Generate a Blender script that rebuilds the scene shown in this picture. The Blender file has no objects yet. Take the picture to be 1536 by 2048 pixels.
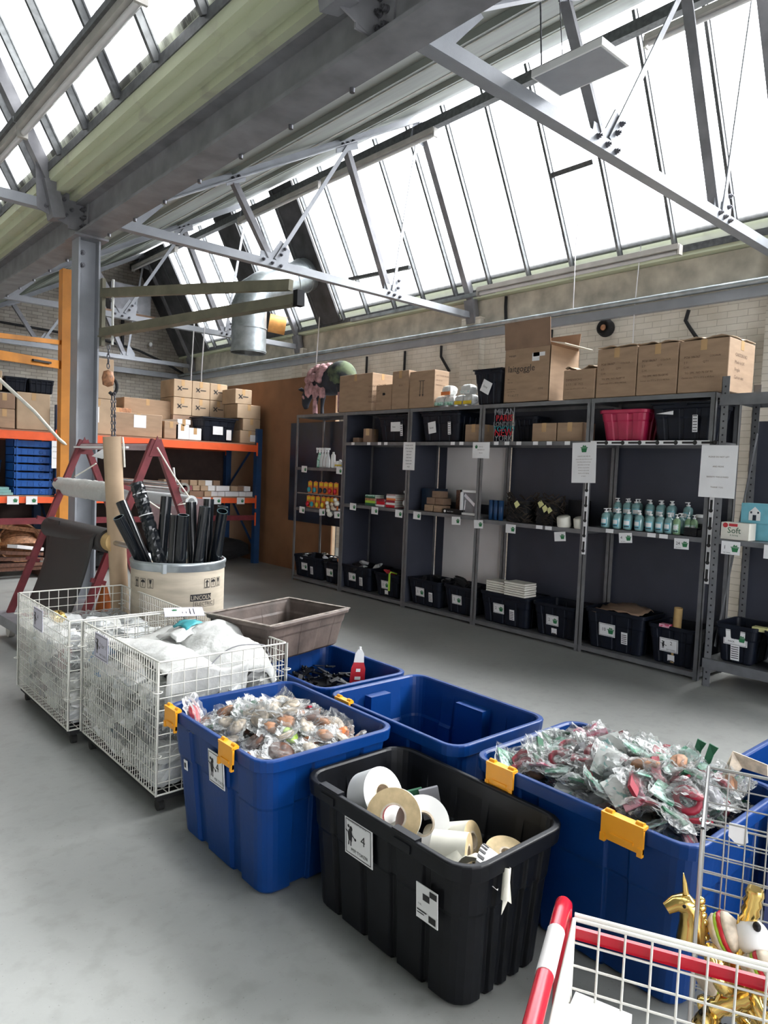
import bpy, math, random
from mathutils import Vector, Matrix, Quaternion
from math import sin, cos, pi, radians

# ------------------------------------------------------------------ camera
SC = bpy.context.scene
COL = SC.collection
cd = bpy.data.cameras.new('camera'); cam = bpy.data.objects.new('camera', cd); COL.objects.link(cam)
SC.camera = cam
RIGHT = Vector((0.74992517, -0.66028613, 0.04042867))
DOWN = Vector((-0.00834915, -0.07055689, -0.99747282))
FWD = Vector((0.66146998, 0.74769242, -0.05842522))
m = Matrix((RIGHT, -DOWN, -FWD)).transposed().to_4x4()
m.translation = (0, 0, 1.5)
cam.matrix_world = m
cd.sensor_fit = 'VERTICAL'; cd.sensor_height = 32.0; cd.lens = 32.0*1420/2048
cd.clip_start = 0.05; cd.clip_end = 200

# ------------------------------------------------------------------ world: bright overcast sky
SKY = 3.3
W = bpy.data.worlds.new('world'); SC.world = W; W.use_nodes = True
nt = W.node_tree; nt.nodes.clear()
out = nt.nodes.new('ShaderNodeOutputWorld'); bg = nt.nodes.new('ShaderNodeBackground')
tc = nt.nodes.new('ShaderNodeTexCoord'); sp = nt.nodes.new('ShaderNodeSeparateXYZ'); rp = nt.nodes.new('ShaderNodeValToRGB')
nt.links.new(tc.outputs['Generated'], sp.inputs[0]); nt.links.new(sp.outputs['Z'], rp.inputs[0])
nt.links.new(rp.outputs[0], bg.inputs[0]); nt.links.new(bg.outputs[0], out.inputs[0])
e = rp.color_ramp.elements
e[0].position = 0.0; e[0].color = (.25, .25, .26, 1)
e[1].position = 1.0; e[1].color = (1, 1, 1, 1)
for p_, c_ in ((.04, (.62, .63, .66, 1)), (.46, (.93, .95, 1.0, 1))):
    q_ = e.new(p_); q_.color = c_
bg.inputs[1].default_value = SKY
sd = bpy.data.lights.new('sun', 'SUN'); sun = bpy.data.objects.new('sun', sd); COL.objects.link(sun)
sd.energy = 6.5; sd.angle = radians(55); sd.color = (1, .98, .95)
sun.rotation_euler = Vector((-.62, .36, -1.0)).to_track_quat('-Z', 'Y').to_euler()
SC.view_settings.view_transform = 'Standard'; SC.view_settings.look = 'None'
SC.view_settings.exposure = 1.95; SC.view_settings.gamma = 1; SC.view_settings.use_curve_mapping = False

rnd = random.Random(7)
# ------------------------------------------------------------------ materials
def setin(b, k, v):
    if k in b.inputs: b.inputs[k].default_value = v
def mat(name, col, rough=.6, metal=0., var=.12, scale=8., bump=.0, bscale=60., spec=.5, stretch=None, col2=None, thresh=None):
    mt = bpy.data.materials.new(name); mt.use_nodes = True
    n = mt.node_tree; b = n.nodes['Principled BSDF']
    setin(b, 'Roughness', rough); setin(b, 'Metallic', metal); setin(b, 'Specular IOR Level', spec)
    t = n.nodes.new('ShaderNodeTexCoord'); mp = n.nodes.new('ShaderNodeMapping')
    if stretch: mp.inputs['Scale'].default_value = stretch
    n.links.new(t.outputs['Object'], mp.inputs[0])
    ns = n.nodes.new('ShaderNodeTexNoise'); ns.inputs['Scale'].default_value = scale; ns.inputs['Detail'].default_value = 6
    n.links.new(mp.outputs[0], ns.inputs['Vector'])
    r = n.nodes.new('ShaderNodeValToRGB'); n.links.new(ns.outputs['Fac'], r.inputs[0])
    c2 = col2 if col2 else tuple(max(0, c*(1-2*var)) for c in col)
    c1 = col if col2 else tuple(min(1, c*(1+var)) for c in col)
    lo, hi = thresh if thresh else (.3, .7)
    r.color_ramp.elements[0].position = lo; r.color_ramp.elements[0].color = (*c2, 1)
    r.color_ramp.elements[1].position = hi; r.color_ramp.elements[1].color = (*c1, 1)
    n.links.new(r.outputs[0], b.inputs['Base Color'])
    if bump:
        n2 = n.nodes.new('ShaderNodeTexNoise'); n2.inputs['Scale'].default_value = bscale; n2.inputs['Detail'].default_value = 4
        n.links.new(mp.outputs[0], n2.inputs['Vector'])
        bm_ = n.nodes.new('ShaderNodeBump'); bm_.inputs['Strength'].default_value = bump; bm_.inputs['Distance'].default_value = .02
        n.links.new(n2.outputs['Fac'], bm_.inputs['Height']); n.links.new(bm_.outputs[0], b.inputs['Normal'])
    return mt

def film(name, tint, opac=.35, rough=.12, gl=.5, bscale=35, white=0.9):
    """crinkled plastic film: part transparent, part glossy / translucent"""
    mt = bpy.data.materials.new(name); mt.use_nodes = True
    n = mt.node_tree; b = n.nodes['Principled BSDF']; o = n.nodes['Material Output']
    setin(b, 'Base Color', (*tint, 1)); setin(b, 'Roughness', rough); setin(b, 'Specular IOR Level', .9)
    tr = n.nodes.new('ShaderNodeBsdfTransparent'); tr.inputs[0].default_value = (white, white, white, 1)
    mx = n.nodes.new('ShaderNodeMixShader')
    t = n.nodes.new('ShaderNodeTexCoord'); ns = n.nodes.new('ShaderNodeTexNoise'); ns.inputs['Scale'].default_value = bscale; ns.inputs['Detail'].default_value = 3
    n.links.new(t.outputs['Object'], ns.inputs['Vector'])
    bm_ = n.nodes.new('ShaderNodeBump'); bm_.inputs['Strength'].default_value = .9; bm_.inputs['Distance'].default_value = .012
    n.links.new(ns.outputs['Fac'], bm_.inputs['Height']); n.links.new(bm_.outputs[0], b.inputs['Normal'])
    lw = n.nodes.new('ShaderNodeLayerWeight'); lw.inputs[0].default_value = gl; n.links.new(bm_.outputs[0], lw.inputs['Normal'])
    ma = n.nodes.new('ShaderNodeMath'); ma.operation = 'ADD'; ma.use_clamp = True; ma.inputs[1].default_value = opac
    mm = n.nodes.new('ShaderNodeMath'); mm.operation = 'MULTIPLY'; mm.inputs[1].default_value = .75
    n.links.new(lw.outputs['Fresnel'], mm.inputs[0]); n.links.new(mm.outputs[0], ma.inputs[0])
    n.links.new(ma.outputs[0], mx.inputs[0]); n.links.new(tr.outputs[0], mx.inputs[1]); n.links.new(b.outputs[0], mx.inputs[2])
    n.links.new(mx.outputs[0], o.inputs[0])
    return mt

def glass_roof(name, seed, dirt, lo=.35):
    mt = bpy.data.materials.new(name); mt.use_nodes = True
    n = mt.node_tree; n.nodes.remove(n.nodes['Principled BSDF']); o = n.nodes['Material Output']
    tr = n.nodes.new('ShaderNodeBsdfTransparent'); tl = n.nodes.new('ShaderNodeBsdfTranslucent'); mx = n.nodes.new('ShaderNodeMixShader')
    mx.inputs[0].default_value = .12
    t = n.nodes.new('ShaderNodeTexCoord'); mp = n.nodes.new('ShaderNodeMapping'); mp.inputs['Scale'].default_value = (1, 2.2, .5); mp.inputs['Location'].default_value = (seed, 0, 0)
    ns = n.nodes.new('ShaderNodeTexNoise'); ns.inputs['Scale'].default_value = 1.6; ns.inputs['Detail'].default_value = 7; ns.inputs['Roughness'].default_value = .65
    n.links.new(t.outputs['Object'], mp.inputs[0]); n.links.new(mp.outputs[0], ns.inputs['Vector'])
    r = n.nodes.new('ShaderNodeValToRGB'); n.links.new(ns.outputs['Fac'], r.inputs[0])
    r.color_ramp.elements[0].position = lo; r.color_ramp.elements[0].color = (dirt[0], dirt[1], dirt[2], 1)
    r.color_ramp.elements[1].position = .68; r.color_ramp.elements[1].color = (.92, .94, .94, 1)
    n.links.new(r.outputs[0], tr.inputs[0]); n.links.new(r.outputs[0], tl.inputs[0])
    n.links.new(tr.outputs[0], mx.inputs[1]); n.links.new(tl.outputs[0], mx.inputs[2]); n.links.new(mx.outputs[0], o.inputs[0])
    return mt

def brick(name, c1, c2, mortar, axis='x', bump=.5):
    mt = bpy.data.materials.new(name); mt.use_nodes = True
    n = mt.node_tree; b = n.nodes['Principled BSDF']; setin(b, 'Roughness', .85)
    t = n.nodes.new('ShaderNodeTexCoord'); s = n.nodes.new('ShaderNodeSeparateXYZ'); c = n.nodes.new('ShaderNodeCombineXYZ')
    n.links.new(t.outputs['Object'], s.inputs[0])
    n.links.new(s.outputs['Y' if axis == 'x' else 'X'], c.inputs[0]); n.links.new(s.outputs['Z'], c.inputs[1])
    ns0 = n.nodes.new('ShaderNodeTexNoise'); ns0.inputs['Scale'].default_value = 3; n.links.new(c.outputs[0], ns0.inputs['Vector'])
    br = n.nodes.new('ShaderNodeTexBrick'); br.inputs['Scale'].default_value = 1
    br.inputs['Brick Width'].default_value = .225; br.inputs['Row Height'].default_value = .075; br.inputs['Mortar Size'].default_value = .006; br.inputs['Mortar Smooth'].default_value = .5
    br.inputs['Color1'].default_value = (*c1, 1); br.inputs['Color2'].default_value = (*c2, 1); br.inputs['Mortar'].default_value = (*mortar, 1)
    n.links.new(c.outputs[0], br.inputs['Vector'])
    ns = n.nodes.new('ShaderNodeTexNoise'); ns.inputs['Scale'].default_value = 2.2; ns.inputs['Detail'].default_value = 8; n.links.new(t.outputs['Object'], ns.inputs['Vector'])
    r = n.nodes.new('ShaderNodeValToRGB'); n.links.new(ns.outputs['Fac'], r.inputs[0])
    r.color_ramp.elements[0].position = .3; r.color_ramp.elements[0].color = (.78, .76, .72, 1); r.color_ramp.elements[1].position = .62; r.color_ramp.elements[1].color = (1, 1, 1, 1)
    mx = n.nodes.new('ShaderNodeMixRGB'); mx.blend_type = 'MULTIPLY'; mx.inputs[0].default_value = 1
    n.links.new(br.outputs['Color'], mx.inputs[1]); n.links.new(r.outputs[0], mx.inputs[2]); n.links.new(mx.outputs[0], b.inputs['Base Color'])
    bm_ = n.nodes.new('ShaderNodeBump'); bm_.inputs['Strength'].default_value = bump; bm_.inputs['Distance'].default_value = .01; bm_.invert = True
    n.links.new(br.outputs['Fac'], bm_.inputs['Height']); n.links.new(bm_.outputs[0], b.inputs['Normal'])
    return mt

def floor_mat():
    mt = bpy.data.materials.new('painted_concrete'); mt.use_nodes = True
    n = mt.node_tree; b = n.nodes['Principled BSDF']; setin(b, 'Roughness', .42)
    t = n.nodes.new('ShaderNodeTexCoord')
    def ramp(sc, det, lo, hi, c1, c2, st=(1, 1, 1)):
        mp = n.nodes.new('ShaderNodeMapping'); mp.inputs['Scale'].default_value = st; n.links.new(t.outputs['Object'], mp.inputs[0])
        ns = n.nodes.new('ShaderNodeTexNoise'); ns.inputs['Scale'].default_value = sc; ns.inputs['Detail'].default_value = det; n.links.new(mp.outputs[0], ns.inputs['Vector'])
        r = n.nodes.new('ShaderNodeValToRGB'); n.links.new(ns.outputs['Fac'], r.inputs[0])
        r.color_ramp.elements[0].position = lo; r.color_ramp.elements[0].color = (*c1, 1); r.color_ramp.elements[1].position = hi; r.color_ramp.elements[1].color = (*c2, 1)
        return r, ns
    a, _ = ramp(.8, 8, .32, .66, (.24, .248, .242), (.33, .336, .325))
    c, ns = ramp(14, 8, .3, .5, (.86, .86, .85), (1, 1, 1))
    d, _ = ramp(90, 2, .25, .33, (.72, .72, .70), (1, 1, 1))
    m1 = n.nodes.new('ShaderNodeMixRGB'); m1.blend_type = 'MULTIPLY'; m1.inputs[0].default_value = 1
    m2 = n.nodes.new('ShaderNodeMixRGB'); m2.blend_type = 'MULTIPLY'; m2.inputs[0].default_value = 1
    n.links.new(a.outputs[0], m1.inputs[1]); n.links.new(c.outputs[0], m1.inputs[2])
    n.links.new(m1.outputs[0], m2.inputs[1]); n.links.new(d.outputs[0], m2.inputs[2]); n.links.new(m2.outputs[0], b.inputs['Base Color'])
    rr = n.nodes.new('ShaderNodeMapRange'); rr.inputs[3].default_value = .35; rr.inputs[4].default_value = .6
    n.links.new(ns.outputs['Fac'], rr.inputs[0]); n.links.new(rr.outputs[0], b.inputs['Roughness'])
    bm_ = n.nodes.new('ShaderNodeBump'); bm_.inputs['Strength'].default_value = .15; bm_.inputs['Distance'].default_value = .01
    n.links.new(ns.outputs['Fac'], bm_.inputs['Height']); n.links.new(bm_.outputs[0], b.inputs['Normal'])
    return mt

M = dict(
 floor=floor_mat(),
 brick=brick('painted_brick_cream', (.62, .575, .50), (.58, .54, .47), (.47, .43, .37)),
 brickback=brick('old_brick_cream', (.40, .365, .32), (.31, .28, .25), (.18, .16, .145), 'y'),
 plaster=mat('wall_plaster', (.34, .33, .30), .85, var=.12, scale=3),
 render=mat('wall_render_band', (.58, .54, .46), .9, var=.18, scale=4),
 white_wall=mat('white_wall', (.7, .7, .7), .8, var=.05),
 roof=mat('roof_board', (.25, .275, .25), .75, var=.18, scale=2.2, stretch=(1, .25, 1)),
 seam=mat('roof_seam_strip', (.62, .63, .60), .6, var=.08),
 steel=mat('blue_grey_steel_paint', (.29, .305, .335), .45, .15, var=.05, scale=6, bump=.15, bscale=200),
 steeld=mat('grey_beam_paint', (.22, .22, .24), .5, .1, var=.15, scale=5),
 bolt=mat('bolt_steel', (.18, .18, .2), .4, .7, var=.2, scale=40),
 gutter=mat('flaking_green_paint', (.50, .53, .38), .7, var=.12, scale=3.5, bump=.2, bscale=12, col2=(.40, .40, .31), thresh=(.28, .42)),
 bar=mat('glazing_bar_paint', (.10, .105, .11), .5, .2, var=.2, scale=20),
 board=mat('dark_blanking_board', (.06, .06, .065), .7, var=.25, scale=4),
 black=mat('black_plastic', (.0035, .0042, .0065), .45, var=.2, scale=20, spec=.28),
 blackm=mat('matte_black', (.012, .012, .014), .8, var=.2, scale=20),
 navy=mat('navy_black_plastic', (.0045, .007, .015), .5, var=.2, scale=14, spec=.25),
 blue=mat('blue_tub_plastic', (.001, .034, .17), .38, spec=.3, var=.08, scale=6, bump=.03, bscale=50),
 yellow=mat('yellow_clip_plastic', (.85, .36, .012), .4, var=.05),
 galv=mat('galvanised_steel', (.42, .46, .48), .38, .75, var=.18, scale=7),
 rack=mat('grey_shelf_steel', (.17, .175, .185), .45, .35, var=.12, scale=10),
 panel=mat('charcoal_back_panel', (.042, .046, .066), .55, .1, var=.12, scale=2),
 wboard=mat('white_board', (.60, .58, .58), .6, var=.04, scale=2),
 orange=mat('orange_rack_beam', (.82, .11, .025), .5, var=.06),
 rblue=mat('blue_rack_upright', (.008, .045, .13), .5, var=.1),
 yorange=mat('orange_crane_paint', (.62, .24, .035), .5, var=.12, scale=4),
 olive=mat('olive_grey_jib_paint', (.17, .16, .11), .5, .1, var=.15, scale=6),
 card=mat('cardboard', (.345, .232, .15), .85, var=.08, scale=5, bump=.04, bscale=90, stretch=(1, 1, 4)),
 card2=mat('pale_cardboard', (.43, .31, .205), .85, var=.08, scale=5),
 cardd=mat('brown_cardboard', (.26, .165, .11), .85, var=.1, scale=5),
 tape=mat('parcel_tape', (.50, .32, .16), .25, var=.06),
 ink=mat('black_ink', (.018, .017, .018), .6, var=.05),
 inkb=mat('faded_print', (.14, .085, .055), .8, var=.05),
 paper=mat('white_paper', (.78, .78, .79), .6, var=.02),
 lilac=mat('lilac_paper', (.60, .58, .68), .6, var=.03),
 green=mat('green_emblem', (.015, .16, .055), .6, var=.1),
 wire=mat('white_coated_wire', (.68, .67, .62), .4, var=.06),
 chrome=mat('chrome_wire', (.50, .50, .49), .28, .9, var=.1),
 rubber=mat('black_rubber', (.012, .012, .012), .8, var=.1),
 maroon=mat('maroon_paint', (.17, .022, .030), .5, var=.15, scale=12),
 leather=mat('dark_leather', (.022, .019, .020), .5, var=.12, scale=5, bump=.06, bscale=150),
 tan=mat('tan_core', (.50, .33, .14), .8, var=.1),
 drum=mat('pale_fibreboard', (.50, .435, .345), .75, var=.10, scale=5, stretch=(1, 1, 5)),
 pipe=mat('black_pipe', (.006, .008, .011), .22, var=.1, scale=30),
 pipeedge=mat('pipe_cut_edge', (.03, .07, .08), .4),
 tray=mat('brown_crate_plastic', (.105, .078, .068), .6, var=.25, scale=9, bump=.1, bscale=30),
 trayrim=mat('scuffed_brown_rim', (.26, .22, .19), .7, var=.3, scale=30),
 ply=mat('brown_hardboard', (.235, .115, .055), .7, var=.10, scale=2.5),
 dboard=mat('dark_blue_board', (.006, .02, .045), .4, var=.3, scale=3),
 pink=mat('pink_plastic', (.42, .012, .065), .4, var=.08),
 red=mat('red_gloss_paint', (.48, .006, .022), .22, var=.05),
 white=mat('white_plastic', (.78, .78, .78), .4, var=.03),
 cream=mat('cream_paper_roll', (.72, .70, .62), .65, var=.05, scale=14),
 tape_side=mat('roll_edge_tan', (.60, .46, .26), .7, var=.12, scale=30),
 wool=mat('pink_wool', (.46, .26, .27), .95, var=.25, scale=20, bump=.8, bscale=25),
 sheepd=mat('dark_fleece_paint', (.018, .022, .032), .8, var=.3, scale=10),
 sheepg=mat('mossy_green_paint', (.10, .13, .07), .9, var=.5, scale=8, col2=(.02, .025, .03), thresh=(.4, .6)),
 gold=mat('gold_foil', (.78, .55, .18), .18, .95, var=.1),
 silver=mat('silver_foil', (.70, .71, .72), .15, .95, var=.1),
 twig=mat('dark_twig', (.035, .024, .017), .9, var=.3),
 teal=mat('teal_print', (.03, .30, .34), .5, var=.08),
 aqua=film('aqua_bottle', (.42, .62, .62), .45, .2, .3, 8),
 clear=film('clear_film', (.86, .88, .88), .06, .10, .30, 40),
 clearw=film('milky_film', (.80, .82, .83), .55, .22, .4, 22),
 whitebag=film('white_bag_film', (.60, .605, .59), .88, .3, .4, 14),
 bluebag=film('blue_bag_film', (.12, .33, .66), .6, .25, .4, 14),
 greybag=film('grey_bag_film', (.20, .25, .27), .6, .25, .4, 14),
 yellowbag=mat('yellow_toy_plastic', (.72, .52, .02), .4),
 lightcase=mat('batten_casing', (.48, .46, .43), .5, var=.1, scale=4),
 tubew=mat('fluorescent_tube_off', (.66, .65, .66), .3, var=.03),
 diffuser=mat('grey_diffuser', (.32, .33, .36), .5, var=.04),
 g1=mat('mint_print', (.42, .62, .55), .4, var=.3, scale=50, col2=(.06, .28, .16), thresh=(.42, .5)),
 g2=mat('dark_green_felt', (.012, .10, .045), .7), g3=mat('crimson_felt', (.26, .006, .025), .6),
 g4=mat('pale_pink_print', (.66, .36, .44), .5, var=.2, scale=60, col2=(.50, .03, .10), thresh=(.4, .5)),
 g5=mat('pale_print', (.66, .68, .66), .5, var=.2, scale=70, col2=(.18, .42, .40), thresh=(.38, .45)),
 b1=mat('biscuit_brown', (.42, .20, .10), .6, var=.3, scale=30), b2=mat('bright_orange_gel', (.72, .20, .05), .35, var=.1),
 b3=mat('lime_green_gel', (.36, .58, .05), .35, var=.1), b4=mat('dark_brown_slice', (.12, .05, .03), .6, var=.3, scale=40),
 b5=mat('cream_slice', (.66, .56, .44), .6, var=.2, scale=40), b6=mat('red_gel', (.55, .02, .035), .3),
)

# ------------------------------------------------------------------ mesh builder
class MB:
    def __init__(s): s.v = []; s.f = []; s.m = []; s.sm = []
    def add(s, vs, fs, m=0, smooth=False):
        o = len(s.v); s.v += [tuple(v) for v in vs]
        for f in fs: s.f.append(tuple(i+o for i in f)); s.m.append(m); s.sm.append(smooth)
        return s
    def box(s, x0, y0, z0, x1, y1, z1, m=0):
        v = [(x, y, z) for z in (z0, z1) for y in (y0, y1) for x in (x0, x1)]
        return s.add(v, [(0, 2, 3, 1), (4, 5, 7, 6), (0, 1, 5, 4), (2, 6, 7, 3), (0, 4, 6, 2), (1, 3, 7, 5)], m)
    def obox(s, c, h, ax=None, m=0):
        c = Vector(c); ax = ax or (Vector((1, 0, 0)), Vector((0, 1, 0)), Vector((0, 0, 1)))
        ax = [Vector(a) for a in ax]
        v = [c+ax[0]*h[0]*i+ax[1]*h[1]*j+ax[2]*h[2]*k for k in (-1, 1) for j in (-1, 1) for i in (-1, 1)]
        return s.add(v, [(0, 2, 3, 1), (4, 5, 7, 6), (0, 1, 5, 4), (2, 6, 7, 3), (0, 4, 6, 2), (1, 3, 7, 5)], m)
    def bar(s, p, q, w, h, up=(0, 0, 1), m=0, off=(0, 0)):
        """rectangular bar from p to q; w across, h along 'up' side; off shifts it sideways / upwards"""
        p = Vector(p); q = Vector(q); d = (q-p); L = d.length; d.normalize()
        a = d.cross(Vector(up)); 
        if a.length < 1e-4: a = d.cross(Vector((1, 0, 0)))
        a.normalize(); b = a.cross(d)
        return s.obox((p+q)/2+a*off[0]+b*off[1], (w/2, L/2, h/2), (a, d, b), m)
    def angle(s, p, q, w, t, up=(0, 0, 1), side=1, m=0):
        """L section: upright leg plus bottom leg"""
        s.bar(p, q, t, w, up, m, (0, 0)); s.bar(p, q, w, t, up, m, (side*(w/2-t/2), -w/2+t/2)); return s
    def ring(s, c, n, r, k, ax=None):
        n = Vector(n).normalized(); a = n.cross(Vector((0, 0, 1)))
        if a.length < 1e-3: a = Vector((1, 0, 0))
        a.normalize(); b = n.cross(a)
        return [Vector(c)+a*r*cos(2*pi*i/k)+b*r*sin(2*pi*i/k) for i in range(k)]
    def loops(s, ls, m=0, closed=True, smooth=True, cap0=False, cap1=False):
        k = len(ls[0]); vs = [v for l in ls for v in l]; fs = []
        for j in range(len(ls)-1):
            for i in range(k if closed else k-1):
                i2 = (i+1) % k
                fs.append((j*k+i, j*k+i2, (j+1)*k+i2, (j+1)*k+i))
        s.add(vs, fs, m, smooth)
        if cap0: s.add(ls[0], [tuple(range(k-1, -1, -1))], m)
        if cap1: s.add(ls[-1], [tuple(range(k))], m)
        return s
    def cyl(s, p, q, r, r1=None, k=12, m=0, caps=True, smooth=True):
        p = Vector(p); q = Vector(q); d = q-p
        return s.loops([s.ring(p, d, r, k), s.ring(q, d, r if r1 is None else r1, k)], m, smooth=smooth, cap0=caps, cap1=caps)
    def tube(s, pts, r, k=8, m=0, caps=True):
        pts = [Vector(p) for p in pts]; ls = []; prev = None
        for i, p in enumerate(pts):
            d = (pts[min(i+1, len(pts)-1)]-pts[max(i-1, 0)]).normalized()
            if prev is None:
                a = d.cross(Vector((0, 0, 1)))
                if a.length < 1e-2: a = Vector((1, 0, 0))
            else: a = prev-d*prev.dot(d)
            a.normalize(); prev = a; b = d.cross(a)
            rr = r[i] if isinstance(r, (list, tuple)) else r
            ls.append([p+a*rr*cos(2*pi*j/k)+b*rr*sin(2*pi*j/k) for j in range(k)])
        return s.loops(ls, m, cap0=caps, cap1=caps)
    def pipe(s, p, q, r, ri, k=16, m=0, mi=None):
        p = Vector(p); q = Vector(q); d = q-p
        o0, o1, i1, i0 = s.ring(p, d, r, k), s.ring(q, d, r, k), s.ring(q, d, ri, k), s.ring(p, d, ri, k)
        s.loops([o0, o1], m); s.loops([o1, i1], mi if mi is not None else m, smooth=False); s.loops([i1, i0], m); s.loops([i0, o0], m, smooth=False); return s
    def lathe(s, prof, c, n=(0, 0, 1), k=16, m=0, smooth=True):
        c = Vector(c); n = Vector(n).normalized()
        return s.loops([s.ring(c+n*z, n, max(r, 1e-4), k) for r, z in prof], m, smooth=smooth)
    def ell(s, c, r, k=12, j=8, m=0, rot=None):
        c = Vector(c); ls = []
        for a in range(j+1):
            th = -pi/2+pi*a/j; L = []
            for i in range(k):
                ph = 2*pi*i/k; p = Vector((r[0]*max(cos(th), 1e-3)*cos(ph), r[1]*max(cos(th), 1e-3)*sin(ph), r[2]*sin(th)))
                if rot: p = rot @ p
                L.append(c+p)
            ls.append(L)
        return s.loops(ls, m)
    def poly(s, pts, m=0, thick=0, n=(0, 0, 1)):
        k = len(pts); pts = [Vector(p) for p in pts]
        if not thick: return s.add(pts, [tuple(range(k))], m)
        n = Vector(n)*thick; b = [p+n for p in pts]
        return s.add(pts+b, [tuple(range(k-1, -1, -1)), tuple(range(k, 2*k))]+[(i, (i+1) % k, k+(i+1) % k, k+i) for i in range(k)], m)
    def text(s, body, size, o, u, v, m=0, align='LEFT', fn=None, sx=1.0):
        vs, fs, w = glyphs(body)
        o = Vector(o); u = Vector(u).normalized(); v = Vector(v).normalized()
        sh = {'LEFT': 0, 'CENTER': -w/2, 'RIGHT': -w}[align]
        P = [((x+sh)*size*sx, y*size) for x, y in vs]
        s.add([fn(a, b) if fn else o+u*a+v*b for a, b in P], fs, m); return s
    def build(s, name, mats, parent=None, local=False):
        if not isinstance(mats, (list, tuple)): mats = [mats]
        me = bpy.data.meshes.new(name); vs = s.v
        if parent is not None and not local:
            r = root_of(parent); inv = MW[r.name].inverted(); vs = [tuple(inv @ Vector(v)) for v in vs]
        me.from_pydata(vs, [], s.f)
        for a in mats: me.materials.append(a)
        me.polygons.foreach_set('material_index', s.m); me.polygons.foreach_set('use_smooth', s.sm)
        me.validate(); me.update()
        o = bpy.data.objects.new(name, me); COL.objects.link(o)
        if parent is not None: o.parent = parent
        else: MW[o.name] = Matrix.Identity(4)
        return o
MW = {}
GC = {}
def glyphs(body):
    if body in GC: return GC[body]
    cu = bpy.data.curves.new('g', 'FONT'); cu.body = body; cu.resolution_u = 2
    ob = bpy.data.objects.new('g', cu); me = bpy.data.meshes.new_from_object(ob)
    vs = [(v.co.x, v.co.y) for v in me.vertices]; fs = [tuple(p.vertices) for p in me.polygons]
    bpy.data.objects.remove(ob); bpy.data.curves.remove(cu); bpy.data.meshes.remove(me)
    w = max([v[0] for v in vs], default=0)
    GC[body] = (vs, fs, w); return GC[body]
def root_of(o):
    while o.parent is not None: o = o.parent
    return o
def tag(o, label=None, cat=None, group=None, kind=None):
    if label: o['label'] = label
    if cat: o['category'] = cat
    if group: o['group'] = group
    if kind: o['kind'] = kind
    return o
def thing(name, label, cat, loc=(0, 0, 0), rz=0, group=None):
    o = bpy.data.objects.new(name, None); COL.objects.link(o); o.empty_display_size = .1
    o.location = loc; o.rotation_euler = (0, 0, rz)
    MW[o.name] = Matrix.Translation(loc) @ Matrix.Rotation(rz, 4, 'Z')
    return tag(o, label, cat, group)
def dup(root, loc=None, rot=None, label=None, scale=None, group=None):
    r = root.copy(); COL.objects.link(r)
    if loc is not None: r.location = loc
    if rot is not None: r.rotation_euler = rot
    if scale is not None: r.scale = (scale,)*3
    if label: r['label'] = label
    if group: r['group'] = group
    for ch in list(root.children):
        c = ch.copy(); COL.objects.link(c); c.parent = r
        for g in list(ch.children):
            d = g.copy(); COL.objects.link(d); d.parent = c
    MW[r.name] = Matrix.Identity(4)
    return r
def struct(name, b, m): return tag(b.build(name, m), kind='structure')
X = Vector((1, 0, 0)); Y = Vector((0, 1, 0)); Z = Vector((0, 0, 1))
def loose(t):
    """discard helper"""
    return t

# ================================================================== STRUCTURE
XW, YB, XL, YF = 8.25, 17.3, -9.55, -6.0
b = MB(); b.box(XL-.2, YF-.2, -.15, XW+.2, YB+.2, 0); struct('floor', b, M['floor'])
b = MB(); b.box(XW, YF, 0, XW+.25, YB, 4.12)
for y in (2.95, 7.38, 12.0): b.box(XW-.12, y-.19, 0, XW, y+.19, 3.86)
struct('wall_right', b, M['brick'])
b = MB(); b.box(XW-.02, YF, 3.72, XW+.25, YB, 4.12); struct('trim_1', b, M['render'])
def gable(y0, y1, name, mt):
    b = MB()
    for xb in (-9.55, -3.55, 2.45):
        pr = [(xb, 0), (xb+6.0 if xb < 2 else XW+.25, 0), (xb+6.0 if xb < 2 else XW+.25, 4.3), (xb+4.48, 6.55), (xb, 4.0)]
        b.poly([(x, y0, z) for x, z in pr], 0, y1-y0, (0, 1, 0))
    return struct(name, b, mt)
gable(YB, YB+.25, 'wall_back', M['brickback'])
b = MB()                                             # front wall, behind the camera, with an unseen opening added to let sky light in
for x0, x1, z0, z1 in ((-9.55, -2.5, 0, 6.5), (4.5, 8.5, 0, 6.5), (-2.5, 4.5, 3.6, 6.5)): b.box(x0, YF-.25, z0, x1, YF, z1)
struct('wall_front', b, M['plaster'])
b = MB(); b.box(14.0, -20, -1, 14.4, 34, 7.15)
tag(b.build('neighbouring_building', mat('lilac_render', (.12, .12, .16), .8, var=.06, scale=1)), 'pale lilac neighbouring building seen blurred through the foot of the skylight', 'building')
b = MB(); b.box(XL-.25, YF, 0, XL, YB, 4.3); struct('wall_left', b, M['plaster'])
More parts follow.
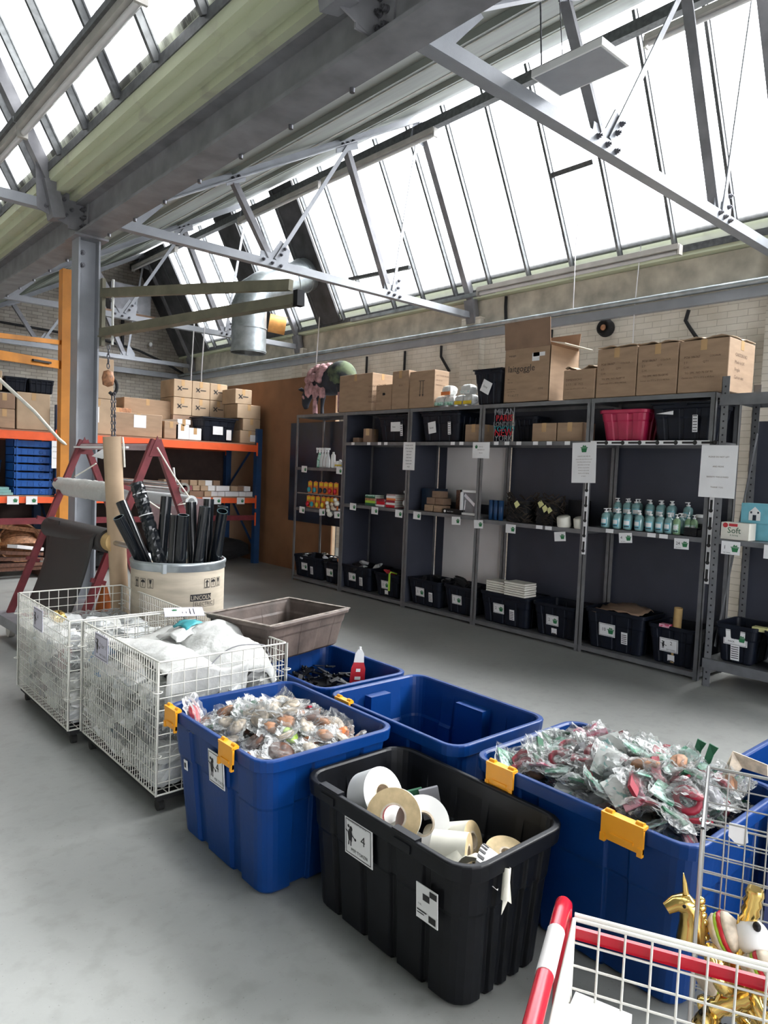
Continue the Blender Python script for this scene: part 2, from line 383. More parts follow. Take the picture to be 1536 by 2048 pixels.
# roof boards (one slope per bay) and seams
for i, xb in enumerate((-9.55, -3.55, 2.45)):
    b = MB(); x0, z0, x1, z1 = xb+.05, 4.3-.571*.56, xb+4.50, 6.47
    z0 = z1-.571*(x1-x0)
    nrm = Vector((-.571, 0, 1)).normalized()*.06
    v = [Vector((x, y, z)) for y in (YF, YB) for x, z in ((x0, z0), (x1, z1))]
    v2 = [p+nrm for p in v]
    b.add(v+v2, [(0, 1, 3, 2), (4, 6, 7, 5), (0, 4, 5, 1), (2, 3, 7, 6), (0, 2, 6, 4), (1, 5, 7, 3)])
    c = struct('ceiling' if i == 0 else 'ceiling_%d' % (i+1), b, M['roof'])
    for k, xs in enumerate((xb+1.15, xb+1.95, xb+2.75, xb+3.55)):
        s = MB(); z = z1-.571*(x1-xs)
        s.bar((xs, YF, z-.006), (xs, YB, z-.006), .012 if k % 2 else .022, .012, m=0)
        s.build('seam_strip', M['seam'], c)
    # purlins under the boards
    for xs in (xb+1.6, xb+3.1):
        s = MB(); z = z1-.571*(x1-xs); s.bar((xs, YF, z-.03), (xs, YB, z-.03), .05, .05, up=(-.571, 0, 1)); s.build('purlin', M['roof'], c)

# valley beams with the gutter board above
def valley(xb, label):
    t = thing('valley_beam', label, 'roof beam', (xb, 0, 3.66))
    s = MB(); s.box(xb-.115, YF, 3.66, xb+.115, YB, 3.685); s.box(xb-.012, YF, 3.685, xb+.012, YB, 4.0); s.box(xb-.10, YF, 3.965, xb+.10, YB, 3.99)
    s.box(xb+.02, YF, 3.90, xb+.05, YB, 3.97)
    s.build('beam', M['steeld'], t)
    g = MB()
    g.box(xb-.16, YF, 3.99, xb+.30, YB, 4.05); g.box(xb-.30, YF, 4.05, xb-.10, YB, 4.10); g.box(xb-.36, YF, 4.10, xb-.30, YB, 4.36)
    g.box(xb-.30, YF, 4.02, xb-.22, YB, 4.05)
    g.build('gutter_board', M['gutter'], t)
    if xb > 0:
        for k in range(14):
            c = MB(); y = 3.3+k*.62; c.cyl((xb+.1, y, 3.655), (xb+.1, y, 3.63), .016, k=6); c.build('bolt', M['bolt'], t)
    return t
valley(2.45, 'long grey steel valley beam with flaking green gutter board running overhead on the I column')
valley(-3.55, 'long steel valley beam of the far left bay, out of reach to the left')

t = thing('eave_gutter', 'flaking pale green gutter board along the top of the brick wall under the skylight', 'gutter', (8.15, 0, 4.1))
g = MB(); g.box(8.10, YF, 4.125, XW+.2, YB, 4.22); g.box(8.16, YF, 4.22, XW+.2, YB, 4.40); g.build('gutter_board', M['gutter'], t)
g = MB(); g.box(8.05, YF, 4.36, 8.12, YB, 4.42); g.build('sill_angle', M['bar'], t)

# skylights
def skylight(i, xb, dirt, seed):
    xr, zr = xb+4.48, 6.42; xf = 8.12 if xb > 2 else xb+5.66; zf = zr-1.84*(xf-xr)
    b = MB(); b.add([(xr, YF, zr), (xr, YB, zr), (xf, YB, zf), (xf, YF, zf)], [(0, 1, 2, 3)])
    w = struct('window_%d' % i, b, glass_roof('skylight_glass_%d' % i, seed, dirt, .43 if i == 2 else .35))
    d = Vector((xf-xr, 0, zf-zr)).normalized(); n = Vector((1.84, 0, 1)).normalized()
    y = 3.486-.697*13
    while y < YB:
        s = MB(); p = Vector((xr, y, zr))-n*.03; q = Vector((xf, y, zf))-n*.03
        s.bar(p, q, .034, .075, up=n); s.bar(p+n*.025, q+n*.025, .046, .01, up=n); s.build('glazing_bar', M['bar'], w); y += .697
    s = MB(); s.bar((xr-.09, YF, zr-.26), (xr-.09, YB, zr-.26), .10, .12); s.build('ridge_purlin', M['bar'], w)
    s = MB(); s.bar((xf, YF, zf-.02), (xf, YB, zf-.02), .06, .08); s.build('sill_bar', M['bar'], w)
    return w, d, n
W1, gd, gn = skylight(1, 2.45, (.80, .82, .84), 0)
skylight(2, -3.55, (.09, .09, .095), 3)
skylight(3, -9.55, (.6, .62, .62), 5)
def gp(s, y, off=0): return Vector((6.93, y, 6.42))+gd*s-gn*off      # a point on the right hand glazing
LG = (Vector((8.12, 0, 6.42-1.84*1.19))-Vector((6.93, 0, 6.42))).length
for ya, yb in ((10.55, 11.25), (12.62, 13.30), (15.65, YB)):
    s = MB(); s.add([gp(0, ya, .02), gp(LG, ya, .02), gp(LG, yb, .02), gp(0, yb, .02), gp(0, ya, .06), gp(LG, ya, .06), gp(LG, yb, .06), gp(0, yb, .06)],
                    [(0, 1, 2, 3), (4, 7, 6, 5), (0, 4, 5, 1), (1, 5, 6, 2), (2, 6, 7, 3), (3, 7, 4, 0)])
    s.build('blanked_pane', M['board'], W1)
s = MB(); s.bar(gp(1.28, 4.98, .03), gp(1.28, 5.58, .03), .06, .05, up=gn); s.build('pane_joint_bar', M['bar'], W1)
# roller-like cross tube lying on the far glazing
tag(MB().bar((7.35, 9.4, 4.62), (7.35, 7.95, 4.55), .06, .05).build('cross_rail', M['bar']), 'short dark steel rail crossing in front of the skylight near the duct', 'rail')

# ------------------------------------------------------------------ trusses
def bolts_on(par, pts, n, r=.017, big=True):
    for p in pts:
        c = MB(); p = Vector(p); n_ = Vector(n)
        c.cyl(p, p+n_*.012, r*1.25, k=12); c.cyl(p+n_*.012, p+n_*.03, r, k=6, smooth=False); c.cyl(p+n_*.03, p+n_*.042, r*.55, k=8)
        c.build('bolt', M['bolt'], par)
def truss(xb, y, label, detail=True, name='roof_truss'):
    o = lambda x, z, dy=0: (xb-2.45+x, y+dy, z)
    t = thing(name, label, 'roof truss', o(2.6, 3.85), 0, None)
    zc = 3.90
    J, N1, N2, E = (2.60, zc), (4.62, zc), (6.50, zc), (8.16, zc)
    R = (6.90, 6.30); T1 = (4.10, 4.70); T2 = (5.68, 5.60)
    s = MB(); s.bar(o(2.53, zc), o(8.2 if xb > 2 else 8.30, zc), .012, .09, m=0); s.bar(o(2.53, zc-.04, .045), o(8.2, zc-.04, .045), .09, .012); s.build('bottom_chord', M['steel'], t)
    s = MB(); dz = .571; a = o(2.86, 4.06); q = o(6.88, 4.06+dz*4.02)
    s.bar(a, q, .012, .085); s.bar(a, q, .085, .012, off=(.04, -.04)); s.build('top_chord', M['steel'], t)
    s = MB(); s.bar(o(6.93, 6.32), o(8.14, 4.08), .10, .10, up=(1.84, 0, 1)); s.build('rafter', M['steeld'], t)
    s = MB(); s.bar(o(8.1, 4.12), o(8.18, 3.78), .17, .12, up=(1, 0, 0)); s.build('rafter_shoe', M['steeld'], t)
    for (p, q, w, k) in ((T1, N1, .085, 1), (N1, T2, .05, 0), (T2, N2, .10, 1), (N2, R, .045, 0)):
        s = MB()
        if k: s.bar(o(p[0], p[1], .04), o(q[0], q[1]+.03, .04), .014, w, up=(1, 0, 0)); s.bar(o(p[0], p[1], .04), o(q[0], q[1]+.03, .04), w*.9, .012, up=(1, 0, 0), off=(0, -w/2))
        else: s.bar(o(p[0]+.03, p[1]+.05), o(*q), .012, w, up=(1, 0, 0))
        s.build('strut', M['steeld'] if k else M['steel'], t)
    def plate(pts, bl):
        s = MB(); s.poly([o(px, pz, .012) for px, pz in pts], 0, .012, (0, 1, 0)); g = s.build('gusset_plate', M['steel'], t)
        if detail: bolts_on(g, [o(px, pz, -.006) for px, pz in bl], (0, -1, 0), .017)
    plate([(2.56, 3.88), (2.95, 3.88), (3.25, 4.20), (3.12, 4.28), (2.62, 4.0)], [(2.66, 3.93), (2.80, 3.92), (2.92, 4.09), (3.0, 4.135), (3.08, 4.18)])
    plate([(4.43, 3.86), (4.82, 3.86), (4.86, 4.10), (4.72, 4.20), (4.60, 4.02), (4.45, 4.02)], [(4.48, 3.92), (4.60, 3.90), (4.72, 3.89), (4.72, 4.02), (4.77, 4.10)])
    plate([(6.38, 3.86), (6.72, 3.86), (6.72, 4.02), (6.60, 4.18), (6.54, 4.03), (6.38, 4.03)], [(6.45, 3.91), (6.55, 3.90), (6.65, 3.89), (6.61, 4.0), (6.62, 4.10)])
    plate([(3.98, 4.62), (4.22, 4.74), (4.22, 4.86), (3.98, 4.72)], [(4.05, 4.72), (4.12, 4.76)])
    plate([(5.5, 5.46), (5.85, 5.62), (5.80, 5.78), (5.5, 5.60)], [(5.58, 5.59), (5.66, 5.63), (5.74, 5.68)])
    plate([(6.75, 6.08), (7.02, 6.02), (6.98, 6.34), (6.80, 6.30)], [(6.84, 6.2), (6.92, 6.12)])
    return t
truss(2.45, 2.95, 'bolted grey roof truss nearest the camera, crossing the top right skylight')
truss(2.45, 7.38, 'bolted grey roof truss from the grey I column head to the brick wall')
truss(2.45, 12.0, 'more distant roof truss seen behind the olive jib arms and the duct', True)
truss(2.45, 16.7, 'furthest roof truss against the dark brick gable', False)
truss(-3.55, 2.95, 'near left-bay truss whose chord meets the beam at top centre')
truss(-3.55, 7.38, 'truss of the left bay whose bottom chord ends on the I column head', True)
truss(-3.55, 12.0, 'far truss of the left bay at the left edge', False)
# end plates of the left-bay trusses on the beam
for y, lb in ((2.95, 'dark riveted end cleat bolted to the beam web at the top centre of the view'), (7.38, 'dark riveted end cleat on the beam above the I column')):
    t = thing('end_cleat', lb, 'steel bracket', (2.36, y, 3.85))
    s = MB(); s.box(2.28, y-.01, 3.72, 2.44, y+.005, 4.05); s.box(2.425, y-.13, 3.70, 2.437, y+.13, 4.0); s.build('cleat_plate', M['steeld'], t)
    s = MB(); s.poly([(2.0, y-.012, 3.84), (2.43, y-.012, 3.70), (2.43, y-.012, 4.02), (2.06, y-.012, 4.32), (1.98, y-.012, 4.28)], 0, .012, (0, 1, 0)); s.build('web_plate', M['steeld'], t)
    bolts_on(t, [(2.424, y+a, z) for a in (-.08, -.03) for z in (3.76, 3.84, 3.92)], (-1, 0, 0), .016)
    bolts_on(t, [(2.08, y-.014, 3.88), (2.17, y-.014, 3.86), (2.26, y-.014, 3.84), (2.10, y-.014, 4.16), (2.17, y-.014, 4.06), (2.24, y-.014, 3.98), (2.31, y-.014, 3.90)], (0, -1, 0), .016)

# ------------------------------------------------------------------ column
t = thing('steel_column', 'grey painted I-section steel column standing behind the maroon roll stand', 'column', (2.46, 7.38, 0))
s = MB(); s.box(2.355, 7.28, 0, 2.372, 7.48, 3.64); s.box(2.548, 7.28, 0, 2.565, 7.48, 3.64); s.box(2.372, 7.372, 0, 2.548, 7.388, 3.64); s.build('i_section', M['steel'], t)
s = MB(); s.box(2.30, 7.22, 3.64, 2.62, 7.54, 3.66); s.box(2.27, 7.18, 0, 2.65, 7.58, .02); s.build('cap_plate', M['steeld'], t)
bolts_on(t, [(2.42, 7.372, 3.40), (2.42, 7.372, 3.52)], (0, -1, 0), .02)

# ------------------------------------------------------------------ jib cranes
t = thing('jib_crane', 'olive grey wall jib of two converging arms bolted to the I column', 'jib crane', (2.57, 7.3, 2.75))
s = MB(); s.bar((2.58, 7.26, 3.14), (3.17, 4.80, 2.93), .05, .085); s.build('tie_arm', M['olive'], t)
s = MB(); s.bar((2.58, 7.26, 2.75), (3.16, 4.72, 2.80), .055, .085); s.bar((2.58, 7.26, 2.71), (3.16, 4.72, 2.765), .09, .012); s.build('boom', M['olive'], t)
s = MB(); s.obox((3.175, 4.69, 2.81), (.035, .03, .06)); s.build('end_stop', M['black'], t)
s = MB(); s.box(2.565, 7.22, 2.62, 2.60, 7.30, 3.28); s.build('hinge_plate', M['olive'], t)
s = MB()
for k in range(5): s.cyl((3.17-.02*k, 4.86+.09*k, 2.82), (3.15-.02*k, 4.85+.09*k, 2.82), .011, k=6)
s.build('bolt', M['bolt'], t)
t = thing('chain_hoist', 'chain hoist with a copper coloured hook and hanging chain beside the column', 'hoist', (2.62, 7.05, 2.55))
s = MB(); s.tube([(2.62, 7.08, 3.25-.07*i) for i in range(10)], .012, 6); s.build('yellow_sleeve', M['seam'], t)
def chain(s, p, q, r=.016, step=.045, w=.006):
    p = Vector(p); q = Vector(q); d = q-p; n = int(d.length/step); d.normalize(); a = d.cross(X).normalized() if abs(d.x) < .9 else d.cross(Y).normalized(); bb = d.cross(a)
    for i in range(n):
        c = p+d*step*(i+.5); e_ = a if i % 2 else bb
        pts = [c+e_*r*.8*cos(2*pi*k/8)+d*step*.62*sin(2*pi*k/8) for k in range(9)]
        s.tube(pts, w, 4, caps=False)
s = MB(); chain(s, (2.60, 7.12, 2.62), (2.60, 7.12, 2.35)); s.build('short_chain', M['bolt'], t)
s = MB(); s.lathe([(.0, -.09), (.05, -.07), (.06, 0), (.045, .06), (0, .08)], (2.60, 7.12, 2.30), k=12); s.build('hook_block', M['b1'], t)
s = MB(); s.tube([(2.645+.045*cos(a), 7.12, 2.22+.075*sin(a)) for a in [radians(x) for x in range(120, -150, -25)]], .017, 8); s.build('hook', M['blackm'], t)
s = MB(); chain(s, (2.64, 7.12, 2.16), (2.66, 7.12, 1.25), .012, .035, .005); chain(s, (2.66, 7.10, 2.16), (2.675, 7.1, 1.4), .012, .035, .005); s.build('long_chain', M['bolt'], t)
t = thing('jib_crane', 'yellow orange post crane rising behind the grey column', 'jib crane', (2.53, 8.2, 0))
s = MB(); s.box(2.47, 8.13, 0, 2.60, 8.26, 3.52); s.build('post', M['yorange'], t)
s = MB(); s.bar((2.46, 8.2, 2.74), (1.2, 6.75, 2.50), .05, .045); s.build('tie_arm', M['yorange'], t)
s = MB(); s.bar((2.46, 8.2, 2.50), (1.2, 6.75, 2.36), .05, .085); s.build('boom', M['yorange'], t)
s = MB(); s.bar((2.30, 7.985, 2.46+.022), (2.05, 7.70, 2.43+.025), .056, .02, m=0); s.build('boom_lettering', M['ink'], t)

# ------------------------------------------------------------------ battens and lights
def batten(p, q, label, group='fluorescent battens', dark_top=False):
    p = Vector(p); q = Vector(q); t = thing('batten_light', label, 'strip light', p, 0)
    s = MB(); s.bar(p, q, .10, .06); s.build('casing', M['lightcase'], t)
    d = (q-p).normalized()
    s = MB(); s.cyl(p+d*.03-Z*.058, q-d*.03-Z*.058, .024, k=10); s.build('fluorescent_tube', M['tubew'], t)
    for c in (p, q): s = MB(); s.obox(c-Z*.035, (.04, .012, .055)); s.build('end_cap', M['lightcase'], t)
    if dark_top: s = MB(); s.bar(p+Z*.05+X*-.02, q+Z*.05+X*-.02, .11, .05); s.build('trunking', M['bar'], t)  # dark bar along the top of the casing
    return t
batten((6.72, 6.88, 5.99), (6.72, 9.35, 6.0), 'fluorescent batten under the ridge, its near end left of the bulkhead of the top chord')
batten((6.72, 9.45, 6.0), (6.72, 11.95, 6.0), 'fluorescent batten under the ridge, furthest one before the duct')
batten((6.74, 1.4, 5.93), (6.74, 3.93, 5.93), 'fluorescent batten under the ridge at the top right corner')
batten((6.72, 14.6, 6.05), (6.72, 16.9, 6.05), 'distant fluorescent batten beside the brick gable behind the column')
batten((7.88, 4.02, 4.17), (7.88, 7.03, 4.17), 'fluorescent batten along the foot of the skylight above the cardboard boxes')
batten((1.75, 4.36, 4.32), (1.75, 6.90, 4.34), 'long pale batten crossing the left skylight, near half', dark_top=True)
batten((1.75, 6.92, 4.34), (1.75, 9.4, 4.36), 'long pale batten crossing the left skylight, far half', dark_top=True)
tag(MB().bar((7.9, 6.75, 4.12), (7.9, 10.0, 4.12), .06, .05).build('cable_trunking', M['galv']), 'short grey length of trunking under the skylight foot left of the batten', 'trunking')
t = thing('panel_light', 'flat square grey panel light hanging by chain under the near truss', 'panel light', (3.83, 2.67, 4.0))
s = MB(); s.box(3.67, 2.42, 4.0, 3.98, 2.92, 4.045); s.build('housing', M['white'], t)
s = MB(); s.box(3.685, 2.435, 3.996, 3.965, 2.905, 4.0); s.build('diffuser', M['diffuser'], t)
s = MB(); s.tube([(3.72, 2.88, 4.045), (3.74, 2.92, 4.35), (3.75, 2.94, 4.5)], .006, 6); s.tube([(3.72+.02*cos(a), 2.88, 4.06+.02*sin(a)) for a in [k*pi/4 for k in range(9)]], .004, 4); s.tube([(3.93, 2.86, 4.045), (3.93, 2.93, 4.62)], .003, 6); s.build('hanger', M['bolt'], t)

# ------------------------------------------------------------------ duct
t = thing('ventilation_duct', 'galvanised duct dropping from the skylight with an elbow', 'duct', (6.43, 11.0, 3.45))
s = MB(); R_ = .30
pts = [(6.43, 11, 3.44), (6.43, 11, 3.9), (6.43, 11, 4.28), (6.50, 11, 4.46), (6.66, 11, 4.58), (7.1, 11, 4.80), (7.75, 11, 5.10)]
s.tube(pts, R_, 28, caps=False); s.build('duct_pipe', M['galv'], t)
for z in (3.46, 3.85, 4.25):
    s = MB(); s.pipe((6.43, 11, z), (6.43, 11, z+.025), R_+.012, R_, 28); s.build('seam_ring', M['galv'], t)
for k in (.2, .62):
    c = Vector((7.1, 11, 4.80)).lerp(Vector((7.75, 11, 5.10)), k); s = MB(); s.pipe(c, c+Vector((.02, 0, .01)), R_+.012, R_, 28); s.build('seam_ring', M['galv'], t)
s = MB(); s.cyl((6.80, 10.95, 4.02), (7.05, 10.8, 3.98), .16, k=16); s.build('motor_cover', mat('motor_orange', (.75, .36, .10), .5), t)

# ------------------------------------------------------------------ wall services
t = thing('wall_trunking', 'long grey cable trunking with a pipe on top along the brick wall', 'trunking', (8.1, 0, 3.6))
s = MB(); s.box(8.03, YF, 3.52, 8.10, YB, 3.63); s.build('channel', M['steel'], t)
s = MB(); s.cyl((8.04, YF, 3.685), (8.04, YB, 3.685), .036, k=12); s.build('pipe', M['galv'], t)
t = thing('wall_trunking', 'grey trunking and black cable along the back brick wall', 'trunking', (3, YB-.1, 3.7))
s = MB(); s.box(XL, YB-.14, 3.60, XW-.2, YB-.06, 3.72); s.build('channel', M['steel'], t)
s = MB(); s.tube([(-2, YB-.1, 4.35), (4, YB-.1, 4.36), (6.2, YB-.1, 4.30), (7.0, YB-.1, 4.18), (7.7, YB-.15, 3.95), (8.1, YB-.3, 3.72)], .03, 6); s.build('cable', M['blackm'], t)
for k in range(7):
    s = MB(); s.ell((1.6+k*.95, YB-.12, 4.42 if k < 5 else 4.36), (.05, .05, .06), 8, 6); s.build('insulator', M['paper'], t)
for px_, (x, z0, z1) in enumerate(((5.35, 5.2, 4.5), (5.75, 5.1, 4.4), (6.6, 4.9, 4.2))):
    tag(MB().box(x, YB-.07, z1, x+.06, YB-.01, z0).build('cable_drop', M['blackm']), ['black cable drop on the back wall nearest the column', 'second black cable drop on the back wall', 'black cable drop on the back wall nearest the duct'][px_], 'cable')
t = thing('air_handling_unit', 'grey boxed air unit high on the back gable behind the olive jib', 'air unit', (6.2, 16.6, 4.9))
s = MB(); s.box(6.15, 16.75, 4.95, 7.1, 17.28, 5.6); s.build('casing', M['steeld'], t); s = MB(); s.box(6.2, 16.72, 5.0, 6.8, 16.75, 5.25); s.build('access_panel', M['steeld'], t)
s = MB(); s.box(6.0, 16.7, 4.89, 7.2, 17.28, 4.95); s.build('shelf_bracket', M['cardd'], t)
t = thing('pipe_loop', 'rusty bracket and white lamp on the brick left of the orange post', 'wall bracket', (3.0, YB-.1, 4.8))
s = MB(); s.tube([(3.75, YB-.12, 5.6), (3.75, YB-.12, 4.85), (4.25, YB-.12, 4.85)], .09, 6); s.build('rusty_pipe', M['b4'], t)
s = MB(); s.ell((4.25, YB-.3, 5.5), (.16, .16, .2), 10, 8); s.build('lamp', M['paper'], t)
for i, (y, pts) in enumerate(((4.03, ((0, 3.52), (.03, 3.40), (-.02, 3.32), (-.12, 3.18))), (5.95, ((0, 3.52), (0, 3.3), (-.12, 3.12))), (8.05, ((0, 3.52), (0, 3.35), (-.2, 3.1))), (6.78, ((0, 4.1), (0, 3.95), (-.02, 3.72))), (8.9, ((0, 3.52), (0, 2.95))), (9.9, ((0, 3.52), (0, 3.0))), (10.6, ((.3, 3.42), (0, 3.38), (-.1, 2.9))), (11.9, ((0, 3.52), (0, 3.0))))):
    lb = ['above the three printed cartons', 'above the open carton', 'above the carton with down arrows', 'between gutter and trunking', 'right above the sheep', 'behind the sheep figure', 'bending near the end of the hardboard', 'furthest along the brick wall'][i]
    tag(MB().tube([(8.2, y+a, z) for a, z in pts], .022, 6).build('cable', M['blackm']), 'black cable dropping from the wall trunking '+lb, 'cable')
t = thing('wall_sounder', 'round black alarm sounder on the cream brick above the cartons', 'alarm', (8.2, 5.11, 3.46))
s = MB(); s.lathe([(0, 0), (.105, 0), (.115, .04), (.10, .10), (.075, .12), (.07, .09), (.04, .09)], (8.24, 5.11, 3.44), (-1, 0, 0), 20); s.build('housing', M['blackm'], t)
s = MB(); s.lathe([(0, .10), (.04, .10), (.035, .115), (0, .12)], (8.24, 5.11, 3.44), (-1, 0, 0), 14); s.build('centre_disc', M['b1'], t)
s = MB(); s.box(8.17, 5.08, 3.53, 8.25, 5.14, 3.60); s.build('bracket', M['blackm'], t)
for i, (x, y, z0, z1) in enumerate(((8.0, 11.1, 2.5, 4.45), (6.1, 12.0, 2.3, 4.0), (5.9, 12.0, 2.0, 4.2), (8.08, 4.62, 2.8, 4.38), (7.7, 5.25, 3.6, 5.2))):
    lb = ['right of the duct over the sheep', 'left of the duct above the stacked cartons', 'in front of the duct', 'behind the tall open carton', 'in front of the skylight pane with the cross bar'][i]
    tag(MB().tube([(x, y, z1), (x-.03, y+.02, (z0+z1)/2), (x-.04, y, z0)], .012 if i < 3 else .006, 6).build('pull_cord', M['tubew']), 'thin white hanging cord '+lb, 'cord')

# ================================================================== HARDBOARD, BACK PANELS BEHIND THE SHELVES
t = thing('hardboard_partition', 'brown hardboard partition standing past the far end of the grey shelving', 'partition', (5.9, 9.6, 0))
s = MB(); s.box(5.88, 7.72, 0, 5.90, 10.7, 2.79); s.build('sheet', M['ply'], t)
s = MB()
for y in (7.74, 9.4, 10.6): s = MB(); s.box(5.90, y-.02, 0, 5.95, y+.02, 2.76); s.build('batten', M['card2'], t)
t = tag(MB().box(5.84, 7.35, .72, 5.86, 8.72, 2.13).build('dark_board', M['dboard']), 'dark blue notice board fixed on the brown hardboard behind the first shelf bay', 'board')

# ------------------------------------------------------------------ grey shelving bays
FX, BX = 5.33, 5.79
def shelf_unit(y0, y1, levels, label, side=False, back=None, top=2.18, fx=FX, post=.035, bottom=.05, holes=False, lips=(), bx=BX):
    t = thing('shelving_unit', label, 'shelving', ((fx+bx)/2, (y0+y1)/2, 0))
    for x in (fx, bx-.035):
        for y, sg in ((y0, 1), (y1-post, -1)):
            s = MB()
            s.box(x, y, 0, x+.004, y+post, top); yy = y if sg > 0 else y+post-.004
            s.box(x, yy, 0, x+.035, yy+.004, top); 
            if holes:
                for k in range(44): s.box(x-.001, y+post*.4, .05+k*.05, x, y+post*.6, .062+k*.05, 1)
            s.build('upright', [M['rack'], M['blackm']], t)
    for z in levels:
        s = MB(); s.box(fx+.004, y0+.004, z-.004, bx-.004, y1-.004, z); s.box(fx-.002, y0+.002, z-.036, fx+.002, y1-.002, z); s.box(bx-.006, y0+.002, z-.036, bx-.002, y1-.002, z)
        s.box(fx, y0+.003, z-.036, bx, y0+.006, z); s.box(fx, y1-.006, z-.036, bx, y1-.003, z)
        s.build('shelf', M['rack'], t)
    if side: s = MB(); s.box(fx+.03, y1-.009, .03, bx-.03, y1-.006, top-.01); s.build('side_panel', M['panel'], t)
    if back:
        for (a, c, z0, z1, mm) in back: s = MB(); s.box(bx+.004, a, z0, bx+.010, c, z1); s.build('back_panel', M[mm], t)
    return t
PY = [7.83, 6.80, 5.66, 4.63, 3.42, 2.37]
shelf_unit(PY[1], PY[0], (.06, .97, 1.50, 2.18), 'open backed first grey shelving bay beside the brown hardboard, with sprays and toys')
shelf_unit(PY[2], PY[1], (.06, 1.08, 1.82, 2.18), 'second grey shelving bay with a dark back and stacked books', True, [(PY[2], PY[1], .03, 2.17, 'panel')])
shelf_unit(PY[3], PY[2], (.06, 1.08, 1.82, 2.18), 'third grey shelving bay, white backed, holding small cartons and a framed box', True,
           [(PY[3], PY[2], 1.80, 2.17, 'panel'), (PY[3], 5.64, 1.08, 1.18, 'panel'), (5.52, 5.64, .03, 1.8, 'panel'), (PY[3], 5.52, 1.18, 1.79, 'wboard'), (PY[3], 5.52, .12, 1.08, 'wboard')])
shelf_unit(PY[4], PY[3], (.06, 1.06, 1.82, 2.18), 'fourth grey shelving bay with twig baskets on its middle shelf', False, [(PY[4], PY[3]-.02, .03, 2.17, 'panel')])
shelf_unit(PY[5], PY[4], (.06, 1.09, 1.82, 2.18), 'fifth grey shelving bay with pump bottles and a pink tub', False, [(PY[5], PY[4], .03, 2.17, 'panel')])
u6 = shelf_unit(.95, 2.30, (.21, 1.10, 2.14), 'taller grey shelving unit at the right edge with tissue boxes', False, [(1.5, 2.26, .03, 2.0, 'panel')], 2.28, 5.26, .055, .2, True, bx=5.86)
s = MB(); s.box(5.24, .95, 2.07, 5.26, 2.30, 2.15); s.build('front_beam', M['rack'], u6)
s = MB(); s.box(5.24, .95, .14, 5.26, 2.30, .21); s.build('front_beam', M['rack'], u6)
s = MB(); s.bar((5.3, 2.24, .3), (5.8, 2.24, 1.9), .004, .03); s.build('brace', M['rack'], u6)
s = MB(); s.cyl((5.36, 6.83, 1.16), (5.36, 7.8, 1.16), .008, k=8); tag(s.build('display_rail', M['chrome']), 'thin chrome rail in the first bay from which the toy cards hang', 'rail')
for k, y in enumerate((7.15, 7.0, 6.93)):
    tag(MB().box(7.2, y*1.36-.03, 0, 7.26, y*1.36+.03, 2.7).build('wall_pipe', [M['maroon'], M['blackm'], M['bar']][k]), ['maroon pipe on the brick behind the first shelf bay', 'black pipe next to the maroon pipe', 'thin dark pipe on the brick, rightmost of three'][k], 'pipe')
s = MB(); s.box(5.95, 6.0, 0, 5.97, 7.0, 1.50); tag(s.build('white_board', M['wboard']), 'white board leaning behind the first open shelf bay', 'board')
s = MB(); s.poly([(6.4, 1.95, .25), (6.45, 1.75, 1.55), (6.45, 1.5, 1.5), (6.4, 1.2, .25)], 0, .02, (1, 0, 0)); tag(s.build('white_board', M['wboard']), 'white board leaning on the wall behind the right edge unit', 'board')
for i, (y, lb) in enumerate(((2.02, 'nearest the post'), (1.75, 'in the middle'), (1.45, 'furthest right'))):
    tag(MB().box(5.95+.03*i, y, 0, 6.0+.03*i, y+.07, 2.05).build('dark_panel_edge', M['black']), 'dark panel standing on edge behind the right unit, '+lb, 'panel')

# printed level-tape along fifth bay
def frame_tape(y0, z, n): 
    s = MB()
    return s
t = thing('sticker_strip', 'strip of arrow stickers along the upper shelf edge of the fifth bay', 'sticker', (5.325, 2.9, 1.80))
s = MB(); s.box(5.322, 2.39, 1.788, 5.326, 3.40, 1.822); s.build('white_strip', M['paper'], t)
for k in range(7):
    y = 3.35-.15*k; s = MB(); s.box(5.320, y-.10, 1.797, 5.3225, y, 1.813)
    s.cyl((5.3195, y-.10, 1.805), (5.3225, y-.10, 1.805), .017, k=12); s.build('arrow_print', M['ink'], t)
for (y, z0, z1, lb) in ((3.41, .85, 1.55, 'between the fourth and fifth bays'), (2.345, .75, 1.78, 'at the right end of the fifth bay')):
    t = thing('sticker_strip', 'vertical strip of arrow stickers on the upright '+lb, 'sticker', (5.325, y, z0))
    s = MB(); s.box(5.320, y-.016, z0, 5.3285, y+.016, z1); s.build('white_strip', M['paper'], t)
    for k in range(int((z1-z0)/.13)):
        z = z0+.03+.13*k; s = MB(); s.box(5.318, y-.009, z, 5.3205, y+.009, z+.08); s.cyl((5.3175, y, z), (5.3205, y, z), .015, k=12); s.build('arrow_print', M['ink'], t)

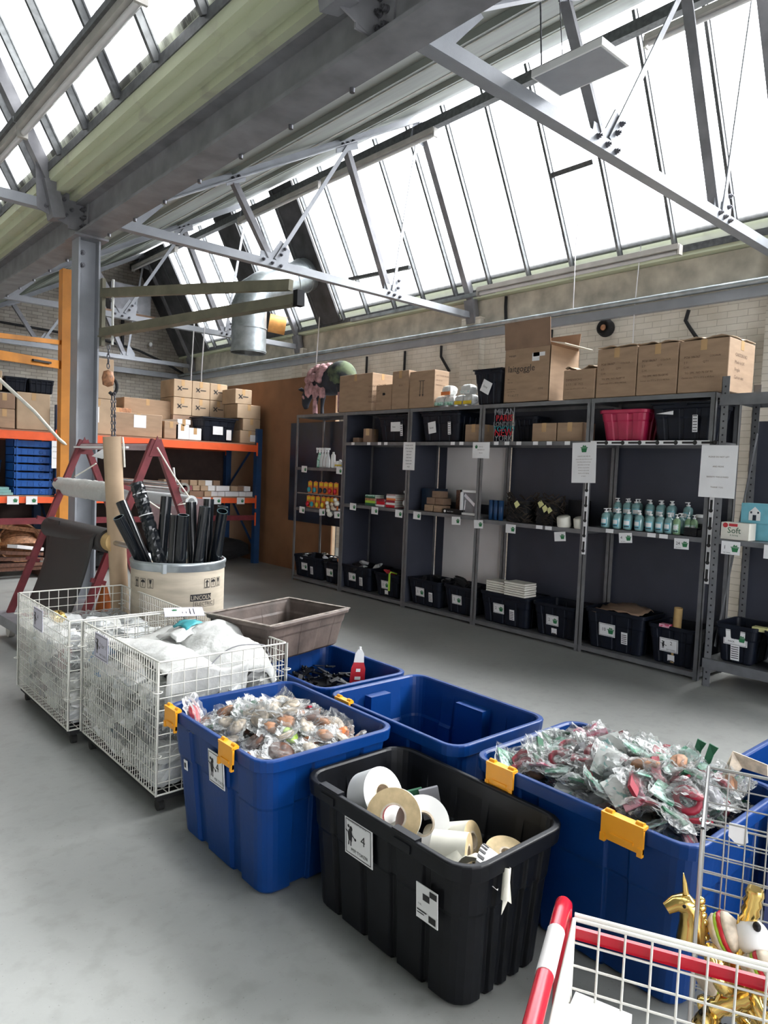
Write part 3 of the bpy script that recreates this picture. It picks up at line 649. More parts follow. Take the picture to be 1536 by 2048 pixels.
# ------------------------------------------------------------------ price cards, notices, labels
def emblem(s, o, u, v, sz, m):
    """small basket emblem"""
    o = Vector(o); P = lambda a, b_: o+u*a*sz+v*b_*sz
    s.poly([P(-.42, .05), P(-.3, -.45), P(.3, -.45), P(.42, .05)], m); s.poly([P(-.5, .07), P(-.5, .17), P(.5, .17), P(.5, .07)], m)
    s.poly([P(-.28, .2), P(-.12, .45), P(.05, .3), P(.2, .42), P(.3, .2)], m)
def price_card(y, z, label, num='', x=5.315, w=.115, h=.082, tilt=0., side='R'):
    t = thing('price_card', label, 'price card', (x, y, z), 0, 'price cards on the shelf edges')
    u = Vector((0, -cos(tilt), -sin(tilt))); v = Vector((0, -sin(tilt), cos(tilt))); o = Vector((x, y, z)); n = Vector((-1, 0, 0))
    s = MB(); s.obox(o, (w/2, .0015, h/2), (u, n, v), 0); s.build('card', M['paper'], t)
    s = MB(); emblem(s, o+n*.0025+u*w*.24, u, v, h*.62, 0)
    s.build('emblem', M['green'], t)
    if num: s = MB(); s.text(num, h*.4, o+n*.0025-u*w*.38-v*h*.1, u, v, 0); s.text('PER TOKEN', h*.10, o+n*.0025-u*w*.38-v*h*.4, u, v, 0); s.build('number', M['ink'], t)
cards = [(7.60, 1.475, 'under the spray bottles', .04, ''), (6.86, 1.475, 'under the small white pots', .04, ''), (7.62, .945, 'left of three in the first bay', .04, ''), (7.18, .945, 'middle of three in the first bay', -.08, ''), (6.87, .935, 'right of three in the first bay', -.05, ''),
 (6.57, 1.055, 'at the left end of the second bay', .03, ''), (6.17, 1.035, 'under the green books', .02, ''), (5.76, 1.03, 'at the right end of the second bay', .03, ''), (5.47, 1.03, 'under the small cartons', .03, ''), (4.90, 1.02, 'under the flat black box', -.05, ''),
 (4.60, 1.01, 'under the framed picture box', -.06, ''), (4.20, 1.0, 'under the left twig basket', .0, ''), (3.65, .98, 'under the round white pots', -.12, ''), (3.02, 1.03, 'under the front row of pump bottles', -.1, '4'), (2.55, 1.03, 'under the black packs of the fifth bay', -.03, '24')]
for y, z, lb, ti, nu in cards: price_card(y, z, 'white price card with green basket emblem '+lb, nu, tilt=ti)
price_card(2.15, 1.045, 'white price card with green basket emblem under the tissue boxes', '1', 5.235, .13, .095)
price_card(1.86, 1.045, 'white price card cut by the right edge of the photo', '', 5.235, .13, .095)
def notice(y, z, w, h, label, lines, x=5.30, tilt=0, emb=None, size=.018):
    t = thing('paper_notice', label, 'notice', (x, y, z))
    u = Vector((0, -cos(tilt), -sin(tilt))); v = Vector((0, -sin(tilt), cos(tilt))); o = Vector((x, y, z)); n = Vector((-1, 0, 0))
    s = MB(); s.obox(o, (w/2, .001, h/2), (u, n, v)); s.build('sheet', M['paper'], t)
    s = MB()
    for k, (tx, dz) in enumerate(lines): s.text(tx, size, o+n*.002+v*dz, u, v, 0, 'CENTER')
    s.build('printing', M['inkb'] if size < .016 else M['ink'], t)
    if emb: s = MB(); emblem(s, o+n*.002+v*emb[1]+u*emb[0], u, v, emb[2], 0); s.build('emblem', M['green'], t)
notice(5.62, 1.665, .185, .30, 'narrow white notice on the upright between second and third bays', [(a, .11-.033*k) for k, a in enumerate(('PLEASE NOTE', 'ITEMS ON THE', 'TOP SHELF', 'ARE NOT', 'FOR SALE', 'PLEASE ASK', 'STAFF FOR', 'HELP'))], size=.019)
notice(4.60, 1.735, .215, .155, 'landscape white notice with small green emblem between third and fourth bays', [('PRICE LIST', .03), ('ONE TOKEN EACH', -.0), ('PER ITEM', -.03)], emb=(-.06, .035, .04), size=.011)
notice(3.44, 1.635, .235, .345, 'white notice headed by a green emblem between fourth and fifth bays', [(a, .05-.024*k) for k, a in enumerate(('SCRAPSTORE SHELVES', 'please take only what you need', 'from these shelves and pay', 'with tokens at the desk', 'all items are priced as', 'marked on the cards', 'thank you for helping', 'to reuse'))], tilt=-.03, emb=(0, .12, .07), size=.0125)
notice(2.27, 1.59, .26, .38, 'large white notice taped on the upright of the right edge unit', [('PLEASE DO NOT LIFT', .10), ('AND MOVE', .03), ('BASKETS THIS IS FIXED', -.045), ('THANK YOU', -.12)], x=5.22, tilt=.01, size=.0155)
k = 0
def tick(y, z, w, lb, x=5.322):
    tag(MB().box(x-.003, y-w/2, z-.016, x, y+w/2, z+.016).build('shelf_label', M['paper']), 'blank white label on a shelf edge, '+lb, 'label', 'blank shelf edge labels')
for y, lb in ((6.62, 'leftmost in the second bay'), (6.33, 'second in the second bay'), (6.14, 'third in the second bay'), (6.03, 'fourth in the second bay'), (5.70, 'rightmost in the second bay'), (5.0, 'left one in the third bay'), (4.88, 'right one in the third bay'), (4.43, 'leftmost in the fourth bay'), (4.30, 'second in the fourth bay'), (4.16, 'third in the fourth bay'), (3.97, 'fourth in the fourth bay'), (3.82, 'fifth in the fourth bay'), (3.63, 'rightmost in the fourth bay')): tick(y, 1.803, .055, lb)
for y, z, lb in ((3.88, 1.043, 'lower left one in the fourth bay'), (3.78, 1.043, 'lower right one in the fourth bay'), (3.17, 1.073, 'lower left one in the fifth bay'), (2.80, 1.073, 'lower middle one in the fifth bay'), (2.70, 1.073, 'lower right one in the fifth bay')): tick(y, z, .07, lb)

# ================================================================== CONTAINERS
def rr(cx, cy, hx, hy, r, z, grooves=0, gw=.02, gd_=.0, k=5, lugs=0):
    """rounded rectangle loop with optional grooves pressed into each side; same vertex count for every loop"""
    pts = []
    cor = [(1, 1, 0), (-1, 1, 90), (-1, -1, 180), (1, -1, 270)]
    for c, (sx, sy, a0) in enumerate(cor):
        for i in range(k+1):
            a = radians(a0+90*i/k); pts.append(Vector((cx+sx*(hx-r)+r*cos(a), cy+sy*(hy-r)+r*sin(a), z)))
        # straight side towards next corner
        nx = cor[(c+1) % 4]; p = pts[-1]; a1 = radians(a0+90)
        q = Vector((cx+nx[0]*(hx-r)+r*cos(a1), cy+nx[1]*(hy-r)+r*sin(a1), z)); L = (q-p).length; d = (q-p)/L if L else X; inn = Vector((-cos(a1), -sin(a1), 0))
        for g in range(grooves):
            tc_ = (g+.5)/grooves*L if grooves else 0
            for off, dep in ((-gw-.006, 0), (-gw, gd_), (gw, gd_), (gw+.006, 0)):
                pts.append(p+d*(tc_+off)+inn*dep)
    return pts
def tub(name, label, cat, x0, x1, y0, y1, h, mt, taper=.035, rim=.018, rimh=.03, r=.05, grooves=3, gd_=.010, gw=.02, group=None, z=0, th=.006, rimm=None, rz=0, floorz=.012):
    """open tub; coordinates in the tub's own frame, base centre at the thing's origin"""
    cx, cy = (x0+x1)/2, (y0+y1)/2; t = thing(name, label, cat, (cx, cy, z), rz, group)
    hx, hy = (x1-x0)/2-rim, (y1-y0)/2-rim
    s = MB(); T = lambda hz, gd2, ins=0, add=0: rr(0, 0, hx-taper*(1-hz/h)-ins+add, hy-taper*(1-hz/h)-ins+add, max(r-ins+add*.6, .012), hz, grooves, gw, gd2)
    step = h*.62
    ls = [T(0, gd_, .012), T(.012, gd_), T(step, gd_), T(step+.012, gd_*.7, 0, .004), T(h-rimh-.01, gd_*.7, 0, .004), T(h-rimh, 0, 0, .004), T(h-rimh, 0, 0, rim), T(h-.004, 0, 0, rim), T(h, 0, 0, rim-.004), T(h, 0, 0, .002), T(h-.006, 0, th*.6)]
    inner = [T(h-rimh, 0, th), T(step+.012, gd_*.7, th), T(step, gd_, th+.004), T(floorz+.012, gd_, th), T(floorz, gd_, th+.012)]
    s.loops(ls+inner, 0, smooth=False, cap0=True, cap1=True)
    o = s.build('body', mt, t, local=True)
    bv = o.modifiers.new('bevel', 'BEVEL'); bv.width = .0025; bv.segments = 2; bv.limit_method = 'ANGLE'; bv.angle_limit = radians(40)
    return t
def lb_frame(face, pos, z, x0, x1, y0, y1):
    pass
def sticker(t, o, u, v, w, h, parts, name='label_card', mt='paper', label=None):
    """flat card stuck on a surface: o centre, u right, v up (world)"""
    o = Vector(o); u = Vector(u).normalized(); v = Vector(v).normalized(); n = u.cross(v)
    s = MB(); s.obox(o, (w/2, h/2, .0012), (u, v, n), 0)
    for kind, a in parts:
        c = o+n*.0022
        if kind == 'text': tx, sz, a_, b_ = a; s.text(tx, sz, c+u*a_+v*b_, u, v, 1)
        if kind == 'rect': a0, b0, a1, b1 = a; s.poly([c+u*a0+v*b0, c+u*a1+v*b0, c+u*a1+v*b1, c+u*a0+v*b1], 1)
        if kind == 'frame':
            q = a; W_, H_ = w/2-q, h/2-q
            for a0, b0, a1, b1 in ((-W_, -H_, W_, -H_+.0025), (-W_, H_-.0025, W_, H_), (-W_, -H_, -W_+.0025, H_), (W_-.0025, -H_, W_, H_)): s.poly([c+u*a0+v*b0, c+u*a1+v*b0, c+u*a1+v*b1, c+u*a0+v*b1], 1)
        if kind == 'emb': emblem(s, c+u*a[0]+v*a[1], u, v, a[2], 2)
        if kind == 'figure':
            a_, b_, k_ = a; P = lambda p, q_: c+u*(a_+p*k_)+v*(b_+q_*k_)
            s.poly([P(-.16, -.3), P(.14, -.35), P(.2, .1), P(.12, .34), P(-.1, .36), P(-.22, .1)], 1); s.poly([P(.08+.14*cos(i*pi/5), .42+.16*sin(i*pi/5)) for i in range(10)], 1)
            s.poly([P(-.14+.1*cos(i*pi/4), .52+.1*sin(i*pi/4)) for i in range(8)], 1); s.poly([P(-.14, -.3), P(-.06, -.3), P(-.1, -.62), P(-.2, -.62)], 1); s.poly([P(.02, -.3), P(.1, -.3), P(.12, -.62), P(.02, -.62)], 1)
            s.poly([P(.18, .1), P(.42, -.04), P(.42, -.1), P(.18, .0)], 1); s.poly([P(.46+.09*cos(i*pi/4), -.1+.09*sin(i*pi/4)) for i in range(8)], 1); s.poly([P(-.2, .1), P(-.42, .2), P(-.40, .28), P(-.2, .2)], 1)
    o_ = s.build(name, [M[mt], M['ink'], M['green']], t)
    if label: o_['label'] = label
    return o_
def clip(t, c, u, n, w=.11, label='yellow clip', down=.075):
    """yellow lid clip hooked over the rim: c rim point, u along rim, n outwards"""
    c = Vector(c); u = Vector(u).normalized(); n = Vector(n).normalized(); s = MB()
    s.obox(c+n*.012-Z*.034, (w/2, .004, .036), (u, n, Z)); s.obox(c+n*.004+Z*.004, (w/2, .014, .005), (u, n, Z))
    for k in (-1, 1): s.cyl(c+u*(k*w*.36)-u*.012+Z*.008, c+u*(k*w*.36)+u*.012+Z*.008, .009, k=10); s.obox(c+u*(k*w*.44)+n*.014-Z*.066, (w*.06, .006, .012), (u, n, Z))
    s.obox(c+n*.017-Z*.05, (w*.28, .003, .004), (u, n, Z))
    o = s.build('lid_clip', M['yellow'], t); o['label'] = label; return o

# nearest black tub
bt = tub('black_storage_tub', 'large black ribbed tub of paper rolls, nearest the camera', 'storage tub', 1.395, 1.875, 1.185, 1.965, .445, M['black'], .028, .02, .05, .075, 4, .014, .012)
n_ = Vector((-1, 0, .06)).normalized()
TL = lambda x, y, z: (x, y, z)
sticker(bt, (1.405, 1.645, .335), (0, -1, 0), (-.06, 0, 1), .135, .125, [('frame', .006), ('figure', (-.040, .005, .055)), ('text', ('4', .045, .012, -.005)), ('text', ('PER TOKEN', .0155, -.036, -.045)), ('text', ('CHILDRENS SCRAPSTORE CENTRE', .0062, -.055, .050))], label='white card reading 4 per token')
sticker(bt, (1.402, 1.335, .285), (0, -1, 0), (-.06, 0, 1), .085, .105, [('rect', (.012, .03, .04, .048)), ('text', ('110L', .008, -.035, -.01)), ('rect', (-.015, .01, .012, .03)), ('rect', (.008, -.046, .036, -.026)), ('rect', (-.038, -.028, .0, -.024)), ('rect', (-.038, -.036, -.01, -.033))], label='grey product sticker with barcode')
s = MB(); s.pipe((1.565, 1.188, .405), (1.545, 1.176, .325), .011, .009, 12); s.poly([(1.563, 1.178, .385), (1.578, 1.178, .30), (1.560, 1.178, .315), (1.535, 1.178, .285), (1.542, 1.178, .36)], 0, .0015, (0, -1, 0)); o = s.build('peeling_sticker', M['cream'], bt); o['label'] = 'curled peeling cream sticker'
for (yy, lb) in ((1.44, 0), (1.80, 0)): s = MB(); s.box(1.392, yy-.035, .404, 1.400, yy+.035, .428); s.box(1.399, yy-.05, .428, 1.425, yy+.05, .450); s.build('clip_recess', M['black'], bt)

# blue tub with the bagged sweets
b1 = tub('blue_storage_tub', 'tall blue tub with yellow clips heaped with bagged sweet-like ornaments', 'storage tub', 1.235, 1.85, 1.955, 2.705, .515, M['blue'], .045, .02, .045, .06, 2, .016, .035)
clip(b1, (1.238, 2.17, .515), (0, 1, 0), (-1, 0, 0), .10, 'orange yellow clip on the long side')
clip(b1, (1.238, 2.615, .515), (0, 1, 0), (-1, 0, 0), .10, 'orange yellow clip near the wire basket')
sticker(b1, (1.250, 2.28, .385), (0, -1, 0), (-.08, 0, 1), .115, .125, [('frame', .006), ('figure', (-.03, .0, .06)), ('text', ('4', .045, .0, -.005)), ('text', ('PER TOKEN', .014, -.015, -.045))], label='white card with dark figure reading 4 per token')
sticker(b1, (1.268, 2.56, .30), (0, -1, 0), (-.08, 0, 1), .028, .04, [('rect', (-.008, -.01, .006, .01))], label='tiny white sticker')
# empty blue tub, blue tub with black fabric, tub under the tray, big blue tub, far blue tub
b2 = tub('blue_storage_tub', 'nearly empty blue tub behind the black tub of paper rolls', 'storage tub', 1.885, 2.46, 1.685, 2.475, .505, M['blue'], .04, .02, .045, .06, 2, .016, .035)
clip(b2, (1.888, 2.34, .505), (0, 1, 0), (-1, 0, 0), .10, 'orange yellow clip at the left rim', .03)
b3 = tub('blue_storage_tub', 'blue tub of black offcuts beneath the brown crate', 'storage tub', 1.90, 2.45, 2.52, 3.20, .50, M['blue'], .04, .02, .045, .06, 2, .016, .035)
b4 = tub('blue_storage_tub', 'blue tub mostly hidden behind the wire basket and under the brown crate', 'storage tub', 1.91, 2.45, 3.23, 3.93, .50, M['blue'], .04, .02, .045, .06, 2, .016, .035)
b5 = tub('blue_storage_tub', 'big blue tub with two yellow clips heaped with bagged green and red felt pieces', 'storage tub', 1.885, 2.52, .805, 1.62, .51, M['blue'], .03, .02, .045, .06, 2, .012, .035)
clip(b5, (1.888, 1.475, .51), (0, 1, 0), (-1, 0, 0), .115, 'yellow clip on the left'); clip(b5, (1.888, 1.02, .51), (0, 1, 0), (-1, 0, 0), .135, 'yellow clip on the right')
b6 = tub('blue_storage_tub', 'blue tub cut by the right edge of the photo behind the chrome cage', 'storage tub', 2.60, 3.20, .20, 1.03, .51, M['blue'], .03, .02, .045, .06, 2, .012, .035)
# inner moulded blocks seen in the empty tub
for bx_ in ((2.08, 2.385, .20, 2.20, 2.43, .47), (2.375, 1.98, .16, 2.43, 2.14, .46)): s = MB(); s.box(*bx_); s.build('moulded_pillar', M['blue'], b2)
# brown crate across two tubs
bc = tub('brown_crate', 'scuffed brown plastic crate lying across two blue tubs', 'crate', 1.79, 2.46, 2.98, 3.46, .205, M['tray'], .035, .018, .02, .03, 2, .003, .06, z=.512, rz=radians(15))
s = MB(); hx, hy = .33, .23
for dx, dy, lx, ly in ((0, -hy+.009, hx, .009), (0, hy-.009, hx, .009), (-hx+.009, 0, .009, hy-.02), (hx-.009, 0, .009, hy-.02)): s.obox((dx, dy, .2065), (lx, ly, .002))
s.build('worn_rim', M['trayrim'], bc, local=True)

# ================================================================== WIRE BASKETS
def grid(s, o, u, v, W_, H_, nu, nv, r, rb=None):
    """wire panel: o corner, u along, v up"""
    o = Vector(o); u = Vector(u).normalized(); v = Vector(v).normalized(); rb = rb or r*1.7
    for i in range(nu+1): a = o+u*(W_*i/nu); s.cyl(a, a+v*H_, rb if i in (0, nu) else r, k=5, caps=False)
    for j in range(nv+1): a = o+v*(H_*j/nv); s.cyl(a, a+u*W_, rb if j in (0, nv) else r, k=5, caps=False)
def wire_basket(label, x0, x1, y0, y1, z0, z1, casters):
    t = thing('wire_basket', label, 'wire basket', ((x0+x1)/2, (y0+y1)/2, 0))
    dy = y1-y0; dx = x1-x0; H_ = z1-z0
    for (o, u, W_, n) in (((x0, y0, z0), Y, dy, 36), ((x1, y0, z0), Y, dy, 36), ((x0, y0, z0), X, dx, 11), ((x0, y1, z0), X, dx, 11)):
        s = MB(); grid(s, o, u, Z, W_, H_, n, 12 if n == 36 else 11, .0021 if n == 36 else .0024, .0045); s.build('wire_panel', M['wire'], t)
    s = MB(); grid(s, (x0, y0, z0), X, Y, dx, dy, 12, 18, .0024, .004); s.build('wire_base', M['wire'], t)
    for (x, y) in ((x0-.006, y0-.006), (x0-.006, y1+.006), (x1+.006, y0-.006), (x1+.006, y1+.006)):
        s = MB(); s.tube([(x, y, z0), (x, y, z1)], .0035, 6)
        for z in (z0+H_*.3, z0+H_*.78): s.tube([(x+.02*cos(a)*(1 if x < 1.5 else -1), y+.016*sin(a), z) for a in [k*pi/6 for k in range(13)]], .0025, 5)
        s.build('corner_rod', M['wire'], t)
    s = MB(); s.box(x0+.01, y0+.01, z0-.03, x1-.01, y1-.01, z0-.008); s.build('dolly_board', M['blackm'], t)
    for (x, y) in casters:
        s = MB(); s.cyl((x-.013, y, .024), (x+.013, y, .024), .024, k=14); s.box(x-.012, y-.012, .024, x+.012, y+.012, z0-.028); s.build('caster', M['rubber'], t)
    return t
wb1 = wire_basket('white wire basket of bagged clear and white packing, the nearer of two', 1.255, 1.885, 2.80, 3.715, .085, .66, ((1.29, 2.84), (1.29, 3.66), (1.84, 2.84), (1.84, 3.66)))
wb2 = wire_basket('white wire basket of clear bags, the further of two, beside the roll stand', 1.20, 1.83, 3.76, 4.70, .085, .66, ((1.24, 3.8), (1.24, 4.64), (1.78, 3.8), (1.78, 4.64)))
sticker(wb1, (1.247, 3.44, .585), (0, -1, 0), (0, 0, 1), .17, .125, [('frame', .007), ('figure', (-.05, .0, .06)), ('text', ('2 for 1', .032, -.02, .0)), ('text', ('PER TOKEN', .016, -.02, -.042))], label='white card on the basket side', mt='lilac')
sticker(wb2, (1.192, 4.28, .575), (0, -1, 0), (0, 0, 1), .17, .125, [('frame', .007), ('figure', (-.05, .0, .06)), ('text', ('4', .04, -.01, .0))], label='white card on the basket side', mt='lilac')
t = thing('price_sheet', 'white price sheet lying tilted across the back rim of the near wire basket', 'price card', (1.78, 3.66, .675))
sticker(t, (1.77, 3.64, .672), (.93, -.36, .0), (.36, .93, .12), .21, .15, [('emb', (-.05, .03, .035)), ('text', ('111', .04, -.02, -.03)), ('rect', (.03, -.05, .034, .05)), ('rect', (.05, -.05, .054, .05))], mt='lilac', name='sheet')

# bags -------------------------------------------------------------
def crumple(seed, rx, ry, rz_, amp=.22, k=14, j=9, flat=False):
    """crumpled pillow bag with pinched corners"""
    r = random.Random(seed); s = MB(); ls = []
    for a in range(j+1):
        th = -pi/2+pi*a/j; L = []
        for i in range(k):
            ph = 2*pi*i/k; cth = max(cos(th), .02)
            sq = 1/max(abs(cos(ph)), abs(sin(ph)))**.75
            n = 1+r.uniform(-amp, amp)*(.4 if a in (0, j) else 1)
            L.append(Vector((rx*cth**.6*cos(ph)*sq*n, ry*cth**.6*sin(ph)*sq*n, rz_*sin(th)*(1+r.uniform(-amp, amp)))))
        ls.append(L)
    return s.loops(ls, 0, smooth=False)
def hide(o):
    """take a pattern object out of the scene again; its mesh data stays for the copies"""
    me = o.data; ch = list(o.children)
    for c in ch: bpy.data.objects.remove(c)
    bpy.data.objects.remove(o); return me
def proto_bag(name, seed, r3, m_, amp=.22, flat=None):
    o = crumple(seed, *r3, amp=amp).build(name, m_); me = o.data; me.use_fake_user = True; bpy.data.objects.remove(o); return me
def place_mesh(me, name, loc, rot, sc=1, label=None, cat=None, group=None, parent=None):
    o = bpy.data.objects.new(name, me); COL.objects.link(o); o.location = loc; o.rotation_euler = rot; o.scale = (sc, sc, sc) if not isinstance(sc, tuple) else sc
    if parent: o.parent = parent
    tag(o, label, cat, group); return o
def fill_basket(x0, x1, y0, y1, zt, kinds, seed, group):
    r = random.Random(seed); protos = {}
    for k_, (mk, w, lb, sz) in enumerate(kinds):
        protos[mk] = [proto_bag('bag_mesh', seed*10+k_*3+i, (sz[0], sz[1], sz[2]), M[mk], .20) for i in range(2)]
    z = .135; layer = 0
    while z < zt:
        ny = 7; nx = 4
        for a in range(nx):
            for b_ in range(ny):
                if 0 < a < nx-1 and 0 < b_ < ny-1 and z < zt-.12: continue          # only what can be seen: the sides and the top layers
                mk, w, lb, sz = r.choices(kinds, [q[1] for q in kinds])[0]
                if z > zt-.05 and mk in ('greybag', 'bluebag'): mk, w, lb, sz = kinds[0]
                x = x0+.085+(x1-x0-.17)*(a+r.uniform(-.12, .12))/(nx-1); y = y0+.085+(y1-y0-.17)*(b_+r.uniform(-.2, .2))/(ny-1)
                where = (('aisle side' if a == 0 else 'drum side' if a == nx-1 else 'inner row')+', '+('nearest', 'second', 'third', 'fourth', 'fifth', 'sixth', 'furthest')[b_]+' column' if True else '')+', '+(('bottom', 'second', 'third', 'fourth', 'top')[min(layer, 4)] if z+.082 < zt else 'top')+' layer'+(' behind' if a == 2 else '')
                place_mesh(r.choice(protos[mk]), 'filled_bag', (min(max(x, x0+.085), x1-.085), min(max(y, y0+.09), y1-.09), z+r.uniform(-.015, .02)), (r.uniform(-.35, .35), r.uniform(-.3, .3), r.uniform(-.3, .3)), r.uniform(.98, 1.18), lb+', '+where, 'bag', group)
        z += .082; layer += 1
fill_basket(1.255, 1.885, 2.80, 3.715, .50, [('clearw', 6, 'milky bag in the near basket', (.074, .074, .05)), ('whitebag', 5, 'white bag in the near basket', (.074, .07, .045)), ('clear', 5, 'clear bag in the near basket', (.075, .074, .05)), ('greybag', 1.6, 'slate bag in the near basket', (.07, .07, .035))], 3, 'bags in the near wire basket')
fill_basket(1.20, 1.83, 3.76, 4.70, .47, [('clear', 6, 'clear bag in the further basket', (.075, .074, .05)), ('clearw', 6, 'milky bag in the further basket', (.074, .07, .05)), ('whitebag', 3, 'white bag in the further basket', (.07, .07, .04)), ('greybag', 1, 'slate bag in the further basket', (.07, .07, .035))], 5, 'bags in the further wire basket')
for i, (loc, rot, sc, mk, lb) in enumerate((((1.315, 3.60, .47), (0, .2, .1), (.6, 1.5, 2.0), 'bluebag', 'blue film bag against the left end of the near basket side'), ((1.325, 3.12, .16), (.3, 1.3, .2), (.5, .6, .6), 'yellowbag', 'yellow lumpy toy low in the near basket'), ((1.315, 3.28, .19), (.1, 1.2, .9), (.45, .55, .6), 'yellowbag', 'bright yellow lump left of the other yellow toy'), ((1.33, 3.22, .53), (.1, .1, 0), (.7, 1.7, 1.3), 'lightcase', 'ribbed grey pack near the rim of the near basket'),
   ((1.26, 4.02, .40), (.0, .0, .2), (.5, .6, 1.9), 'maroon', 'dark red box edge in the further wire basket'), ((1.27, 3.86, .20), (0, 1.2, .3), (.55, .5, .4), 'orange', 'small orange red packet low in the further basket'), ((1.32, 4.35, .565), (.2, .1, 0), (.7, .8, .7), 'gold', 'yellow gold foil packet on top of the further basket'), ((1.46, 4.1, .56), (.1, .2, .5), (.9, 1.1, .7), 'clearw', 'pale green tinted pack on top of the further basket'))):
    place_mesh(proto_bag('bag_mesh', 80+i, (.06, .06, .04), M[mk], .16), 'loose_pack', loc, rot, sc, lb, 'pack')
# draped white garments on top of the near basket
def drape(name, label, cat, f, nu, nv, mt, th=.006, seed=1, parent=None, lumps=.012):
    r = random.Random(seed); s = MB(); ph = [(r.uniform(3, 12), r.uniform(3, 12), r.uniform(0, 6)) for _ in range(5)]
    P = [[Vector(f(i/nu, j/nv)) for j in range(nv+1)] for i in range(nu+1)]
    for i in range(nu+1):
        for j in range(nv+1):
            u_, v_ = i/nu, j/nv; w = sum(abs(sin(a*u_+b_*v_+c)) for a, b_, c in ph)/5
            P[i][j] += Vector((0, 0, lumps*(w*2-1)))+Vector((r.uniform(-.002, .002), r.uniform(-.002, .002), r.uniform(-.0025, .0025)))
    vs = [p for row in P for p in row]; fs = [(i*(nv+1)+j, (i+1)*(nv+1)+j, (i+1)*(nv+1)+j+1, i*(nv+1)+j+1) for i in range(nu) for j in range(nv)]
    s.add(vs, fs, 0, True)
    o = s.build(name, mt, parent); so = o.modifiers.new('solid', 'SOLIDIFY'); so.thickness = th; so.offset = -1
    if label: tag(o, label, cat)
    return o
def f1(u, v): 
    x = 1.30+.50*u+.03*sin(5*v); y = 2.86+.78*v; return (x, y, .575+.06*sin(pi*u)*sin(pi*v)+.03*sin(7*u+2*v))
drape('white_sack', 'crumpled white sacking spread over the near wire basket', 'sack', f1, 26, 30, M['whitebag'], seed=4, lumps=.016)
def f2(u, v):
    # sack hanging over the near right corner of the basket
    a = u*1.0; x = 1.52+.405*u+.02*sin(9*v); y = 2.825+.40*v; z = .61+.085*sin(pi*min(1, u*1.05))-.15*max(0, u-.72)/.28-.17*(1-v)**5+.012*cos(6*v)
    return (x, y, z)
gs = drape('white_sack', 'white sack with a grey stitched seam spilling over the basket corner', 'sack', f2, 26, 22, M['whitebag'], seed=9, lumps=.014)
s = MB(); s.tube([tuple(Vector(f2(a, .18+.02*sin(9*a)))+Z*.022) for a in [k/14 for k in range(15)]], .0028, 5); MW[gs.name] = Matrix.Identity(4); o = s.build('stitched_seam', M['steeld'], gs); o['label'] = 'dark grey seam'
def f3(u, v): return (1.30+.40*u, 2.815+.04*v+.012*sin(8*u), .60-.26*v+.02*sin(6*u))
drape('white_sack', 'smooth white sack pressed against the near end wires of the basket', 'sack', f3, 22, 14, M['whitebag'], seed=12, lumps=.008)
def f4(u, v): return (1.50+.30*u, 3.15+.24*v+.1*u, .635+.03*sin(3*u)+.02*sin(5*v))
t4 = drape('plastic_pack', 'white plastic pack with a teal printed panel on top of the near basket', 'pack', f4, 14, 12, M['whitebag'], seed=15, lumps=.01)
MW[t4.name] = Matrix.Identity(4)
def f5(u, v): return (1.58+.13*u, 3.22+.16*v+.05*u, .672+.02*sin(3*u)+.01*sin(5*v))
o = drape('teal_print', None, None, f5, 8, 8, M['teal'], th=.003, seed=15, parent=t4, lumps=.004); o['label'] = 'teal printed panel'

# ================================================================== FIBRE DRUM AND PIPES
DC = Vector((2.125, 4.47, 0)); DR = .303; DH = .86
t = thing('fibre_drum', 'pale fibreboard welding wire drum with steel rim, filled with black pipes', 'drum', tuple(DC))
s = MB(); s.lathe([(0, .01), (DR-.006, .01), (DR, .02), (DR, DH-.06)], DC, k=48); s.lathe([(DR-.008, DH-.01), (DR-.008, .03), (0, .03)], DC, k=48); s.build('shell', M['drum'], t)
s = MB(); s.lathe([(DR+.001, DH-.06), (DR+.006, DH-.055), (DR+.004, DH-.03), (DR+.010, DH-.022), (DR+.010, DH-.006), (DR+.002, DH), (DR-.008, DH-.004), (DR-.010, DH-.05)], DC, k=48); s.build('steel_rim', M['galv'], t)
s = MB(); s.lathe([(DR+.001, 0), (DR+.004, .02), (DR+.001, .04)], DC, k=48); s.build('base_band', M['galv'], t)
def on_drum(phi0, z0, sg=1):
    return lambda a, b_: Vector((DC.x+(DR+.0016)*cos(phi0+a/DR), DC.y+(DR+.0016)*sin(phi0+a/DR), z0+b_))
def drum_rect(s, fn, a0, b0, a1, b1, m=0, n=8, th=0.0):
    for i in range(n):
        p, q = a0+(a1-a0)*i/n, a0+(a1-a0)*(i+1)/n
        s.add([fn(p, b0), fn(q, b0), fn(q, b1), fn(p, b1)], [(0, 1, 2, 3)], m)
pf = radians(-86.5)
fn = on_drum(pf, .585)
s = MB(); drum_rect(s, fn, -.075, .028, .075, .072, 0); s.build('logo_bar', M['ink'], t)
def lift(fn, e_): 
    return lambda a, b_: (lambda p: Vector((DC.x+(p.x-DC.x)*(1+e_), DC.y+(p.y-DC.y)*(1+e_), p.z)))(fn(a, b_))
s = MB(); s.text('LINCOLN', .040, (0, 0, 0), X, Z, 0, 'CENTER', fn=lambda a, b_: lift(fn, .004)(a*.86, b_+.036)); s.build('logo_lettering', M['drum'], t)
s = MB(); s.text('ELECTRIC', .034, (0, 0, 0), X, Z, 0, 'CENTER', fn=lambda a, b_: lift(fn, .002)(a*.92+.022, b_-.004))
for q in ((-.055, -.012, .105, -.010), (.102, -.010, .105, .026), (-.055, -.010, -.052, .026)): drum_rect(s, lift(fn, .002), *q)
s.build('logo_lettering', M['ink'], t)
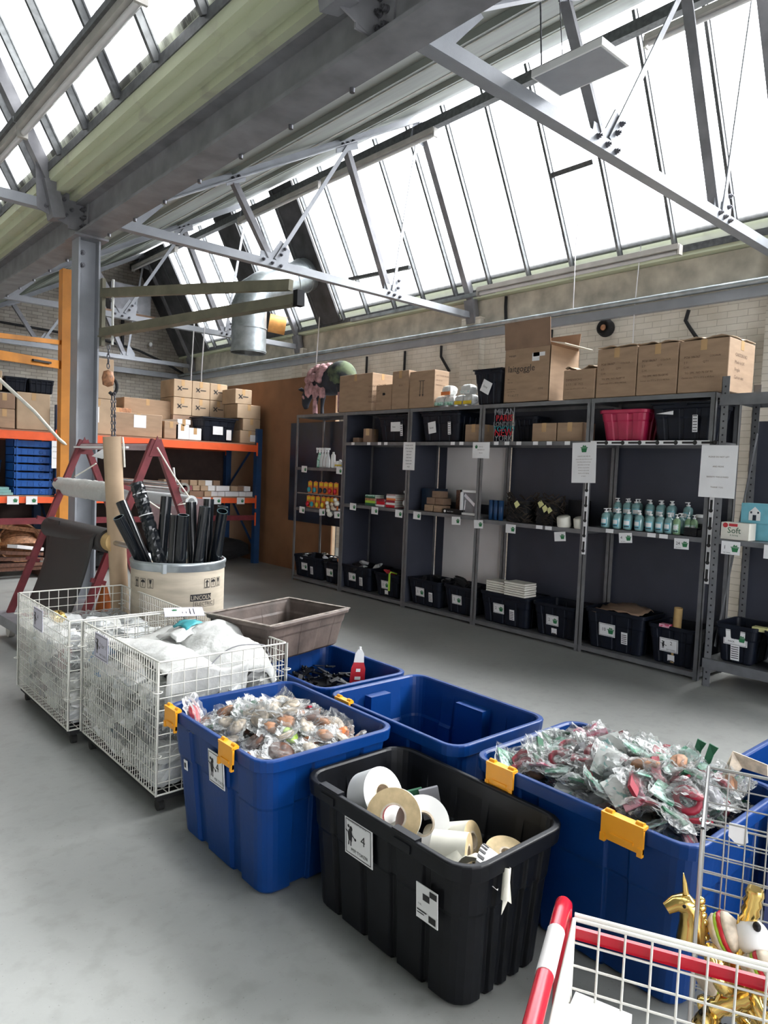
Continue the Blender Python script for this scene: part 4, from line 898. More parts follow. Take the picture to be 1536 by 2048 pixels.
def pict(fn, a, b_, k_):
    s = MB(); w = .021; f = lift(fn, .002)
    for q in ((a-w, b_-.030, a+w, b_-.027), (a-w, b_+.027, a+w, b_+.030), (a-w, b_-.030, a-w+.003, b_+.030), (a+w-.003, b_-.030, a+w, b_+.030)): drum_rect(s, f, *q, n=3)
    if k_ == 0: drum_rect(s, f, a-.004, b_-.022, a+.004, b_+.01, n=1); s.add([f(a-.014, b_+.006), f(a+.014, b_+.006), f(a, b_+.024)], [(0, 1, 2)]); drum_rect(s, f, a-.014, b_-.026, a+.014, b_-.023, n=1)
    if k_ == 1: drum_rect(s, f, a-.002, b_-.02, a+.002, b_+.01, n=1); s.add([f(a+.018*cos(i*pi/6), b_+.004+.018*sin(i*pi/6)) for i in range(7)], [tuple(range(7))])
    if k_ == 2: s.add([f(a-.010, b_+.024), f(a+.010, b_+.024), f(a+.006, b_), f(a-.006, b_)], [(0, 1, 2, 3)]); drum_rect(s, f, a-.002, b_-.02, a+.002, b_, n=1); drum_rect(s, f, a-.01, b_-.023, a+.01, b_-.02, n=1)
    s.build('handling_mark', M['ink'], t)
for k_ in range(3): pict(fn, .040+.053*k_, .138, k_)
fn2 = on_drum(radians(-168), .585)
for k_ in range(3): pict(fn2, -.02+.06*k_, .138, k_)
s = MB(); s.obox(DC+Vector((-.21, -.24, DH-.035)), (.012, .012, .03)); s.build('rim_lever', M['galv'], t)
pipes = ['lowest leaning pipe at the far left of the drum', 'pipe leaning left, second from the left', 'tall upright pipe in the middle of the drum', 'short pipe tucked left of the centre front pipe', 'front pipe right of the centre', 'pipe behind the front pipe, right of centre', 'pipe with green cut end right of centre', 'pipe furthest back at the right', 'rear one of the pair at the far right', 'front one of the pair at the far right', 'thin pipe leaning left behind the wrapped pipe']
PT = [(1.733, 4.523, 1.133), (1.823, 4.718, 1.221), (2.03, 4.472, 1.27), (2.032, 4.328, 1.157), (2.023, 4.202, 1.167), (2.22, 4.502, 1.231), (2.173, 4.208, 1.22), (2.312, 4.422, 1.257), (2.359, 4.31, 1.213), (2.258, 4.131, 1.195), (2.012, 4.816, 1.191)]
BT = [(2.20, 4.60, .30), (2.178, 4.292, 0.044), (1.947, 4.466, 0.042), (1.962, 4.3, 0.042), (2.065, 4.401, 0.043), (2.237, 4.405, 0.043), (2.093, 4.307, 0.045), (2.264, 4.387, 0.041), (2.296, 4.435, 0.046), (2.34, 4.50, 0.486), (2.176, 4.405, 0.047)]
for k_, lb in enumerate(pipes):
    top = Vector(PT[k_]); bot = Vector(BT[k_]); t = thing('black_pipe', lb.replace('pipe', 'black pipe', 1), 'pipe', tuple(bot), 0, 'black pipes in the drum')
    rr_ = .0355 if k_ < 10 else .028
    s = MB(); s.pipe(bot, top, rr_, rr_-.006, 20, 0, 1); s.build('tube', [M['pipe'], M['pipeedge']], t)
t = thing('wrapped_pipe', 'thicker crinkled black pipe wrapped in film leaning over the left of the drum', 'pipe', (2.2, 4.4, .05), 0, None)
s = MB(); p, q = Vector((2.10, 4.29, .30)), Vector((1.869, 4.58, 1.353)); r = random.Random(3); L = []; d = (q-p).normalized()
for i in range(60):
    c = p.lerp(q, i/59); ring = s.ring(c, d, .043+r.uniform(-.003, .004), 16); L.append([v+Vector((r.uniform(-.003, .003),)*3) for v in ring])
s.loops(L, 0, smooth=False); L2 = [s.ring(q, d, .036, 16), s.ring(q-d*.25, d, .035, 16)]; s.loops([L[-1], L2[0], L2[1]], 0); s.build('wrapping', M['pipe'], t)
for f_ in (.80, .93):
    s = MB(); c = p.lerp(q, f_); s.pipe(c, c+d*.006, .047, .044, 16); s.build('cable_tie', M['white'], t)
t = thing('cardboard_tube', 'tall brown cardboard tube leaning between the wire basket and the drum', 'cardboard tube', (1.93, 5.0, 0))
s = MB(); s.pipe((1.93, 4.90, .01), (1.812, 4.87, 1.655), .060, .052, 28, 0, 1); s.build('tube_wall', [M['card2'], M['cream']], t)
s = MB(); s.tube([(1.872, 4.84, 1.655), (1.876, 4.83, 1.60), (1.886, 4.83, 1.45)], .007, 5); s.build('torn_tape', M['cream'], t)

# ================================================================== ROLL STAND
t = thing('roll_stand', 'maroon A-frame roll stand on casters behind the wire baskets', 'roll stand', (2.15, 5.7, 0))
AP = [Vector((2.20, 5.05, 1.635)), Vector((2.135, 6.40, 1.635))]
for i, a in enumerate(AP):
    for sg in (-1, 1):
        f = Vector((a.x+sg*.585, a.y, .16)); s = MB(); s.bar(a+Vector((sg*.01, 0, .02)), f, .05, .045, up=Y); s.build('leg', M['maroon'], t)
    s = MB(); s.poly([a+Vector((-.06, -.03, -.1)), a+Vector((.06, -.03, -.1)), a+Vector((0, -.03, .05))], 0, .008, (0, 1, 0)); s.build('apex_plate', M['maroon'], t)
    s = MB(); s.bar((a.x-.6, a.y, .15), (a.x+.6, a.y, .15), .06, .05); s.build('foot_rail', M['maroon'], t)
s = MB(); s.bar(AP[0]-Z*.03, AP[1]-Z*.03, .04, .05); s.build('top_bar', M['maroon'], t)
for sg in (-1, 1): s = MB(); s.bar((2.2+sg*.60, 5.0, .16), (2.135+sg*.60, 6.5, .16), .14, .08); s.build('side_channel', M['steeld'], t)
for sg in (-1, 1):
    for y in (5.1, 6.38):
        x = 2.165+sg*.60; s = MB(); s.cyl((x-.022, y, .065), (x+.022, y, .065), .065, k=20); s.build('caster', M['lightcase'], t)
for z_, x_ in ((1.28, -.12), (.96, -.25), (.62, -.33), (1.28, .17), (.96, .28)):
    for i, a in enumerate(AP): s = MB(); s.bar(a+Vector((x_-.02*(1 if x_ < 0 else -1), 0, z_-1.635)), a+Vector((x_+(-.12 if x_ < 0 else .12), 0, z_-1.635+.03)), .03, .03); s.build('roll_hook', M['maroon'], t)
def roll(name, label, p, q, r, mt, core=True, rc=.03):
    t = thing(name, label, 'roll', tuple(p)); s = MB(); s.pipe(p, q, r, rc, 28, 0, 1); s.build('wound_sheet', [mt, M['tape_side'] if core else mt], t)
    return t
t = roll('leather_roll', 'dark grey leather-like sheet roll with a long hanging flap on the roll stand', Vector((1.84, 4.95, .93)), Vector((1.80, 6.12, .93)), .085, M['leather'])
s = MB(); s.pipe((1.845, 4.86, .93), (1.84, 4.95, .93), .068, .035, 24); o = s.build('core_tube', M['tan'], t); o['label'] = 'tan cardboard core'
s = MB(); s.cyl((1.845, 4.60, .93), (1.80, 6.2, .93), .018, k=10); s.build('spindle', M['chrome'], t)
P = []
for i in range(21):
    v_ = i/20; z = .93+.07*cos(min(v_*9, pi/2))-.60*max(0, v_-.15)/.85*1.0; x = 1.84-.09*min(1, v_*8)-.10*v_**2
    P.append([(x+.004*sin(3*v_), 4.97+.02*v_+j/14*(.95)+.24*v_, z) for j in range(15)])
s = MB(); s.add([p for row in P for p in row], [(i*15+j, (i+1)*15+j, (i+1)*15+j+1, i*15+j+1) for i in range(20) for j in range(14)], 0, True)
o = s.build('hanging_flap', M['leather'], t); so = o.modifiers.new('s', 'SOLIDIFY'); so.thickness = .004
P = []
for i in range(13):
    v_ = i/12; P.append([(1.745-.03*v_+.012*sin(4*v_), 5.72+.34*j/8, 1.01-.52*v_) for j in range(9)])
s = MB(); s.add([p for row in P for p in row], [(i*9+j, (i+1)*9+j, (i+1)*9+j+1, i*9+j+1) for i in range(12) for j in range(8)], 0, True)
o = s.build('second_flap', M['leather'], t); so = o.modifiers.new('s', 'SOLIDIFY'); so.thickness = .004
t = thing('plastic_sheet_roll', 'milky white plastic sheeting roll hanging on the roll stand', 'roll', (1.95, 5.3, 1.27))
s = MB(); p, q = Vector((1.99, 5.25, 1.275)), Vector((1.955, 6.46, 1.275)); r = random.Random(8); L = []
for i in range(26):
    c = p.lerp(q, i/25); L.append([v+Vector((r.uniform(-.004, .004), 0, r.uniform(-.005, .005)-(.045*(1-abs(v.z-c.z+.05)/.12) if v.z < c.z-.03 and 3 < i < 22 else 0))) for v in s.ring(c, q-p, .055, 18)])
s.loops(L, 0, cap0=True, cap1=True); s.build('sheeting', M['whitebag'], t)
for (a, c, r_, mt, lb) in (((2.42, 5.02, 1.30), (2.36, 6.3, 1.30), .045, 'silver', 'silver film roll on the far side of the stand'), ((2.48, 5.02, 1.20), (2.42, 6.3, 1.20), .05, 'clearw', 'clear film roll under the silver one'), ((2.17, 5.10, 1.60), (2.11, 6.35, 1.60), .024, 'pinkroll', 'narrow pinkish roll along the top bar of the stand')):
    if mt == 'pinkroll': M[mt] = mat('faded_pink_film', (.42, .30, .31), .4)
    roll('film_roll', lb, Vector(a), Vector(c), r_, M[mt], False, r_*.6)
s = MB(); s.poly([(2.62, 5.1, 1.22), (2.60, 6.2, 1.22), (2.66, 6.2, .75), (2.70, 5.1, .75)], 0, .006, (1, 0, 0)); tag(s.build('pink_sheet', M['pinkroll']), 'dusty pink sheet hanging behind the black pipes', 'sheet')
s = MB(); s.box(2.02, 5.15, 1.585, 2.04, 6.3, 1.60); s.poly([(2.1, 5.6, 1.58), (2.1, 5.85, 1.58), (2.05, 5.95, 1.52), (2.05, 5.7, 1.50)]); tag(s.build('paper_tag', M['paper']), 'white paper tag hanging from the top of the roll stand', 'paper tag')
for i, (pts, lb) in enumerate((([(2.19, 5.0, 1.60), (2.32, 5.0, 1.40), (2.45, 5.0, 1.24), (2.36, 5.0, 1.18), (2.48, 5.0, 1.20)], 'string tied to the right leg of the near A-frame'), ([(2.12, 5.02, 1.22), (2.2, 4.98, 1.16), (2.3, 4.98, 1.11)], 'white cable tie end in front of the stand'), ([(2.05, 6.35, 1.34), (2.09, 6.2, 1.40), (2.14, 6.1, 1.46)], 'curled white string on the far A-frame'))):
    tag(MB().tube(pts, .006, 5).build('string', M['cream']), lb, 'string')
s = MB(); s.tube([(.9, 6.9, 2.75), (1.5, 7.3, 2.35), (2.1, 7.75, 1.95), (2.44, 8.1, 1.70), (2.56, 8.16, 1.62)], .017, 6); tag(s.build('rope', M['cream']), 'pale rope slanting down to the orange crane post', 'rope')
# low trolley parts under the roll stand
t = thing('tool_trolley', 'dark trolley with red clamp and orange cone standing under the roll stand', 'trolley', (2.1, 5.6, .2))
s = MB(); s.box(1.75, 5.15, .24, 2.55, 6.3, .28); s.build('deck', M['steeld'], t)
s = MB(); s.cyl((2.1, 5.75, .28), (2.1, 5.75, .48), .07, .02, k=16); s.build('cone', M['b2'], t)
s = MB(); s.box(2.25, 5.2, .28, 2.42, 5.5, .52); s.cyl((2.2, 5.3, .55), (2.46, 5.3, .55), .05, k=14); s.build('clamp', M['maroon'], t)
s = MB(); s.box(1.78, 5.9, .28, 1.90, 6.2, .62); s.build('bracket', M['steeld'], t)
s = MB()
for k_ in range(4): s = MB(); s.bar((1.35+.1*k_, 6.55+.05*k_, .58+.045*k_), (1.95, 7.0, .51+.045*k_), .09, .03); tag(s.build('wooden_strip', M['b4'] if k_ < 3 else M['wboard']), ['dark wooden strip, lowest of those by the roll stand', 'dark wooden strip, second from below by the roll stand', 'dark wooden strip, topmost by the roll stand', 'white strip on the wooden strips by the roll stand'][k_], 'strip')

# ================================================================== PAPER ROLLS IN THE BLACK TUB
def paper_roll(label, c, ax, r, w, ri, mt='cream', face='tape_side', name='paper_roll', core=True):
    c = Vector(c); ax = Vector(ax).normalized(); t = thing(name, label, 'paper roll', tuple(c))
    s = MB(); p, q = c-ax*w/2, c+ax*w/2
    o0, o1, i1, i0 = s.ring(p, ax, r, 40), s.ring(q, ax, r, 40), s.ring(q, ax, ri, 40), s.ring(p, ax, ri, 40)
    s.loops([o0, o1], 0); s.loops([o1, i1], 1, smooth=False); s.loops([i0, o0], 1, smooth=False); s.build('wound_paper', [M[mt], M[face]], t)
    if core: s = MB(); s.pipe(p, q, ri, ri-.006, 32, 0); s.build('core', M['b5'], t)
    return t
paper_roll('large white paper roll leaning in the left end of the black tub', (1.575, 1.765, .385), (.12, -.77, .45), .092, .085, .04, 'white', 'white')
paper_roll('cream edged roll facing the camera with a striped core', (1.535, 1.625, .385), (-.62, -.55, .38), .088, .07, .042)
t = paper_roll('white roll tucked behind the cream edged roll', (1.63, 1.59, .345), (-.5, -.5, .4), .088, .08, .04, 'white', 'white')
s = MB()
for k in range(4):
    c = Vector((1.535, 1.625, .385)); ax = Vector((-.62, -.55, .38)).normalized(); p = c-ax*.02+ax*.013*k; s.pipe(p, p+ax*.004, .0365, .0352, 24)
tag(s.build('core_stripes', M['b6']), 'dark red stripes printed inside the striped core', 'stripe')
paper_roll('loose white label roll lying on its side in the middle of the black tub', (1.60, 1.43, .33), (.5, -.85, .1), .062, .11, .03)
paper_roll('cream roll with frayed end behind the loose white label roll', (1.70, 1.48, .31), (.3, -.9, .35), .062, .09, .03)
paper_roll('small round cream roll end showing behind the loose label rolls', (1.66, 1.56, .30), (.2, -.9, .4), .045, .03, .01, core=False)
paper_roll('cream roll beside the striped one at the right end of the black tub', (1.70, 1.30, .335), (-.15, -.25, .9), .065, .05, .022)
s = MB(); t = thing('label_strip', 'white label strip with a black striped edge at the right end of the tub', 'paper strip', (1.6, 1.3, .35))
P = [Vector((1.50+.14*k/16, 1.255+.07*k/16, .385+.035*sin(pi*k/16))) for k in range(17)]
for k in range(16): s.add([P[k], P[k+1], P[k+1]+Vector((.05, -.05, -.05)), P[k]+Vector((.05, -.05, -.05))], [(0, 1, 2, 3)], 0)
s.build('strip', M['white'], t); s = MB()
for k in range(0, 16, 2): d = Vector((-.001, 0, .0025)); s.add([P[k]+d, P[k].lerp(P[k+1], .9)+d, P[k].lerp(P[k+1], .9)+Vector((.014, -.014, -.013))+d, P[k]+Vector((.014, -.014, -.013))+d], [(0, 1, 2, 3)])
s.build('black_bars', M['ink'], t)
for i, (c, u, v, lb) in enumerate((((1.56, 1.345, .345), (.9, -.2, .15), (.1, .6, -.5), 'front crumpled cream label sheet in the black tub'), ((1.52, 1.40, .33), (.7, -.7, .2), (.5, .5, .4), 'crumpled cream label sheet left of the front one'), ((1.60, 1.29, .32), (.8, .3, -.1), (-.2, .8, .3), 'cream label sheet under the striped strip'))):
    def ff(a, b_, c=c, u=u, v=v): 
        p = Vector(c)+Vector(u).normalized()*(a-.5)*.13+Vector(v).normalized()*(b_-.5)*.09+Vector((0, 0, .022*sin(5*a)*cos(3*b_))); return tuple(p)
    drape('crumpled_sheet', lb, 'paper', ff, 9, 8, M['cream'], th=.0015, seed=30+i, lumps=.006)
for i, (c, sz, lb, mt) in enumerate((((1.76, 1.68, .345), (.034, .006, .055), 'grey mesh swatch standing in the black tub', 'steeld'), ((1.72, 1.72, .35), (.032, .006, .04), 'teal mesh swatch behind the grey swatch', 'g2'))):
    s = MB(); s.obox(c, sz, (Vector((.8, -.5, .2)).normalized(), Vector((.5, .85, .0)).normalized(), Vector((-.2, .1, .97)).normalized())); tag(s.build('mesh_swatch', M[mt]), lb, 'swatch')
tag(MB().box(1.485, 1.275, .02, 1.785, 1.875, .20).build('paper_stack', M['cream']), 'pale paper layer filling the bottom of the black tub', 'paper', kind='stuff')

# ================================================================== BAGGED PIECES
def orn_mesh(kind, seed):
    r = random.Random(seed); s = MB()
    if kind == 'disc': s.lathe([(0, .007), (.022, .007), (.026, .004), (.026, -.004), (.022, -.007), (0, -.007)], (0, 0, 0), k=14)
    if kind == 'arrow': s.poly([(-.04, -.008, 0), (.005, -.008, 0), (.005, -.024, 0), (.042, 0, 0), (.005, .024, 0), (.005, .008, 0), (-.04, .008, 0)], 0, .005)
    if kind == 'chev': s.poly([(-.04, -.03, 0), (0, -.006, 0), (.04, -.03, 0), (.04, -.008, 0), (0, .022, 0), (-.04, -.008, 0)], 0, .006)
    if kind == 'card': s.poly([(-.034, -.025, 0), (.034, -.025, 0), (.034, .025, 0), (-.034, .025, 0)], 0, .004)
    if kind == 'ring':
        s.loops([[Vector(((.021+.008*cos(b_))*cos(a), (.021+.008*cos(b_))*sin(a), .008*sin(b_))) for b_ in [k*pi/3 for k in range(6)]] for a in [k*pi/8 for k in range(17)]])
    if kind == 'lump': s.ell((0, 0, 0), (.030, .022, .012), 10, 6); s.v = [(x*(1+r.uniform(-.15, .15)), y*(1+r.uniform(-.15, .15)), z*(1+r.uniform(-.2, .2))) for x, y, z in s.v]
    return s
def bag_kit(seed, orn, om, sx=.052, sy=.045, sz=.012):
    """a clear bag with its ornament inside; returns (bag mesh, ornament mesh)"""
    r = random.Random(seed); s = MB(); n = 9
    def P(i, j, sg):
        u_ = i/n*2-1; v_ = j/n*2-1; e_ = (1-abs(u_)**2.4)*(1-abs(v_)**2.4)
        return Vector((u_*sx*(1+r.uniform(-.06, .06)), v_*sy*(1+r.uniform(-.06, .06)), sg*(sz*e_+.001)+r.uniform(-.0055, .0055)+.012*sin(3*u_+seed)*abs(u_)))
    for sg in (1, -1):
        g = [[P(i, j, sg) for j in range(n+1)] for i in range(n+1)]
        s.add([p for row in g for p in row], [(i*(n+1)+j, (i+1)*(n+1)+j, (i+1)*(n+1)+j+1, i*(n+1)+j+1) if sg > 0 else (i*(n+1)+j, i*(n+1)+j+1, (i+1)*(n+1)+j+1, (i+1)*(n+1)+j) for i in range(n) for j in range(n)], 0, False)
    a = s.build('bag_mesh', M['clear']); ma = a.data; bpy.data.objects.remove(a)
    b = orn_mesh(orn, seed).build('orn_mesh', M[om]); mb = b.data; bpy.data.objects.remove(b)
    return ma, mb
def heap(name, kits, x0, x1, y0, y1, hf, nx, ny, layers, seed, group, cat, region):
    r = random.Random(seed); K = [(bag_kit(seed*7+i, o, m_), d) for i, (o, m_, d, w) in enumerate(kits)]; W_ = [k_[3] for k_ in kits]; k = 0
    for L in range(layers):
        for i in range(nx):
            for j in range(ny):
                u_ = (i+r.uniform(.1, .9))/nx; v_ = (j+r.uniform(.1, .9))/ny
                sh = 1-.07*L; x = (x0+x1)/2+(x1-x0)*(u_-.5)*sh; y = (y0+y1)/2+(y1-y0)*(v_-.5)*sh; z = hf(u_, v_)-L*.04+r.uniform(-.008, .012)
                (ma, mb), d = r.choices(K, W_)[0]
                gx = ('far right', 'right', 'middle', 'left', 'far left')[min(4, int(v_*5))]; gy = 'front' if u_ < .33 else 'back' if u_ > .66 else 'centre'
                lab = 'bagged %s, %s %s, %s' % (d, gy, gx, region)+((', second layer', ', third layer')[L-1] if L else ', on top')
                o = place_mesh(ma, name, (x, y, z), (r.uniform(-.75, .75), r.uniform(-.75, .75), r.uniform(0, 6.3)), r.uniform(1.0, 1.32), lab, cat, group)
                c = place_mesh(mb, 'enclosed_piece', (0, 0, 0), (0, 0, r.uniform(-.4, .4)), r.uniform(1.05, 1.4), parent=o)
def hb1(u_, v_): return .425+.10*sin(pi*min(1, max(0, u_*.95+.05)))**.7*sin(pi*min(1, v_*.8+.12))
heap('sweet_bag', [('lump', 'b1', 'brown biscuit-like piece', 5), ('disc', 'b4', 'dark brown slice', 3), ('disc', 'b5', 'cream slice', 5), ('lump', 'b2', 'bright orange piece', 1), ('disc', 'b3', 'lime green disc', .8), ('chev', 'g3', 'crimson ribbon', 1), ('lump', 'b5', 'cream lump', 4), ('arrow', 'g2', 'dark green piece', 1)],
     1.315, 1.775, 2.035, 2.625, hb1, 6, 8, 3, 21, 'bagged ornaments heaped in the blue tub', 'bag', 'blue tub')
o = place_mesh(bag_kit(5, 'disc', 'b6')[0], 'sweet_bag', (1.32, 2.60, .485), (1.1, .2, .9), 1.7, 'clear bag with a round red sweet, far left corner of the blue tub', 'bag'); place_mesh(bag_kit(5, 'disc', 'b6')[1], 'enclosed_piece', (0, 0, 0), (0, 0, 0), .9, parent=o)
def hb5(u_, v_): return .47+.13*sin(pi*(v_*.62+.30))**1.2*sin(pi*min(1, u_*.7+.18))-.03*(1-v_)
heap('felt_bag', [('card', 'g1', 'mint green printed card', 7), ('arrow', 'g2', 'dark green felt shape', 4), ('chev', 'g3', 'crimson felt chevron', 6), ('card', 'g5', 'pale printed card', 6), ('ring', 'g3', 'small crimson ring', 1.5), ('card', 'g4', 'pink and white patterned card', 1.6), ('lump', 'steeld', 'grey lump', 2), ('lump', 'b1', 'brown lump', 1)],
     1.96, 2.455, .885, 1.55, hb5, 7, 10, 3, 33, 'bagged felt pieces heaped in the big blue tub', 'bag', 'big blue tub')
t = thing('felt_cutout', 'dark green felt cutout sticking up out of the big blue tub', 'felt shape', (2.42, 1.05, .55))
s = MB(); 
for dx in (0, -.045): s.poly([(2.40+dx*.2, 1.08+dx, .51), (2.40+dx*.2, 1.058+dx, .51), (2.42+dx*.2, 1.045+dx, .585), (2.42+dx*.2, 1.03+dx, .615), (2.42+dx*.2, 1.06+dx, .622), (2.42+dx*.2, 1.068+dx, .59)], 0, .005, (1, 0, 0))
s.build('felt', M['g2'], t)
s = MB(); s.poly([(2.45, .92, .56), (2.45, .84, .56), (2.44, .84, .60), (2.44, .95, .61), (2.38, .97, .50), (2.36, .94, .50)], 0, .004, (1, 0, 0)); tag(s.build('cream_card', M['b5']), 'cream L-shaped card standing at the right end of the big blue tub', 'card')
# a little litter of bags on the floor of the empty blue tub
for i, (x, y) in enumerate(((2.02, 2.05), (2.08, 1.92), (2.16, 1.86))):
    o = place_mesh(bag_kit(60+i, 'card', 'steeld')[0], 'empty_bag', (x, y, .055), (.4, .2, i), 1, ('clear film scrap furthest left on the floor of the empty blue tub', 'middle clear film scrap in the empty blue tub', 'clear film scrap nearest the camera in the empty blue tub')[i], 'bag')
# black offcuts in the third blue tub
r = random.Random(44)
for k in range(96):
    x = r.uniform(1.97, 2.38); y = r.uniform(2.60, 3.12); s = MB(); a = r.uniform(0, 6.3); ti = r.uniform(-.5, .5)
    d = Vector((cos(a)*cos(ti), sin(a)*cos(ti), sin(ti))); L = r.uniform(.03, .06); n = d.cross(Vector((r.uniform(-.4, .4), r.uniform(-.4, .4), 1))).normalized()
    s.obox((0, 0, 0), (L, .011, .0022), (d, n, d.cross(n))); s.ell(d*L, (.008, .008, .008), 6, 4)
    o = s.build('black_offcut', M['black']); o.location = (x, y, .378+.03*sin(9*x)+r.uniform(-.03, .03))
    tag(o, 'glossy black strip in the blue tub under the brown crate, %s, %s' % (('far', 'middle', 'near')[min(2, int((3.12-y)/.174))], ('left', 'centre', 'right')[min(2, int((x-1.97)/.137))]), 'offcut', 'black offcuts in the blue tub')
tag(MB().box(1.985, 2.605, .04, 2.365, 3.115, .335).build('offcut_bed', M['blackm']), 'bed of small black offcuts filling the lower part of the blue tub', 'offcuts', kind='stuff')
t = thing('glue_packet', 'red and white nozzle-topped packet standing among the black offcuts', 'packet', (2.30, 2.78, .36))
s = MB(); d = Vector((.12, .05, 1)).normalized(); a = Vector((.8, -.6, 0)); c = Vector((2.30, 2.76, .37))
s.loops([[c+d*z+a*w*sx+a.cross(d)*th*sy for sx, sy in ((1, 1), (-1, 1), (-1, -1), (1, -1))] for z, w, th in ((0, .04, .008), (.11, .036, .01), (.14, .026, .01))], 0, smooth=False, cap0=True); s.build('red_pouch', M['b6'], t)
s = MB(); s.loops([[c+d*z+a*w*sx+a.cross(d)*th*sy for sx, sy in ((1, 1), (-1, 1), (-1, -1), (1, -1))] for z, w, th in ((.14, .026, .01), (.185, .022, .009), (.205, .010, .008))], 0, smooth=False, cap1=True); s.cyl(c+d*.20, c+d*.22, .007, k=10); s.build('white_cap', M['white'], t)
s = MB(); n = d.cross(a); 
for z, w in ((.10, .022), (.06, .03)): s.obox(c+d*z-n*.0105, (w*.5, .0005, .008), (a, n, d)); s.obox(c+d*z+n*.0105, (w*.5, .0005, .008), (a, n, d))
s.build('white_print', M['white'], t)

# ================================================================== CHROME CAGE WITH FOIL BAUBLES, SHOPPING CART
U2 = Vector((.926, .378, 0)); V2 = Vector((.378, -.926, 0)); K2 = Vector((1.798, .755, .785))
t = thing('chrome_cage', 'tall chrome wire cage of foil baubles in front of the big blue tub', 'wire cage', (1.70, .55, 0))
Hc = .76
for (o, u_, W_, n) in ((K2, V2, .42, 9), (K2-U2*.36, U2, .36, 8), (K2+V2*.42-U2*.36, U2, .36, 8)):
    s = MB(); grid(s, o-Z*Hc, u_, Z, W_, Hc, n, 17, .0021, .0046); s.build('wire_panel', M['chrome'], t)
s = MB(); grid(s, K2+Vector((.012, .004, 0))-Z*(Hc-.05), V2, Z, .40, Hc-.20, 7, 13, .0018, .003); s.build('folded_panel', M['chrome'], t)
s = MB(); grid(s, K2-U2*.36-Z*Hc, U2, V2, .36, .42, 8, 9, .002, .004); s.build('base_panel', M['chrome'], t)
s = MB(); s.tube([K2+U2*.014*cos(a)+V2*.012*sin(a)-Z*.14 for a in [k*pi/6 for k in range(13)]], .0028, 6); s.build('clip_ring', M['chrome'], t)
s = MB(); s.poly([K2+V2*.055-Z*.13, K2+V2*.095-Z*.13, K2+V2*.10-Z*.17, K2+V2*.08-Z*.185, K2+V2*.055-Z*.165], 0, .001, tuple(U2)); s.build('torn_label', M['paper'], t)
def tor(s, c, R_, r_, ax=Z, m=0, ribs=0, k=28, q=8, a0=0, a1=2*pi):
    c = Vector(c); ax = Vector(ax).normalized(); e1 = ax.cross(X if abs(ax.x) < .9 else Y).normalized(); e2 = ax.cross(e1); L = []
    for i in range(k+1):
        a = a0+(a1-a0)*i/k; d = e1*cos(a)+e2*sin(a); rr_ = r_*(1+(.18*abs(sin(a*ribs/2)) if ribs else 0)); L.append([c+d*(R_+rr_*cos(b_))+ax*rr_*sin(b_) for b_ in [2*pi*j/q for j in range(q)]])
    s.loops(L, m)
def bauble(kind, c, rot, lb):
    t = thing('bauble', lb, 'bauble', tuple(c)); t.rotation_euler = (rot[0], rot[1], rot[2]); t.scale = (1.15,)*3
    def fin(s, nm, m_): s.build(nm, m_, t, local=True)
    if kind == 'burger':
        s = MB(); s.lathe([(0, .034), (.022, .030), (.036, .018), (.040, .008), (.0, .006)], (0, 0, 0), k=20); fin(s, 'bun_top', M['b5'])
        s = MB(); s.lathe([(0, -.026), (.03, -.024), (.038, -.014), (.036, -.006), (0, -.006)], (0, 0, 0), k=20); fin(s, 'bun_base', M['b5'])
        s = MB(); tor(s, (0, 0, .003), .034, .006, ribs=14, k=40); fin(s, 'red_layer', M['b6']); s = MB(); tor(s, (0, 0, -.005), .033, .005, ribs=18, k=40); fin(s, 'green_layer', M['b3'])
    if kind == 'ringg' or kind == 'rings':
        s = MB(); tor(s, (0, 0, 0), .034, .012, ribs=36, k=72); fin(s, 'ribbed_ring', M['gold' if kind == 'ringg' else 'silver'])
    if kind == 'panda':
        s = MB(); s.ell((0, 0, 0), (.036, .036, .036), 18, 12); s.ell((0, 0, -.05), (.03, .03, .032), 16, 10); fin(s, 'white_body', M['white'])
        for dx, dz in ((-.018, .034), (.018, .034)): s = MB(); s.ell((dx, 0, dz), (.010, .008, .010), 10, 6); fin(s, 'ear', M['black'])
        for dx, dz in ((-.012, .008), (.012, .008)): s = MB(); s.ell((dx, -.033, dz), (.006, .005, .007), 8, 6); fin(s, 'eye', M['black'])
    if kind in ('horseg', 'horses'):
        m_ = M['gold' if kind == 'horseg' else 'silver']
        s = MB(); s.tube([(0, 0, -.06), (0, 0, -.02), (-.006, 0, .012), (-.02, 0, .026), (-.04, 0, .022), (-.058, 0, .010)], [.030, .026, .022, .022, .016, .012], 14); fin(s, 'head', m_)
        s = MB()
        for k in range(6): s.ell((.014+.003*k, 0, .03-.016*k), (.012, .008, .010), 8, 6)
        fin(s, 'mane', M['gold']); s = MB(); s.tube([(-.018, 0, .045), (-.022, 0, .07), (-.026, 0, .09)], [.007, .005, .001], 8); fin(s, 'horn', M['gold'])
        for y in (-.02, .02): s = MB(); s.ell((-.028, y, .028), (.004, .003, .004), 8, 6); fin(s, 'eye', M['black'])
    if kind == 'taco':
        for k_, (dz, m_) in enumerate(((-.012, 'b5'), (-.005, 'b3'), (.001, 'b6'), (.007, 'b2'))): s = MB(); s.lathe([(0, dz-.004), (.028, dz-.004), (.031, dz), (.028, dz+.004), (0, dz+.004)], (0, 0, 0), k=18); fin(s, 'layer', M[m_])
    if kind == 'tubeg' or kind == 'tubes':
        s = MB(); s.tube([(0, 0, -.05+.01*k) for k in range(11)], [.016+.004*(k % 2) for k in range(11)], 12); fin(s, 'ribbed_tube', M['gold' if kind == 'tubeg' else 'silver'])
def cg(a, b_, z): return K2+V2*a-U2*b_+Vector((0, 0, z-K2.z))
